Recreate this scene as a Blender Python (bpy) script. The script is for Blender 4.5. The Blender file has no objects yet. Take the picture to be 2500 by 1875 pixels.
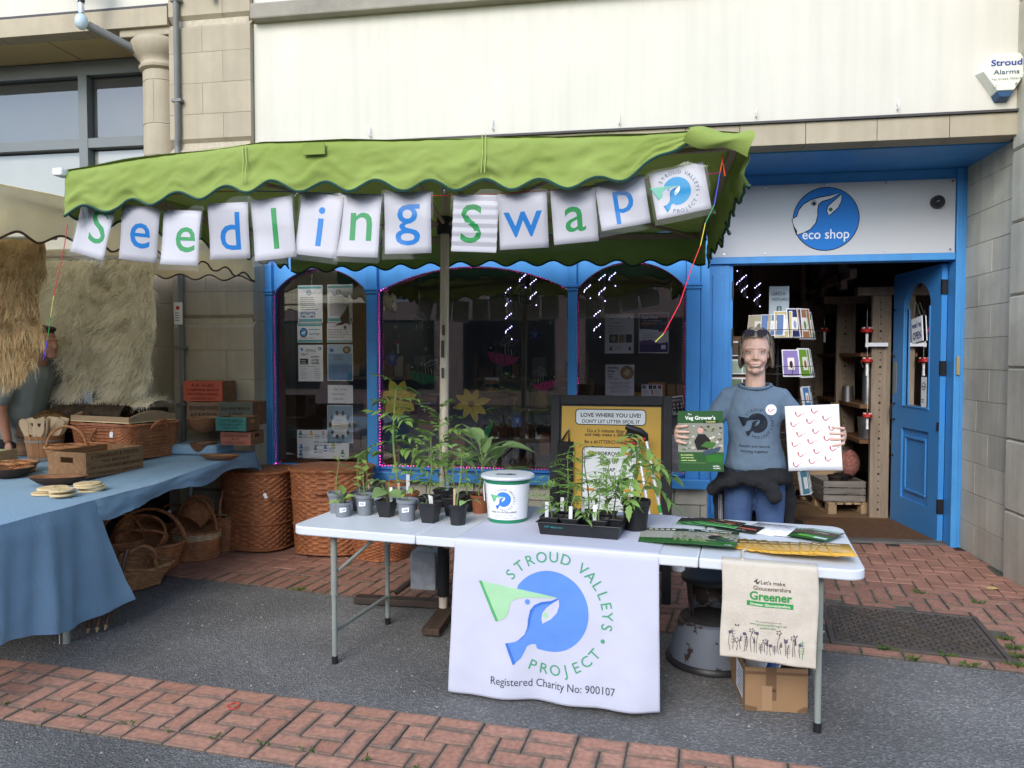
import bpy, bmesh, math, random
import numpy as np
from mathutils import Vector, Matrix, geometry, noise as mnoise
PI = math.pi; R = math.radians
random.seed(11); rng = np.random.default_rng(5)
scn = bpy.context.scene; COL = scn.collection

# ---------------------------------------------------------------- camera, sky, sun, exposure
cam = bpy.data.cameras.new('camera'); cam_o = bpy.data.objects.new('camera', cam); COL.objects.link(cam_o)
cam_o.location = (0, 0, 1.55); cam_o.rotation_euler = (R(90 - 2.043), 0, R(9.3))
cam.sensor_width = 36; cam.lens = 26.035; cam.clip_end = 500; cam.clip_start = .05
scn.camera = cam_o
SUN_EL, SUN_AZ = 33, 192           # elevation, compass azimuth (0 = +y, clockwise seen from above)
world = bpy.data.worlds.new('World'); scn.world = world; world.use_nodes = True
wn = world.node_tree.nodes; wl = world.node_tree.links
sky = wn.new('ShaderNodeTexSky'); sky.sky_type = 'NISHITA'; sky.sun_disc = False
sky.sun_elevation = R(SUN_EL); sky.sun_rotation = R(SUN_AZ); sky.dust_density = .9; sky.air_density = 1.0; sky.ozone_density = 1.0
bg = wn['Background']; wl.new(sky.outputs[0], bg.inputs[0]); bg.inputs[1].default_value = .15
sl = bpy.data.lights.new('sun', 'SUN'); sl.energy = .85; sl.angle = R(28); sl.color = (1, .985, .955)
so = bpy.data.objects.new('sun', sl); COL.objects.link(so)
_d = Vector((math.sin(R(SUN_AZ)) * math.cos(R(SUN_EL)), math.cos(R(SUN_AZ)) * math.cos(R(SUN_EL)), math.sin(R(SUN_EL))))
so.rotation_euler = _d.to_track_quat('Z', 'Y').to_euler(); so.location = (0, 0, 12)
scn.view_settings.view_transform = 'Standard'; scn.view_settings.look = 'None'
scn.view_settings.exposure = 1.38; scn.view_settings.gamma = 1.0; scn.view_settings.use_curve_mapping = False
scn.cycles.use_denoising = True
scn.cycles.max_bounces = 6; scn.cycles.diffuse_bounces = 4; scn.cycles.glossy_bounces = 3
scn.cycles.transmission_bounces = 4; scn.cycles.transparent_max_bounces = 16
scn.cycles.caustics_reflective = False; scn.cycles.caustics_refractive = False
scn.cycles.sample_clamp_indirect = 4.0

# ---------------------------------------------------------------- materials
MATS = {}
def _nodes(name):
    m = bpy.data.materials.new(name); m.use_nodes = True
    nt = m.node_tree; return m, nt.nodes, nt.links, nt.nodes['Principled BSDF']
def c4(c): return (c[0], c[1], c[2], 1)
def hexc(h):
    h = h.lstrip('#'); r = [int(h[i:i + 2], 16) / 255 for i in (0, 2, 4)]
    return tuple(x / 12.92 if x <= .04045 else ((x + .055) / 1.055) ** 2.4 for x in r)
def mk(name, col, rough=.6, var=.1, scale=6, bump=0., bscale=60, metal=0, spec=.4, transl=0, rand=0., stain=None, stain_amt=0, stain_scale=2, detail=4, coat=0, streak=0):
    """procedural paint / cloth / stone: noise colour variation, optional per-object variation, stains, bump"""
    if name in MATS: return MATS[name]
    if isinstance(col, str): col = hexc(col)
    m, n, l, b = _nodes(name)
    tc = n.new('ShaderNodeTexCoord')
    nz = n.new('ShaderNodeTexNoise'); nz.inputs['Scale'].default_value = scale; nz.inputs['Detail'].default_value = detail
    l.new(tc.outputs['Object'], nz.inputs['Vector'])
    mr = n.new('ShaderNodeMapRange'); mr.inputs[1].default_value = .25; mr.inputs[2].default_value = .75
    mr.inputs[3].default_value = 1 - var; mr.inputs[4].default_value = 1 + var
    l.new(nz.outputs[0], mr.inputs[0]); fac = mr.outputs[0]
    if rand:
        oi = n.new('ShaderNodeObjectInfo'); mr2 = n.new('ShaderNodeMapRange')
        mr2.inputs[3].default_value = 1 - rand; mr2.inputs[4].default_value = 1 + rand
        l.new(oi.outputs['Random'], mr2.inputs[0])
        mu = n.new('ShaderNodeMath'); mu.operation = 'MULTIPLY'; l.new(fac, mu.inputs[0]); l.new(mr2.outputs[0], mu.inputs[1]); fac = mu.outputs[0]
    vm = n.new('ShaderNodeVectorMath'); vm.operation = 'SCALE'; vm.inputs[0].default_value = col
    l.new(fac, vm.inputs['Scale']); out = vm.outputs[0]
    if stain is not None:
        if isinstance(stain, str): stain = hexc(stain)
        n2 = n.new('ShaderNodeTexNoise'); n2.inputs['Scale'].default_value = stain_scale; n2.inputs['Detail'].default_value = 8; n2.inputs['Roughness'].default_value = .65
        l.new(tc.outputs['Object'], n2.inputs['Vector'])
        m3 = n.new('ShaderNodeMapRange'); m3.inputs[1].default_value = .48; m3.inputs[2].default_value = .72; m3.inputs[4].default_value = stain_amt
        l.new(n2.outputs[0], m3.inputs[0])
        mx = n.new('ShaderNodeMix'); mx.data_type = 'RGBA'; l.new(m3.outputs[0], mx.inputs[0]); l.new(out, mx.inputs[6]); mx.inputs[7].default_value = c4(stain); out = mx.outputs[2]
    if streak:      # rain streaks running down
        mp = n.new('ShaderNodeMapping'); mp.inputs['Scale'].default_value = (7, 7, .35); l.new(tc.outputs['Object'], mp.inputs[0])
        ns = n.new('ShaderNodeTexNoise'); ns.inputs['Scale'].default_value = 1.6; ns.inputs['Detail'].default_value = 7; l.new(mp.outputs[0], ns.inputs[0])
        ms_ = n.new('ShaderNodeMapRange'); ms_.inputs[1].default_value = .42; ms_.inputs[2].default_value = .72; ms_.inputs[3].default_value = 1; ms_.inputs[4].default_value = 1 - streak; l.new(ns.outputs[0], ms_.inputs[0])
        v2 = n.new('ShaderNodeVectorMath'); v2.operation = 'SCALE'; l.new(out, v2.inputs[0]); l.new(ms_.outputs[0], v2.inputs['Scale']); out = v2.outputs[0]
    l.new(out, b.inputs['Base Color'])
    b.inputs['Roughness'].default_value = rough; b.inputs['Metallic'].default_value = metal
    b.inputs['Specular IOR Level'].default_value = spec; b.inputs['Coat Weight'].default_value = coat
    if bump:
        nb = n.new('ShaderNodeTexNoise'); nb.inputs['Scale'].default_value = bscale; nb.inputs['Detail'].default_value = 5
        l.new(tc.outputs['Object'], nb.inputs['Vector'])
        bp = n.new('ShaderNodeBump'); bp.inputs['Strength'].default_value = bump; bp.inputs['Distance'].default_value = .01
        l.new(nb.outputs[0], bp.inputs['Height']); l.new(bp.outputs[0], b.inputs['Normal'])
    if transl:
        tr = n.new('ShaderNodeBsdfTranslucent'); l.new(out, tr.inputs[0]); ms = n.new('ShaderNodeMixShader'); ms.inputs[0].default_value = transl
        l.new(b.outputs[0], ms.inputs[1]); l.new(tr.outputs[0], ms.inputs[2]); l.new(ms.outputs[0], n['Material Output'].inputs[0])
    MATS[name] = m; return m
def flatc(h, rough=.6, spec=.3):
    """plain printed ink / paint of one colour (hex)"""
    return mk('ink_' + h.strip('#') + ('' if rough == .6 else '_%d' % int(rough * 100)), h, rough, .03, 20, spec=spec)
def emis(name, col, strength):
    if name in MATS: return MATS[name]
    m, n, l, b = _nodes(name); b.inputs['Base Color'].default_value = c4(col)
    b.inputs['Emission Color'].default_value = c4(col); b.inputs['Emission Strength'].default_value = strength
    MATS[name] = m; return m
def glassm(name, tint=(1, 1, 1), refl=1.0, rough=.0, haze=0.0, surf=1.9):
    """thin pane: clear transmission plus Fresnel mirror reflection"""
    if name in MATS: return MATS[name]
    m, n, l, b = _nodes(name); n.remove(b)
    t = n.new('ShaderNodeBsdfTransparent'); t.inputs[0].default_value = c4(tint)
    g = n.new('ShaderNodeBsdfGlossy'); g.inputs['Roughness'].default_value = rough; g.inputs[0].default_value = (refl, refl, refl, 1)
    fr = n.new('ShaderNodeFresnel'); fr.inputs[0].default_value = 1.5
    mu = n.new('ShaderNodeMath'); mu.operation = 'MULTIPLY_ADD'; mu.inputs[1].default_value = surf; mu.inputs[2].default_value = haze
    l.new(fr.outputs[0], mu.inputs[0])
    ms = n.new('ShaderNodeMixShader'); l.new(mu.outputs[0], ms.inputs[0]); l.new(t.outputs[0], ms.inputs[1]); l.new(g.outputs[0], ms.inputs[2])
    l.new(ms.outputs[0], n['Material Output'].inputs[0]); MATS[name] = m; return m
def brickm(name, ca, cb, edge, bump=.25):
    if name in MATS: return MATS[name]
    m, n, l, b = _nodes(name)
    tc = n.new('ShaderNodeTexCoord'); oi = n.new('ShaderNodeObjectInfo')
    ad = n.new('ShaderNodeVectorMath'); l.new(tc.outputs['Object'], ad.inputs[0])
    cx = n.new('ShaderNodeCombineXYZ'); mm = n.new('ShaderNodeMath'); mm.operation = 'MULTIPLY'; mm.inputs[1].default_value = 37
    l.new(oi.outputs['Random'], mm.inputs[0]); l.new(mm.outputs[0], cx.inputs[0]); l.new(cx.outputs[0], ad.inputs[1])
    nz = n.new('ShaderNodeTexNoise'); nz.inputs['Scale'].default_value = 9; nz.inputs['Detail'].default_value = 7; l.new(ad.outputs[0], nz.inputs[0])
    mx = n.new('ShaderNodeMix'); mx.data_type = 'RGBA'; mx.inputs[6].default_value = c4(ca); mx.inputs[7].default_value = c4(cb); l.new(oi.outputs['Random'], mx.inputs[0])
    # worn, mossy rim of each paver: object-space distance from the centre (pavers are 0.2 x 0.1, centred on their origin)
    sx = n.new('ShaderNodeSeparateXYZ'); l.new(tc.outputs['Object'], sx.inputs[0])
    def ab(o, h):
        a = n.new('ShaderNodeMath'); a.operation = 'ABSOLUTE'; l.new(o, a.inputs[0])
        q = n.new('ShaderNodeMath'); q.operation = 'SUBTRACT'; q.inputs[0].default_value = h; l.new(a.outputs[0], q.inputs[1]); return q.outputs[0]
    mi = n.new('ShaderNodeMath'); mi.operation = 'MINIMUM'; l.new(ab(sx.outputs[0], .097), mi.inputs[0]); l.new(ab(sx.outputs[1], .047), mi.inputs[1])
    nn = n.new('ShaderNodeMath'); nn.operation = 'MULTIPLY_ADD'; nn.inputs[1].default_value = .055; l.new(nz.outputs[0], nn.inputs[0]); nn.inputs[2].default_value = -.027
    sm = n.new('ShaderNodeMath'); sm.operation = 'ADD'; l.new(mi.outputs[0], sm.inputs[0]); l.new(nn.outputs[0], sm.inputs[1])
    mr = n.new('ShaderNodeMapRange'); mr.inputs[1].default_value = -.002; mr.inputs[2].default_value = .023; mr.inputs[3].default_value = .85; mr.inputs[4].default_value = 0
    l.new(sm.outputs[0], mr.inputs[0])
    m2 = n.new('ShaderNodeMix'); m2.data_type = 'RGBA'; l.new(mr.outputs[0], m2.inputs[0]); l.new(mx.outputs[2], m2.inputs[6]); m2.inputs[7].default_value = c4(edge)
    n3 = n.new('ShaderNodeTexNoise'); n3.inputs['Scale'].default_value = 40; n3.inputs['Detail'].default_value = 6; l.new(ad.outputs[0], n3.inputs[0])
    m4 = n.new('ShaderNodeMapRange'); m4.inputs[1].default_value = .3; m4.inputs[2].default_value = .7; m4.inputs[3].default_value = .75; m4.inputs[4].default_value = 1.2; l.new(n3.outputs[0], m4.inputs[0])
    vs = n.new('ShaderNodeVectorMath'); vs.operation = 'SCALE'; l.new(m2.outputs[2], vs.inputs[0]); l.new(m4.outputs[0], vs.inputs['Scale'])
    l.new(vs.outputs[0], b.inputs['Base Color']); b.inputs['Roughness'].default_value = .85; b.inputs['Specular IOR Level'].default_value = .25
    bp = n.new('ShaderNodeBump'); bp.inputs['Strength'].default_value = bump; bp.inputs['Distance'].default_value = .01; l.new(n3.outputs[0], bp.inputs['Height']); l.new(bp.outputs[0], b.inputs['Normal'])
    MATS[name] = m; return m
def asphaltm(name, base, speck, bump=.8):
    if name in MATS: return MATS[name]
    m, n, l, b = _nodes(name); tc = n.new('ShaderNodeTexCoord')
    big = n.new('ShaderNodeTexNoise'); big.inputs['Scale'].default_value = .9; big.inputs['Detail'].default_value = 6; l.new(tc.outputs['Object'], big.inputs[0])
    vo = n.new('ShaderNodeTexVoronoi'); vo.inputs['Scale'].default_value = 95; l.new(tc.outputs['Object'], vo.inputs[0])
    fine = n.new('ShaderNodeTexNoise'); fine.inputs['Scale'].default_value = 160; fine.inputs['Detail'].default_value = 3; l.new(tc.outputs['Object'], fine.inputs[0])
    mr = n.new('ShaderNodeMapRange'); mr.inputs[1].default_value = .3; mr.inputs[2].default_value = .7; mr.inputs[3].default_value = .58; mr.inputs[4].default_value = 1.38; l.new(big.outputs[0], mr.inputs[0])
    sp = n.new('ShaderNodeSeparateColor'); l.new(vo.outputs['Color'], sp.inputs[0])
    ms = n.new('ShaderNodeMapRange'); ms.inputs[1].default_value = .55; ms.inputs[2].default_value = 1; ms.inputs[4].default_value = .7; l.new(sp.outputs[0], ms.inputs[0])
    mx = n.new('ShaderNodeMix'); mx.data_type = 'RGBA'; mx.inputs[6].default_value = c4(base); mx.inputs[7].default_value = c4(speck); l.new(ms.outputs[0], mx.inputs[0])
    vs = n.new('ShaderNodeVectorMath'); vs.operation = 'SCALE'; l.new(mx.outputs[2], vs.inputs[0]); l.new(mr.outputs[0], vs.inputs['Scale'])
    # pale scuffs and dried splashes
    sc = n.new('ShaderNodeTexNoise'); sc.inputs['Scale'].default_value = 7; sc.inputs['Detail'].default_value = 10; sc.inputs['Roughness'].default_value = .75; l.new(tc.outputs['Object'], sc.inputs[0])
    m5 = n.new('ShaderNodeMapRange'); m5.inputs[1].default_value = .64; m5.inputs[2].default_value = .8; m5.inputs[4].default_value = .6; l.new(sc.outputs[0], m5.inputs[0])
    m6 = n.new('ShaderNodeMix'); m6.data_type = 'RGBA'; l.new(m5.outputs[0], m6.inputs[0]); l.new(vs.outputs[0], m6.inputs[6]); m6.inputs[7].default_value = (.3, .3, .3, 1)
    gv = n.new('ShaderNodeTexVoronoi'); gv.inputs['Scale'].default_value = 2.6; l.new(tc.outputs['Object'], gv.inputs[0])
    gm = n.new('ShaderNodeMapRange'); gm.inputs[1].default_value = .045; gm.inputs[2].default_value = .06; gm.inputs[3].default_value = .55; gm.inputs[4].default_value = 0; l.new(gv.outputs['Distance'], gm.inputs[0])
    m7 = n.new('ShaderNodeMix'); m7.data_type = 'RGBA'; l.new(gm.outputs[0], m7.inputs[0]); l.new(m6.outputs[2], m7.inputs[6]); m7.inputs[7].default_value = (.24, .23, .215, 1)
    l.new(m7.outputs[2], b.inputs['Base Color']); b.inputs['Roughness'].default_value = .85; b.inputs['Specular IOR Level'].default_value = .25
    ad = n.new('ShaderNodeMath'); ad.operation = 'ADD'; l.new(vo.outputs['Distance'], ad.inputs[0]); l.new(fine.outputs[0], ad.inputs[1])
    bp = n.new('ShaderNodeBump'); bp.inputs['Strength'].default_value = bump; bp.inputs['Distance'].default_value = .012; l.new(ad.outputs[0], bp.inputs['Height']); l.new(bp.outputs[0], b.inputs['Normal'])
    MATS[name] = m; return m
def woodm(name, ca, cb, scale=3, rough=.65, axis=0, rand=.15, bump=.15):
    if name in MATS: return MATS[name]
    if isinstance(ca, str): ca = hexc(ca)
    if isinstance(cb, str): cb = hexc(cb)
    m, n, l, b = _nodes(name); tc = n.new('ShaderNodeTexCoord'); mp = n.new('ShaderNodeMapping')
    s = [14, 14, 14]; s[axis] = 1.2; mp.inputs['Scale'].default_value = [x * scale / 3 for x in s]
    oi = n.new('ShaderNodeObjectInfo'); l.new(oi.outputs['Random'], mp.inputs['Location']); l.new(tc.outputs['Object'], mp.inputs[0])
    nz = n.new('ShaderNodeTexNoise'); nz.inputs['Scale'].default_value = 3; nz.inputs['Detail'].default_value = 8; nz.inputs['Distortion'].default_value = .6; l.new(mp.outputs[0], nz.inputs[0])
    mr = n.new('ShaderNodeMapRange'); mr.inputs[1].default_value = .3; mr.inputs[2].default_value = .7; l.new(nz.outputs[0], mr.inputs[0])
    mx = n.new('ShaderNodeMix'); mx.data_type = 'RGBA'; mx.inputs[6].default_value = c4(ca); mx.inputs[7].default_value = c4(cb); l.new(mr.outputs[0], mx.inputs[0])
    m2 = n.new('ShaderNodeMapRange'); m2.inputs[3].default_value = 1 - rand; m2.inputs[4].default_value = 1 + rand; l.new(oi.outputs['Random'], m2.inputs[0])
    vs = n.new('ShaderNodeVectorMath'); vs.operation = 'SCALE'; l.new(mx.outputs[2], vs.inputs[0]); l.new(m2.outputs[0], vs.inputs['Scale'])
    l.new(vs.outputs[0], b.inputs['Base Color']); b.inputs['Roughness'].default_value = rough; b.inputs['Specular IOR Level'].default_value = .3
    bp = n.new('ShaderNodeBump'); bp.inputs['Strength'].default_value = bump; bp.inputs['Distance'].default_value = .005; l.new(nz.outputs[0], bp.inputs['Height']); l.new(bp.outputs[0], b.inputs['Normal'])
    MATS[name] = m; return m

M_STONE = mk('limestone', (.39, .335, .24), .85, .1, 3, .2, 45, rand=.06, stain=(.29, .235, .16), stain_amt=.5, stain_scale=1.3, streak=.12)
M_STONE2 = mk('grey_limestone', (.60, .55, .43), .85, .13, 3, .25, 45, rand=.13, stain=(.36, .33, .26), stain_amt=.6, stain_scale=1.6, streak=.14)
M_JOINT = mk('mortar_joint', (.47, .41, .31), .95, .15, 30, .4, 90)
M_RENDER = mk('cream_render', (.60, .568, .485), .9, .06, 1.2, .12, 35, stain=(.52, .48, .41), stain_amt=.3, stain_scale=.8, streak=.07)
M_BLUE = mk('blue_gloss_paint', (.065, .29, .64), .42, .09, 3, .08, 18, stain=(.05, .215, .48), stain_amt=.35, stain_scale=4, streak=.08)
M_BLACK = mk('black_metal', (.015, .015, .016), .45, .2, 10, .1)
M_STEEL = mk('grey_steel', (.27, .28, .25), .42, .12, 8, .05, metal=.3)
M_CHROME = mk('bright_steel', (.6, .6, .6), .25, .1, 8, metal=1)
M_WHITE = mk('white_paint', (.78, .78, .77), .5, .03, 5)
M_PAPER = mk('white_paper', (.84, .84, .86), .7, .02, 6, .03, 8)
M_WOODP = woodm('pine_wood', (.42, .30, .18), (.30, .20, .11))
M_WOODG = woodm('grey_old_wood', (.20, .18, .15), (.10, .085, .07))
M_WOODD = woodm('brown_box_wood', (.22, .115, .055), (.10, .05, .022))
M_GLASS = glassm('window_glass', (.97, .98, .98), surf=3.6)
M_SOIL = mk('potting_compost', (.035, .022, .014), .95, .5, 60, .8, 70)

# ---------------------------------------------------------------- mesh helpers
class MB:
    """collects faces and becomes ONE mesh object"""
    def __init__(s): s.v = []; s.f = []
    def add(s, vs, fs, M=None):
        o = len(s.v)
        s.v.extend([tuple(M @ Vector(p)) for p in vs] if M is not None else [tuple(p) for p in vs])
        s.f.extend([tuple(i + o for i in q) for q in fs]); return s
    def box(s, c, d, M=None, rz=0):
        x, y, z = d[0] / 2, d[1] / 2, d[2] / 2
        T = Matrix.Translation(c) @ Matrix.Rotation(rz, 4, 'Z')
        if M is not None: T = M @ T
        return s.add([(-x, -y, -z), (x, -y, -z), (x, y, -z), (-x, y, -z), (-x, -y, z), (x, -y, z), (x, y, z), (-x, y, z)],
                     [(0, 3, 2, 1), (4, 5, 6, 7), (0, 1, 5, 4), (1, 2, 6, 5), (2, 3, 7, 6), (3, 0, 4, 7)], T)
    def bb(s, a, b, M=None):
        return s.box([(p + q) / 2 for p, q in zip(a, b)], [abs(q - p) for p, q in zip(a, b)], M)
    def tube(s, pts, r, n=8, cap=True, closed=False, M=None):
        P = [Vector(p) for p in pts]; k = len(P); rr = r if hasattr(r, '__len__') else [r] * k
        T = []
        for i in range(k):
            a = P[(i - 1) % k] if closed else P[max(i - 1, 0)]; b = P[(i + 1) % k] if closed else P[min(i + 1, k - 1)]
            t = b - a; T.append(t.normalized() if t.length > 1e-9 else Vector((0, 0, 1)))
        u = T[0].orthogonal().normalized(); vs = []
        for i in range(k):
            u = (u - T[i] * u.dot(T[i])); u = u.normalized() if u.length > 1e-6 else T[i].orthogonal().normalized()
            w = T[i].cross(u)
            for j in range(n):
                a = 2 * PI * j / n; vs.append(P[i] + (u * math.cos(a) + w * math.sin(a)) * rr[i])
        fs = [(i * n + j, i * n + (j + 1) % n, ((i + 1) % k) * n + (j + 1) % n, ((i + 1) % k) * n + j) for i in range(k if closed else k - 1) for j in range(n)]
        if cap and not closed: fs += [tuple(range(n))[::-1], tuple(range((k - 1) * n, k * n))]
        return s.add(vs, fs, M)
    def lathe(s, prof, n=24, M=None, capb=True, capt=True):
        vs = [(r * math.cos(2 * PI * j / n), r * math.sin(2 * PI * j / n), z) for r, z in prof for j in range(n)]; k = len(prof)
        fs = [(i * n + j, i * n + (j + 1) % n, (i + 1) * n + (j + 1) % n, (i + 1) * n + j) for i in range(k - 1) for j in range(n)]
        if capb: fs.append(tuple(range(n))[::-1])
        if capt: fs.append(tuple(range((k - 1) * n, k * n)))
        return s.add(vs, fs, M)
    def prism(s, poly, h, M=None):
        n = len(poly); vs = [(p[0], p[1], 0) for p in poly] + [(p[0], p[1], h) for p in poly]
        fs = [tuple(range(n))[::-1], tuple(range(n, 2 * n))] + [(i, (i + 1) % n, n + (i + 1) % n, n + i) for i in range(n)]
        return s.add(vs, fs, M)
    def grid(s, fn, nu, nv, M=None, closed_u=False):
        vs = [fn(i / nu, j / nv) for j in range(nv + 1) for i in range(nu + (0 if closed_u else 1))]; w = nu if closed_u else nu + 1
        fs = [(j * w + i, j * w + (i + 1) % w, (j + 1) * w + (i + 1) % w, (j + 1) * w + i) for j in range(nv) for i in range(nu)]
        return s.add(vs, fs, M)
    def ball(s, c, r, n=10, M=None):
        r = r if hasattr(r, '__len__') else (r, r, r); k = max(4, n // 2)
        T = Matrix.Translation(c) @ Matrix.Diagonal((r[0], r[1], r[2], 1))
        if M is not None: T = M @ T
        return s.lathe([(math.sin(PI * (i + .02) / (k + .04)), -math.cos(PI * (i + .02) / (k + .04))) for i in range(k + 1)], n, T)
    def mesh(s, name):
        me = bpy.data.meshes.new(name); me.from_pydata(s.v, [], s.f); return me
    def build(s, name, mat, parent=None, smooth=False, bevel=0, world=False, kind=None, angle=40, solid=0, subsurf=0):
        if world and parent is not None:
            I = wmat(parent).inverted(); s.v = [tuple(I @ Vector(p)) for p in s.v]
        me = s.mesh(name); return obj(name, me, mat, parent, smooth, bevel, kind, angle, solid, subsurf)
def obj(name, me, mat, parent=None, smooth=False, bevel=0, kind=None, angle=40, solid=0, subsurf=0):
    me.materials.append(mat)
    if smooth:
        me.polygons.foreach_set('use_smooth', [True] * len(me.polygons)); me.set_sharp_from_angle(angle=R(angle))
    o = bpy.data.objects.new(name, me); COL.objects.link(o)
    if parent is not None: o.parent = parent
    if solid: sm = o.modifiers.new('thickness', 'SOLIDIFY'); sm.thickness = solid; sm.offset = 0
    if bevel:
        bm = o.modifiers.new('edges', 'BEVEL'); bm.width = bevel; bm.segments = 2; bm.limit_method = 'ANGLE'; bm.angle_limit = R(35)
    if subsurf: sb = o.modifiers.new('smooth', 'SUBSURF'); sb.levels = subsurf; sb.render_levels = subsurf
    if kind: o['kind'] = kind
    return o
def wmat(o):
    m = o.matrix_basis.copy(); p = o.parent
    while p is not None: m = p.matrix_basis @ m; p = p.parent
    return m
def thing(name, label, cat, loc=(0, 0, 0), rz=0, group=None):
    o = bpy.data.objects.new(name, None); COL.objects.link(o); o.empty_display_size = .05
    o.matrix_basis = Matrix.Translation(loc) @ Matrix.Rotation(rz, 4, 'Z')
    return tag(o, label, cat, group)
def tag(o, label, cat, group=None):
    o['label'] = label; o['category'] = cat
    if group: o['group'] = group
    return o
def structure(o): o['kind'] = 'structure'; return o
def inst(src, name, parent, M=None):
    """another object that shares src's mesh"""
    o = src.copy(); o.name = name; COL.objects.link(o); o.parent = parent
    if M is not None: o.matrix_basis = M
    return o
def copy_tree(o, parent=None):
    c = o.copy(); COL.objects.link(c); c.parent = parent
    for ch in [x for x in KIDS.get(o.name, o.children)]: copy_tree(ch, c)
    return c
KIDS = {}
def TM(loc, rz=0, rx=0, ry=0, s=1):
    return Matrix.Translation(loc) @ Matrix.Rotation(rz, 4, 'Z') @ Matrix.Rotation(ry, 4, 'Y') @ Matrix.Rotation(rx, 4, 'X') @ Matrix.Scale(s, 4)
def fbm(x, y, z=0, o=3): return mnoise.fractal(Vector((x, y, z)), 1.0, 2.0, o)

# ---------------------------------------------------------------- lettering and flat print
_TXT = {}
def txt(sn, bold=0.0):
    """2D triangles of a string set in the built-in font, cap height 1, left-aligned"""
    k = (sn, bold)
    if k in _TXT: return _TXT[k]
    cu = bpy.data.curves.new('t', 'FONT'); cu.body = sn; cu.size = 1 / .729; cu.resolution_u = 3; cu.offset = bold
    o = bpy.data.objects.new('t', cu); me = bpy.data.meshes.new_from_object(o)
    v = [(p.co.x, p.co.y) for p in me.vertices]; f = [tuple(p.vertices) for p in me.polygons]
    bpy.data.objects.remove(o); bpy.data.curves.remove(cu); bpy.data.meshes.remove(me)
    w = max([p[0] for p in v] or [0.3]); _TXT[k] = (v, f, w); return _TXT[k]
def circ(cx, cy, r, n=28, ry=None, a0=0, a1=360):
    ry = ry or r; m = n if a1 - a0 >= 360 else n + 1
    return [(cx + r * math.cos(R(a0 + (a1 - a0) * i / n)), cy + ry * math.sin(R(a0 + (a1 - a0) * i / n))) for i in range(m)]
def rrect(x0, y0, x1, y1, r, n=4):
    o = []
    for cx, cy, a in ((x1 - r, y1 - r, 0), (x0 + r, y1 - r, 90), (x0 + r, y0 + r, 180), (x1 - r, y0 + r, 270)):
        o += circ(cx, cy, r, n, a0=a, a1=a + 90)
    return o
def smooth_poly(pts, n=6):
    """Catmull-Rom through open list of 2D points"""
    o = []; k = len(pts)
    for i in range(k - 1):
        p0, p1, p2, p3 = pts[max(i - 1, 0)], pts[i], pts[i + 1], pts[min(i + 2, k - 1)]
        for j in range(n):
            t = j / n; t2 = t * t; t3 = t2 * t
            o.append(tuple(.5 * ((2 * p1[d]) + (-p0[d] + p2[d]) * t + (2 * p0[d] - 5 * p1[d] + 4 * p2[d] - p3[d]) * t2 + (-p0[d] + 3 * p1[d] - 3 * p2[d] + p3[d]) * t3) for d in range(len(p1))))
    o.append(tuple(pts[-1])); return o
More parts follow.
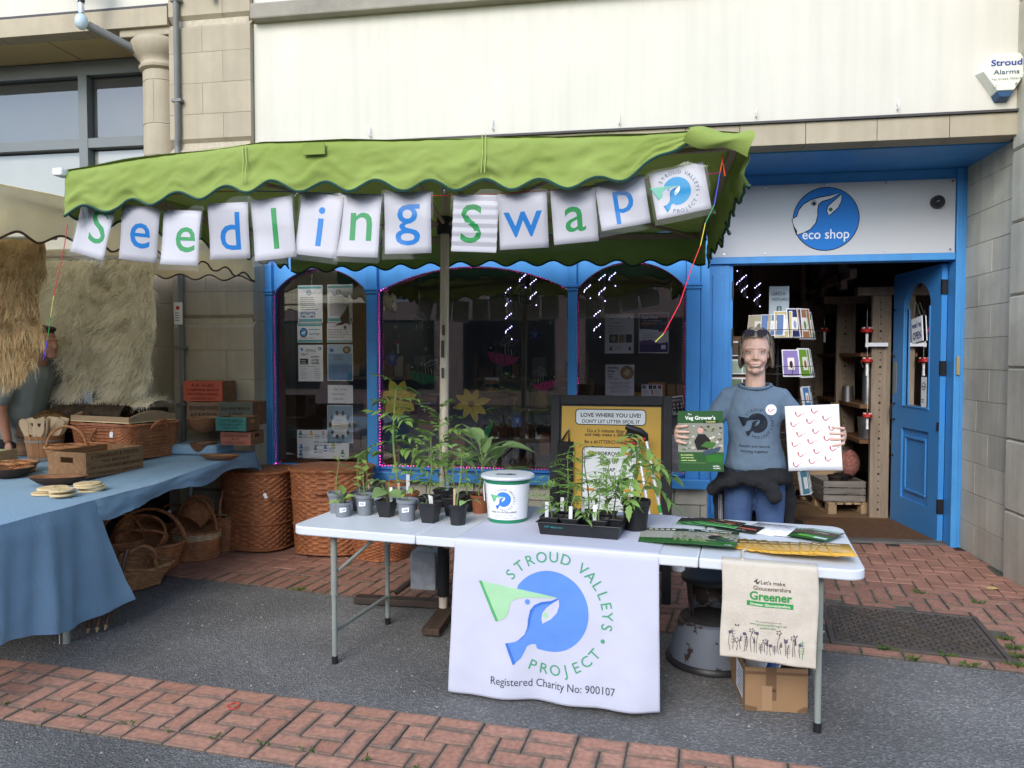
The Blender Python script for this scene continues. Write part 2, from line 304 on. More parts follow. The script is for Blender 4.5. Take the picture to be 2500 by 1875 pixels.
class Flat:
    """print laid on a surface: warp(u, v, lift) gives the 3D point"""
    def __init__(s, warp, maxe=0): s.w = warp; s.L = {}; s.maxe = maxe
    def tris(s, V, F, mat, lv):
        mb = s.L.setdefault((mat, lv), MB()); lift = .0009 * (lv + 1)
        if not s.maxe: mb.add([s.w(x, y, lift) for x, y in V], F); return
        st = []
        for q in F:
            for i in range(1, len(q) - 1): st.append((V[q[0]], V[q[i]], V[q[i + 1]]))
        vs = []; fs = []
        while st:
            a, b, c = st.pop(); e = [math.dist(a, b), math.dist(b, c), math.dist(c, a)]; m = max(e)
            if m > s.maxe:
                i = e.index(m)
                if i == 1: a, b, c = b, c, a
                elif i == 2: a, b, c = c, a, b
                h = ((a[0] + b[0]) / 2, (a[1] + b[1]) / 2); st += [(a, h, c), (h, b, c)]
            else:
                o = len(vs); vs += [s.w(*a, lift), s.w(*b, lift), s.w(*c, lift)]; fs.append((o, o + 1, o + 2))
        mb.add(vs, fs)
    def poly(s, pts, col, lv=0):
        m = flatc(col) if isinstance(col, str) else col
        t = geometry.tessellate_polygon([[Vector((p[0], p[1], 0)) for p in pts]]); s.tris(pts, t, m, lv)
    def rect(s, x0, y0, x1, y1, col, lv=0): s.poly([(x0, y0), (x1, y0), (x1, y1), (x0, y1)], col, lv)
    def line(s, pts, w, col, lv=0):
        for a, b in zip(pts, pts[1:]):
            dx, dy = b[0] - a[0], b[1] - a[1]; d = math.hypot(dx, dy) or 1; nx, ny = -dy / d * w / 2, dx / d * w / 2; ex, ey = dx / d * w * .3, dy / d * w * .3
            s.poly([(a[0] + nx - ex, a[1] + ny - ey), (a[0] - nx - ex, a[1] - ny - ey), (b[0] - nx + ex, b[1] - ny + ey), (b[0] + nx + ex, b[1] + ny + ey)], col, lv)
    def text(s, t, x, y, h, col, lv=1, al='c', maxw=0, bold=0., rot=0, sx=1.0):
        v, f, w = txt(t, bold); k = h
        if maxw and w * k * sx > maxw: sx = maxw / (w * k)
        ox = {'l': 0, 'c': -w / 2, 'r': -w}[al]; ca, sa = math.cos(rot), math.sin(rot); V = []
        for p in v:
            a, b = (p[0] + ox) * k * sx, p[1] * k; V.append((x + a * ca - b * sa, y + a * sa + b * ca))
        s.tris(V, f, flatc(col) if isinstance(col, str) else col, lv)
    def arc(s, t, cx, cy, r, h, a0, a1, col, lv=1, inside=False, bold=0.):
        """letters of t centred at equal angles a0..a1 (degrees); inside: tops toward the centre"""
        n = len(t)
        for i, ch in enumerate(t):
            if ch == ' ': continue
            a = R(a0 + (a1 - a0) * i / max(n - 1, 1)); rr = r + (h / 2 if inside else -h / 2); rot = a + (PI / 2 if inside else -PI / 2)
            s.text(ch, cx + rr * math.cos(a), cy + rr * math.sin(a), h, col, lv, 'c', 0, bold, rot)
    def lines(s, x0, y1, w, n, dy, h, col='#555555', lv=1, seed=1, al='l'):
        """small print too fine to read: short dark dashes, word by word"""
        rr = random.Random(seed)
        for i in range(n):
            y = y1 - i * dy; lw = w * rr.uniform(.65, 1); x = x0 if al == 'l' else x0 + (w - lw) / 2; xe = x + lw
            while x < xe:
                d = rr.uniform(.04, .13) * w; s.rect(x, y, min(x + d, xe), y + h, col, lv); x += d + .018 * w
    def done(s, parent, name='print', world=False, kind=None):
        for (m, lv), mb in s.L.items():
            mb.build(name, m, parent, world=world, kind=kind)
def plane_warp(o, u, v):
    o, u, v = Vector(o), Vector(u), Vector(v); n = u.cross(v).normalized()
    return lambda a, b, l: tuple(o + u * a + v * b + n * l)
XZ = lambda o: plane_warp(o, (1, 0, 0), (0, 0, 1))      # wall facing -y
def sheetbox(name, mat, parent, w, h, t=.0015, M=None):
    """a thin card standing in the local xz plane, front face at y = 0, lower-left at origin"""
    return MB().bb((0, 0, 0), (w, t, h), M).build(name, mat, parent)

# the charity's emblem (units: disc radius 1, origin at the disc centre)
_E = lambda L: [((x - 1480) / 235., (955 - y) / 235.) for x, y in L]
E_WEDGE = _E([(1045, 810), (1285, 838), (1532, 873)] + [(1470, 879), (1400, 881), (1330, 886), (1285, 896), (1255, 912), (1243, 935), (1236, 965), (1228, 995), (1205, 1024), (1172, 1036), (1155, 1040)])
E_WEDGE_EDGE = _E([(1045, 810), (1062, 809), (1172, 1036), (1155, 1040)])
E_BODY = _E([(1285, 838), (1532, 873), (1522, 893), (1490, 908), (1430, 920), (1395, 940), (1378, 970), (1368, 1010), (1362, 1050), (1345, 1090), (1320, 1122), (1280, 1145), (1220, 1160), (1270, 1280), (1315, 1240), (1338, 1195), (1350, 1168), (1372, 1155), (1400, 1152)]) \
    + [(math.cos(R(a)), math.sin(R(a))) for a in range(-108, 150, 6)]
E_LEAF = _E([(1537, 880), (1540, 915), (1526, 960), (1490, 1000), (1440, 1030), (1432, 1005), (1438, 970), (1460, 938), (1500, 905)])
E_SIDE = _E([(1532, 873), (1522, 893), (1490, 908), (1430, 920), (1395, 940), (1378, 970), (1368, 1010), (1362, 1050), (1345, 1090), (1320, 1122), (1290, 1142), (1335, 1100), (1350, 1060), (1354, 1010), (1366, 955), (1390, 925), (1430, 905), (1490, 893)])
E_TAIL = _E([(1220, 1160), (1236, 1156), (1286, 1268), (1270, 1280)])
def emblem(F, cx, cy, r, blue, green, dblue, dgreen, textc, white, lv=0, th=.26, bold=.0, eye=None):
    T = lambda L: [(cx + x * r, cy + y * r) for x, y in L]
    F.poly(T(E_BODY), blue, lv); F.poly(T(E_WEDGE), green, lv + 1)
    F.poly(T(E_WEDGE_EDGE), dgreen, lv + 2); F.poly(T(E_SIDE), dblue, lv + 2); F.poly(T(E_TAIL), dblue, lv + 2)
    F.poly(T(E_LEAF), white, lv + 2)
    F.poly(T(circ(-.094, -.106, .068, 12)), green, lv + 3); F.poly(T(circ(-.56, .2, .064, 12)), eye or blue, lv + 3)
    if textc:
        X, Y_ = cx + .065 * r, cy - .04 * r
        F.arc('STROUD', X, Y_, 1.40 * r, th * r, 141, 76, textc, lv + 1, bold=bold)
        F.arc('VALLEYS', X, Y_, 1.40 * r, th * r, 56, -9, textc, lv + 1, bold=bold)
        F.poly([(X + 1.40 * r * math.cos(R(-24)) + a * r * .055, Y_ + 1.40 * r * math.sin(R(-24)) + b * r * .055) for a, b in circ(0, 0, 1, 10)], textc, lv + 1)
        F.arc('PROJECT', X, Y_, 1.40 * r, th * r, -110, -40, textc, lv + 1, inside=True, bold=bold)


# ================================================================ PEOPLE
from mathutils.bvhtree import BVHTree
def blob(shapes, vox, it=6):
    """one continuous surface grown round overlapping ellipsoids 'e' and tapered limbs 'c'"""
    m=MB()
    for s in shapes:
        if s[0]=='e':m.ball(s[1], s[2], 20)
        elif s[0]=='l':m.add([(x+a*math.cos(2*PI*j/28), y+b*math.sin(2*PI*j/28), z)for z, x, y, a, b in s[1]for j in range(28)], [(i*28+j, i*28+(j+1)%28, (i+1)*28+(j+1)%28, (i+1)*28+j)for i in range(len(s[1])-1)for j in range(28)]+[tuple(range(28))[::-1], tuple(range(28*len(s[1])-28, 28*len(s[1])))])
        else:
            P, rr=s[1], s[2];m.tube(P, rr, 14)
            for p, r_ in zip(P, rr):m.ball(p, r_, 14)
    o=bpy.data.objects.new('tmp', m.mesh('tmp'));COL.objects.link(o)
    a=o.modifiers.new('r', 'REMESH');a.mode='VOXEL';a.voxel_size=vox
    b=o.modifiers.new('s', 'SMOOTH');b.iterations=it;b.factor=.5
    me=bpy.data.meshes.new_from_object(o.evaluated_get(bpy.context.evaluated_depsgraph_get()));bpy.data.objects.remove(o);return me
def wrinkle(me, amp, sc, seed=0):
    cs=[(v.co.copy(), v.normal.copy())for v in me.vertices]
    for v, (p, n)in zip(me.vertices, cs):v.co=p+n*(amp*(mnoise.noise(Vector((p.x*sc, p.y*sc, p.z*sc*.6+seed)))+.5*mnoise.noise(Vector((p.x*sc*2.3, p.y*sc, p.z*sc*1.6+seed)))))
def cutmesh(me, test):
    bm=bmesh.new();bm.from_mesh(me);bmesh.ops.delete(bm, geom=[f for f in bm.faces if test(f.calc_center_median())], context='FACES');bm.to_mesh(me);bm.free()
def bvh(me):return BVHTree.FromPolygons([v.co for v in me.vertices], [tuple(p.vertices)for p in me.polygons])
def proj(tree, back=0.):
    def w(x, z, l):
        h=tree.ray_cast(Vector((x, -2, z)), Vector((0, 1, 0)))
        return(x, (h[0].y if h[0]else back)-l, z)
    return w
def skinm(name, c):
    m=mk(name, c, .5, .07, 14, .05, 120, stain=(c[0]*.95, c[1]*.72, c[2]*.68), stain_amt=.35, stain_scale=9);b=m.node_tree.nodes['Principled BSDF'];b.inputs['Subsurface Weight'].default_value=.12;b.inputs['Subsurface Radius'].default_value=(.012, .005, .003);return m
WM=TM((.665, 4.25, .0), R(-8.7))
wo=[('e', (0, .018, 1.612), (.077, .092, .090)), ('e', (0, -.018, 1.556), (.0625, .072, .088)), ('e', (0, -.052, 1.480), (.025, .026, .022)), ('c', [(-.045, -.012, 1.532), (-.027, -.042, 1.486), (.027, -.042, 1.486), (.045, -.012, 1.532)], [.016, .017, .017, .016]),
      ('e', (-.034, -.060, 1.541), (.025, .024, .024)), ('e', (.034, -.060, 1.541), (.025, .024, .024)), ('c', [(0, -.082, 1.588), (0, -.094, 1.562), (0, -.099, 1.547)], [.0075, .009, .0105]), ('e', (-.0105, -.091, 1.543), (.008, .010, .007)), ('e', (.0105, -.091, 1.543), (.008, .010, .007)),
      ('c', [(-.045, -.064, 1.597), (0, -.078, 1.60), (.045, -.064, 1.597)], [.012, .012, .012]), ('e', (-.066, .012, 1.562), (.006, .014, .02)), ('e', (.066, .012, 1.562), (.006, .014, .02)), ('e', (0, -.076, 1.512), (.034, .017, .016)),
      ('c', [(0, .02, 1.53), (0, .03, 1.42), (0, .035, 1.33)], [.050, .053, .062]), ('e', (0, .035, 1.31), (.125, .065, .08)), ('e', (0, .02, 1.15), (.125, .08, .14)), ('e', (0, .02, .97), (.12, .08, .13))]
for s in(-1, 1):
    wo+=[('c', [(s*.075, .02, .90), (s*.09, .0, .48), (s*.10, .03, .09)], [.065, .05, .04]), ('c', [(s*.10, .03, .045), (s*.115, -.10, .035)], [.035, .03])]
    ex=.256*s;hz=1.135 if s<0 else 1.15;hx=.392 if s<0 else .418
    wo+=[('c', [(s*.135, .035, 1.325), (ex*.84, .035, 1.22), (ex, .01, 1.095)], [.04, .041, .036]), ('c', [(ex, .01, 1.095), (s*(hx*.9), -.125, 1.12), (s*hx, -.19, hz)], [.036, .031, .024])]
    wo+=[('e', (s*(hx+.006), -.212, hz+.005), (.019, .034, .043))]
    for i in range(4):
        z_=hz+.040-i*.0225;ln=(.047, .056, .053, .042)[i];dz=(.006, .0, -.005, -.010)[i]
        wo.append(('c', [(s*(hx+.008), -.225, z_), (s*(hx+.005), -.252, z_+dz*.5), (s*(hx-.014), -.264, z_+dz), (s*(hx-ln), -.259, z_+dz*1.6)], [.0092, .0090, .0083, .0074]))
    wo.append(('c', [(s*hx, -.20, hz+.03), (s*(hx-.03), -.222, hz+.05), (s*(hx-.055), -.228, hz+.052)], [.012, .0098, .0085]))
bme=blob(wo, .0034, 5)
ts=[('l', [(.925, 0, .02, .148, .106), (.938, 0, .02, .163, .118), (.962, 0, .02, .167, .12), (1.0, 0, .02, .158, .114), (1.08, 0, .022, .140, .104), (1.16, 0, .026, .141, .105), (1.24, 0, .028, .152, .107), (1.30, 0, .032, .155, .10), (1.345, 0, .036, .146, .088), (1.375, 0, .038, .122, .074), (1.395, 0, .038, .098, .064), (1.414, 0, .038, .082, .056)])]
for s in(-1, 1):ts+=[('c', [(s*.085, .038, 1.358), (s*.14, .036, 1.332), (s*.182, .036, 1.265), (s*.216, .034, 1.20)], [.042, .053, .054, .052])]
tme=blob(ts, .006, 6);wrinkle(tme, .010, 8);wrinkle(tme, .005, 19, 5)
cutmesh(tme, lambda c:(c.z>1.386+.02*(c.y>.03)and math.hypot(c.x/1.15, c.y-.025)<.078)or(abs(c.x)>.18 and c.z<1.18))
jn=[('e', (0, .02, .90), (.152, .108, .12))]
for s in(-1, 1):jn+=[('c', [(s*.078, .018, .88), (s*.09, .0, .48), (s*.104, .03, .10)], [.088, .066, .06])]
jme=blob(jn, .008, 5);wrinkle(jme, .004, 12, 3)
jk=[('c', [(.164*math.sin(a), .02-.125*math.cos(a), .905+.015*math.sin(a*2))for a in np.linspace(-PI, PI, 26)], [.034]*26), ('c', [(-.14, -.10, .90), (-.05, -.145, .90), (.04, -.158, .885), (.085, -.165, .855), (.10, -.17, .815)], [.035, .036, .04, .042, .042]), ('e', (.01, -.155, .893), (.06, .03, .042)), ('c', [(.16, -.08, .90), (.08, -.14, .905), (0, -.15, .90)], [.035, .035, .03]), ('c', [(-.05, -.13, .895), (-.17, -.12, .87), (-.215, -.09, .82)], [.034, .038, .036])]
for s in(-1, 1):jk+=[('c', [(s*.165, .03, .90), (s*.185, .05, .75), (s*.18, .07, .60)], [.035, .04, .032]), ('c', [(s*.13, .11, .90), (s*.16, .13, .75), (s*.15, .14, .58)], [.03, .05, .04])]
jk+=[('c', [(0, .14, .90), (0, .16, .75), (0, .16, .58)], [.03, .06, .05])]
kme=blob(jk, .006, 3);wrinkle(kme, .007, 16, 8);wrinkle(kme, .005, 38, 2)
H0=Vector((-4.3987, 4.98, 1.6587))
mo_=TM((H0.x, H0.y, 0), R(75));hz=H0.z
ms_=[('e', (0, .03, hz+.03), (.076, .098, .10)), ('e', (0, -.045, hz-.035), (.055, .06, .075)), ('c', [(0, -.088, hz+.01), (0, -.112, hz-.035)], [.011, .015]), ('e', (0, -.075, hz-.095), (.03, .03, .026)), ('e', (0, -.095, hz-.068), (.025, .014, .012)), ('e', (0, -.075, hz+.025), (.05, .02, .014)), ('c', [(0, .04, hz-.05), (0, .10, hz-.16)], [.055, .062])]
for s in(-1, 1):ms_+=[('e', (s*.076, .03, hz-.01), (.011, .022, .032)), ('c', [(s*.17, .16, hz-.22), (s*.22, .2, hz-.5), (s*.2, .16, hz-.72)], [.045, .04, .03]), ('e', (s*.2, .15, hz-.79), (.02, .04, .05)), ('c', [(s*.09, .36, .85), (s*.1, .34, .45), (s*.1, .38, .05)], [.085, .06, .045])]
for i in range(4):
    for s in(-1, 1):ms_.append(('c', [(s*.2, .12+i*.02, hz-.80), (s*.2, .115+i*.02, hz-.87+.01*abs(i-1.5))], [.009, .008]))
ms_+=[('e', (0, .18, hz-.28), (.16, .09, .11)), ('e', (0, .27, hz-.50), (.13, .09, .2)), ('e', (0, .34, .92), (.16, .12, .14))]
mm_=blob(ms_, .007, 4)
hh_=blob([('e', (0, .045, hz+.045), (.083, .102, .098)), ('e', (0, -.03, hz+.105), (.06, .05, .025)), ('e', (0, .11, hz-.02), (.07, .05, .07))], .008, 4);cutmesh(hh_, lambda c:c.y<-.05 and c.z<hz+.075 or(c.y<.0 and c.z<hz+.03))
sh_=[('c', [(0, .16, hz-.24), (0, .27, hz-.5), (0, .33, hz-.72)], [.14, .15, .15]), ('e', (0, .175, hz-.25), (.205, .125, .13)), ('e', (0, .27, hz-.50), (.19, .13, .22)), ('e', (0, .33, hz-.68), (.18, .13, .14)), ('c', [(-.1, .13, hz-.17), (.1, .13, hz-.17)], [.06, .06])]
for s in(-1, 1):sh_+=[('c', [(s*.17, .16, hz-.22), (s*.215, .19, hz-.42)], [.07, .06])]
sm_=blob(sh_, .01, 5);cutmesh(sm_, lambda c:c.z>hz-.14 and abs(c.x)<.07 and c.y<.12)
tr_=[('e', (0, .34, .90), (.175, .135, .15))]
for s in(-1, 1):tr_.append(('c', [(s*.09, .36, .86), (s*.1, .34, .45), (s*.1, .38, .1)], [.1, .075, .065]))
trm_=blob(tr_, .012, 4)


# ================================================================ SETTING: road, paving, buildings
M_ROAD=asphaltm('asphalt', (.135, .130, .123), (.27, .262, .25), .6)
structure(MB().add([(-60, -60, 0), (60, -60, 0), (60, 60, 0), (-60, 60, 0)], [(0, 1, 2, 3)]).build('road', M_ROAD))
M_BRK=brickm('red_clay_paver', (.35, .178, .125), (.265, .125, .086), (.115, .098, .075))
M_BRKM=mk('red_clay_paver_mass', (.31, .155, .107), .85, .25, 6, .2, 40)
M_BRK2=brickm('orange_clay_paver', (.46, .24, .165), (.37, .18, .12), (.13, .112, .09))
M_BED=mk('paving_joint_grit', (.09, .082, .062), .95, .35, 14, .6, 60, stain=(.05, .075, .02), stain_amt=.7, stain_scale=3)
def paver_mesh():
    x, y, i=.0965, .0465, .004
    vs=[(sx*x, sy*y, -.045)for sx, sy in((-1, -1), (1, -1), (1, 1), (-1, 1))]+[(sx*x, sy*y, -.003)for sx, sy in((-1, -1), (1, -1), (1, 1), (-1, 1))]+[(sx*(x-i), sy*(y-i), 0)for sx, sy in((-1, -1), (1, -1), (1, 1), (-1, 1))]
    fs=[(8, 9, 10, 11)]+[(a, (a+1)%4, 4+(a+1)%4, 4+a)for a in range(4)]+[(4+a, 4+(a+1)%4, 8+(a+1)%4, 8+a)for a in range(4)]
    me=bpy.data.meshes.new('brick');me.from_pydata(vs, [], fs);return me
def lay(rects, F, parent, me, mat, cap, rest_name):
    """rects in the paving's own frame (u0, v0, u1, v1); nearest `cap` become brick parts, the rest one mass"""
    items=[]
    for(u0, v0, u1, v1)in rects:
        c=F@Vector(((u0+u1)/2, (v0+v1)/2, 0));items.append((c.length, u0, v0, u1, v1))
    items.sort();rest=MB();first=True
    for i, (d, u0, v0, u1, v1)in enumerate(items):
        w, h=u1-u0, v1-v0;T=Matrix.Translation(((u0+u1)/2, (v0+v1)/2, .011+random.uniform(-.0025, .0025)))
        T=T@Matrix.Rotation(R(random.uniform(-.5, .5)), 4, 'Z')@Matrix.Rotation(random.uniform(-.008, .008), 4, 'X')@Matrix.Rotation(random.uniform(-.008, .008), 4, 'Y')
        if w<h:T=T@Matrix.Rotation(PI/2, 4, 'Z');w, h=h, w
        T=T@Matrix.Diagonal((w/.2, h/.1, 1, 1))
        if i<cap:
            m_=me if first else me
            o=bpy.data.objects.new('brick', me);COL.objects.link(o);o.parent=parent;o.matrix_basis=T;first=False
        else:
            rest.add([v.co for v in me.vertices], [tuple(p.vertices)for p in me.polygons], T)
    if rest.v:rest.build(rest_name, mat, parent, kind='stuff')
def herring(u0, v0, u1, v1, W=.1):
    out=[];A, B=int((u1-u0)/W)+6, int((v1-v0)/W)+4
    for r in range(-3, B):
        for m in range(-B//4-3, A//4+3):
            for(a, b, c, d)in((r+4*m, r, r+4*m+2, r+1), (r+4*m+3, r, r+4*m+4, r+2)):
                q=[max(u0, u0+a*W), max(v0, v0+b*W), min(u1, u0+c*W), min(v1, v0+d*W)]
                if q[2]-q[0]>.03 and q[3]-q[1]>.03:out.append(q)
    return out
# --- brick band across the road
FB=TM((-2.0, 3.155, 0), R(-5.6))
band=structure(MB().add([(-4, -.50, .004), (6, -.50, .004), (6, 0, .004), (-4, 0, .004)], [(0, 1, 2, 3)]).build('brick_band', M_BED));band.matrix_basis=FB
rb=herring(-2.2, -.4, 3.2, -.1)
rb+=[[u, -.1, u+.2, 0]for u in np.arange(-2.2, 3.2, .2)]
u=-2.2
while u<3.2:
    d=random.choice((.2, .2, .1, .1));rb.append([u, -.5, u+d, -.4]);u+=d
pm=paver_mesh();pm.materials.append(M_BRK2)
lay(rb, FB, band, pm, M_BRK2, 290, 'brick_remainder')
# --- pavement in front of the shop
FP=TM((-.3, 4.275, 0), R(-8.8));FPi=FP.inverted()
pave=structure(MB().add([(-5, 0, .0045), (3.6, 0, .0045), (3.6, 2.9, .0045), (-5, 2.9, .0045)], [(0, 1, 2, 3)]).build('pavement', M_BED));pave.matrix_basis=FP
DR=(1.36, .11, 2.22, .80)  # drain cover in the pavement frame
rp=[]
for q in herring(-3.4, .2, 3.4, 2.75)+[[u, 0, u+.1, .2]for u in np.arange(-3.4, 1.3, .1)]+[[u, 0, u+.2, .1]for u in np.arange(1.3, 3.3, .2)]+[[u, .1, u+.2, .2]for u in np.arange(2.25, 3.3, .2)]:
    cu, cv=(q[0]+q[2])/2, (q[1]+q[3])/2;c=FP@Vector((cu, cv, 0))
    if DR[0]-.02<cu<DR[2]+.03 and DR[1]-.02<cv<DR[3]+.02:continue
    if c.y>(5.84 if c.x<.6 else 6.5)or c.x>2.62 or c.x<-3.75:continue
    rp.append(q)
pm2=paver_mesh();pm2.materials.append(M_BRK)
lay(rp, FP, pave, pm2, M_BRKM, 295, 'brick_remainder')
# --- cast iron drain cover
M_IRON=mk('cast_iron', (.075, .062, .052), .6, .25, 12, .3, 80, stain=(.12, .075, .045), stain_amt=.6, stain_scale=5)
dc=thing('drain_cover', 'dark cast iron drain cover with raised tread set in the brick pavement', 'drain cover')
dc.matrix_basis=FP@Matrix.Translation((DR[0], DR[1], .006));DW, DH=DR[2]-DR[0], DR[3]-DR[1]
fr=MB()
for a, b in(((0, 0, -.03), (DW, .03, .012)), ((0, DH-.03, -.03), (DW, DH, .012)), ((0, .03, -.03), (.03, DH-.03, .012)), ((DW-.03, .03, -.03), (DW, DH-.03, .012))):fr.bb(a, b)
fr.build('frame', M_IRON, dc, bevel=.003)
g=.004
MB().prism([(.034, .034), (DW-.034-.02, .034), (.034, DH-.034-.02)], .008).build('plate', M_IRON, dc)
MB().prism([(DW-.034, .034+.02), (DW-.034, DH-.034), (.034+.02, DH-.034)], .008).build('plate', M_IRON, dc)
tr=MB();k=0
for i in range(24):
    for j in range(19):
        x, y=.06+i*(DW-.12)/23, .06+j*(DH-.12)/18
        if abs(x/DW+y/DH-1)<.05:continue
        hz=(i+j)%2;tr.box((x, y, .0105), (.034, .009, .006)if hz else(.009, .034, .006), rz=R(10))
tr.build('raised_tread', M_IRON, dc, kind='stuff')
# --- moss and weeds in the joints
M_MOSS=mk('moss_green', (.075, .13, .025), .9, .4, 30, transl=.2)
ms=MB()
def tuft(x, y, n, s):
    for _ in range(n):
        a=random.uniform(0, 2*PI);d=abs(random.gauss(0, .5))*s;bx, by=x+math.cos(a)*d, y+math.sin(a)*d*.6;h=random.uniform(.008, .03);w=.0025
        lx, ly=math.cos(a)*h*.9, math.sin(a)*h*.9
        ms.add([(bx-w, by, .008), (bx+w, by, .008), (bx+lx*.5, by+ly*.5, .008+h*.8), (bx+lx, by+ly, .008+h*.7)], [(0, 1, 2), (1, 3, 2)])
for(u_, v_, n_, s_)in[(2.27, .2, 70, .04), (2.27, .32, 80, .045), (2.26, .45, 50, .04), (2.2, .07, 40, .05), (1.62, .10, 35, .04), (1.9, .10, 30, .05), (1.75, .0, 25, .06), (2.0, .0, 30, .06), (2.35, -.02, 40, .06), (2.8, .7, 60, .05), (2.86, .55, 40, .05), (2.3, 1.1, 20, .04), (2.0, 1.2, 20, .05), (-1.9, .0, 30, .06), (-.9, .2, 20, .04), (-.6, .19, 15, .03), (.2, 0, 15, .05)]:
    p=FP@Vector((u_, v_, 0));tuft(p.x, p.y, n_, s_)
for x_ in np.arange(-3.6, .6, .22):
    p=FB@Vector((x_+2, -.4+random.uniform(-.01, .01), 0));tuft(p.x, p.y, 5, .03)
ms.build('moss', M_MOSS, kind='stuff')
# --- crumbs of grit, leaf scraps and a dropped rubber band
tag(MB().tube([(-1.7621, 2.9747, 0.014), (-1.7474, 2.98, 0.02), (-1.7367, 3.0022, 0.016), (-1.7166, 2.9979, 0.014), (-1.7038, 2.9683, 0.016), (-1.7134, 2.9479, 0.014), (-1.7367, 2.9479, 0.014)], .0022, 6, closed=True).build('rubber_band', flatc('#d8402c')), 'small red rubber band lying on the brick band in the road', 'rubber band')
M_DRY=mk('dry_leaf', (.42, .30, .12), .8, .3, 30)
lf=MB();c=Vector((2.3514, 5.3101, 0.016));lf.add([c+Vector(p)for p in((-.05, 0, .004), (-.015, -.022, .0), (.03, -.014, .008), (.055, .0, .002), (.02, .02, .012), (-.02, .016, .004))], [(0, 1, 2, 3, 4, 5)])
tag(lf.build('fallen_leaf', M_DRY), 'small dry yellow leaf on the bricks near the stone wall', 'leaf')
gr=MB()
for _ in range(520):
    x, y=random.uniform(-3.6, 2.2), random.uniform(2.5, 4.6);s=random.choice((.003, .004, .005, .008));a=random.uniform(0, 3)
    gr.add([(x+s*math.cos(a+k_*2.1), y+s*math.sin(a+k_*2.1), .002)for k_ in range(3)]+[(x, y, .002+s*.8)], [(0, 1, 3), (1, 2, 3), (2, 0, 3)])
gr.build('grit', mk('pale_grit', (.36, .33, .28), .9, .3, 40), kind='stuff')

# ---------------------------------------------------------------- shop building
bld=thing('shop_building', 'cream rendered shop building with stone lintel and stone side wall', 'building', (0, 5.65, 0))
MB().bb((-3.035, 5.65, 3.252), (9, 5.95, 4.235)).bb((-3.035, 5.65, 4.36), (9, 5.95, 8)).build('rendered_wall', M_RENDER, bld, world=True)
MB().bb((-3.02, 5.56, 4.235), (9, 5.95, 4.36)).build('string_course', mk('weathered_band', (.27, .245, .20), .9, .2, 5, .3, 40), bld, world=True, bevel=.012)
MB().bb((-3.03, 5.615, 3.236), (9, 5.70, 3.252)).build('flashing', mk('lead_flashing', (.05, .045, .045), .6, .2, 10), bld, world=True)
lint=MB().bb((-3.03, 5.66, 3.09), (2.62, 5.80, 3.235)).build('lintel', M_JOINT, bld, world=True)
xs=[-3.03, -2.46, -1.9, -1.33, -.77, -.2, .37]
xs=xs+[.754, 1.21, 1.69, 2.163, 2.62]
for a, b in zip(xs, xs[1:]):MB().bb((a+.0018, 5.635+random.uniform(0, .002), 3.081), (b-.0018, 5.82, 3.2345)).build('stone', M_STONE, lint, world=True, bevel=.003)
MB().bb((-3.05, 5.822, 3.072), (2.64, 6.60, 3.10)).build('soffit', M_BLUE, bld, world=True)
# right-hand return wall: ashlar blocks on a mortar core
side=MB().bb((2.652, 5.06, -.1), (3.2, 6.8, 3.079)).bb((2.652, 5.06, 3.079), (3.2, 5.66, 8)).build('side_wall', M_JOINT, bld, world=True)
z=0;row=0
while z<3.0:
    h=.243;cuts=[5.69, 6.05, 6.53]if row%2 else[5.69, 6.25, 6.53]
    for a, b in zip(cuts, cuts[1:]):MB().bb((2.632-random.uniform(0, .0015), a+.0015, z+.0015), (2.70, b-.0015, min(z+h, 3.078)-.0015)).build('stone', M_STONE2, side, world=True, bevel=.002)
    z+=h;row+=1
z=-.02;row=0
while z<4.6:  # rusticated pier with V-shaped channels
    h=.5;x=2.59
    pr=[(0, 0), (0, h), (.10, h), (.10, 0)]
    q=MB()
    for a, b in((5.02, 5.36), (5.36, 5.684)):
        q=MB();yy0, yy1=a+.002, b-.002
        prof=[(x, z+.015), (x+.02, z+.001), (x+.12, z+.001), (x+.12, z+h-.001), (x+.02, z+h-.001), (x, z+h-.015)]
        n=len(prof);vs=[(p[0], yy0, p[1])for p in prof]+[(p[0], yy1, p[1])for p in prof]
        q.add(vs, [tuple(range(n)), tuple(range(2*n-1, n-1, -1))]+[(i, n+i, n+(i+1)%n, (i+1)%n)for i in range(n)])
        q.build('stone', M_STONE2, side, world=True)
    z+=h
# stone stall riser under the shop window
ris=MB().bb((-3.08, 5.905, -.1), (.575, 6.2, .545)).build('stall_riser', M_JOINT, bld, world=True)
for r_ in range(4):
    x=-3.08-(.2 if r_%2 else 0)
    while x<.56:
        a, b=max(x, -3.08), min(x+.40, .57)
        if b-a>.03:MB().bb((a+.004, 5.885+random.uniform(0, .004), .005+r_*.133), (b-.004, 5.96, .130+r_*.133)).build('stone', M_STONE2, ris, world=True, bevel=.004)
        x+=.40
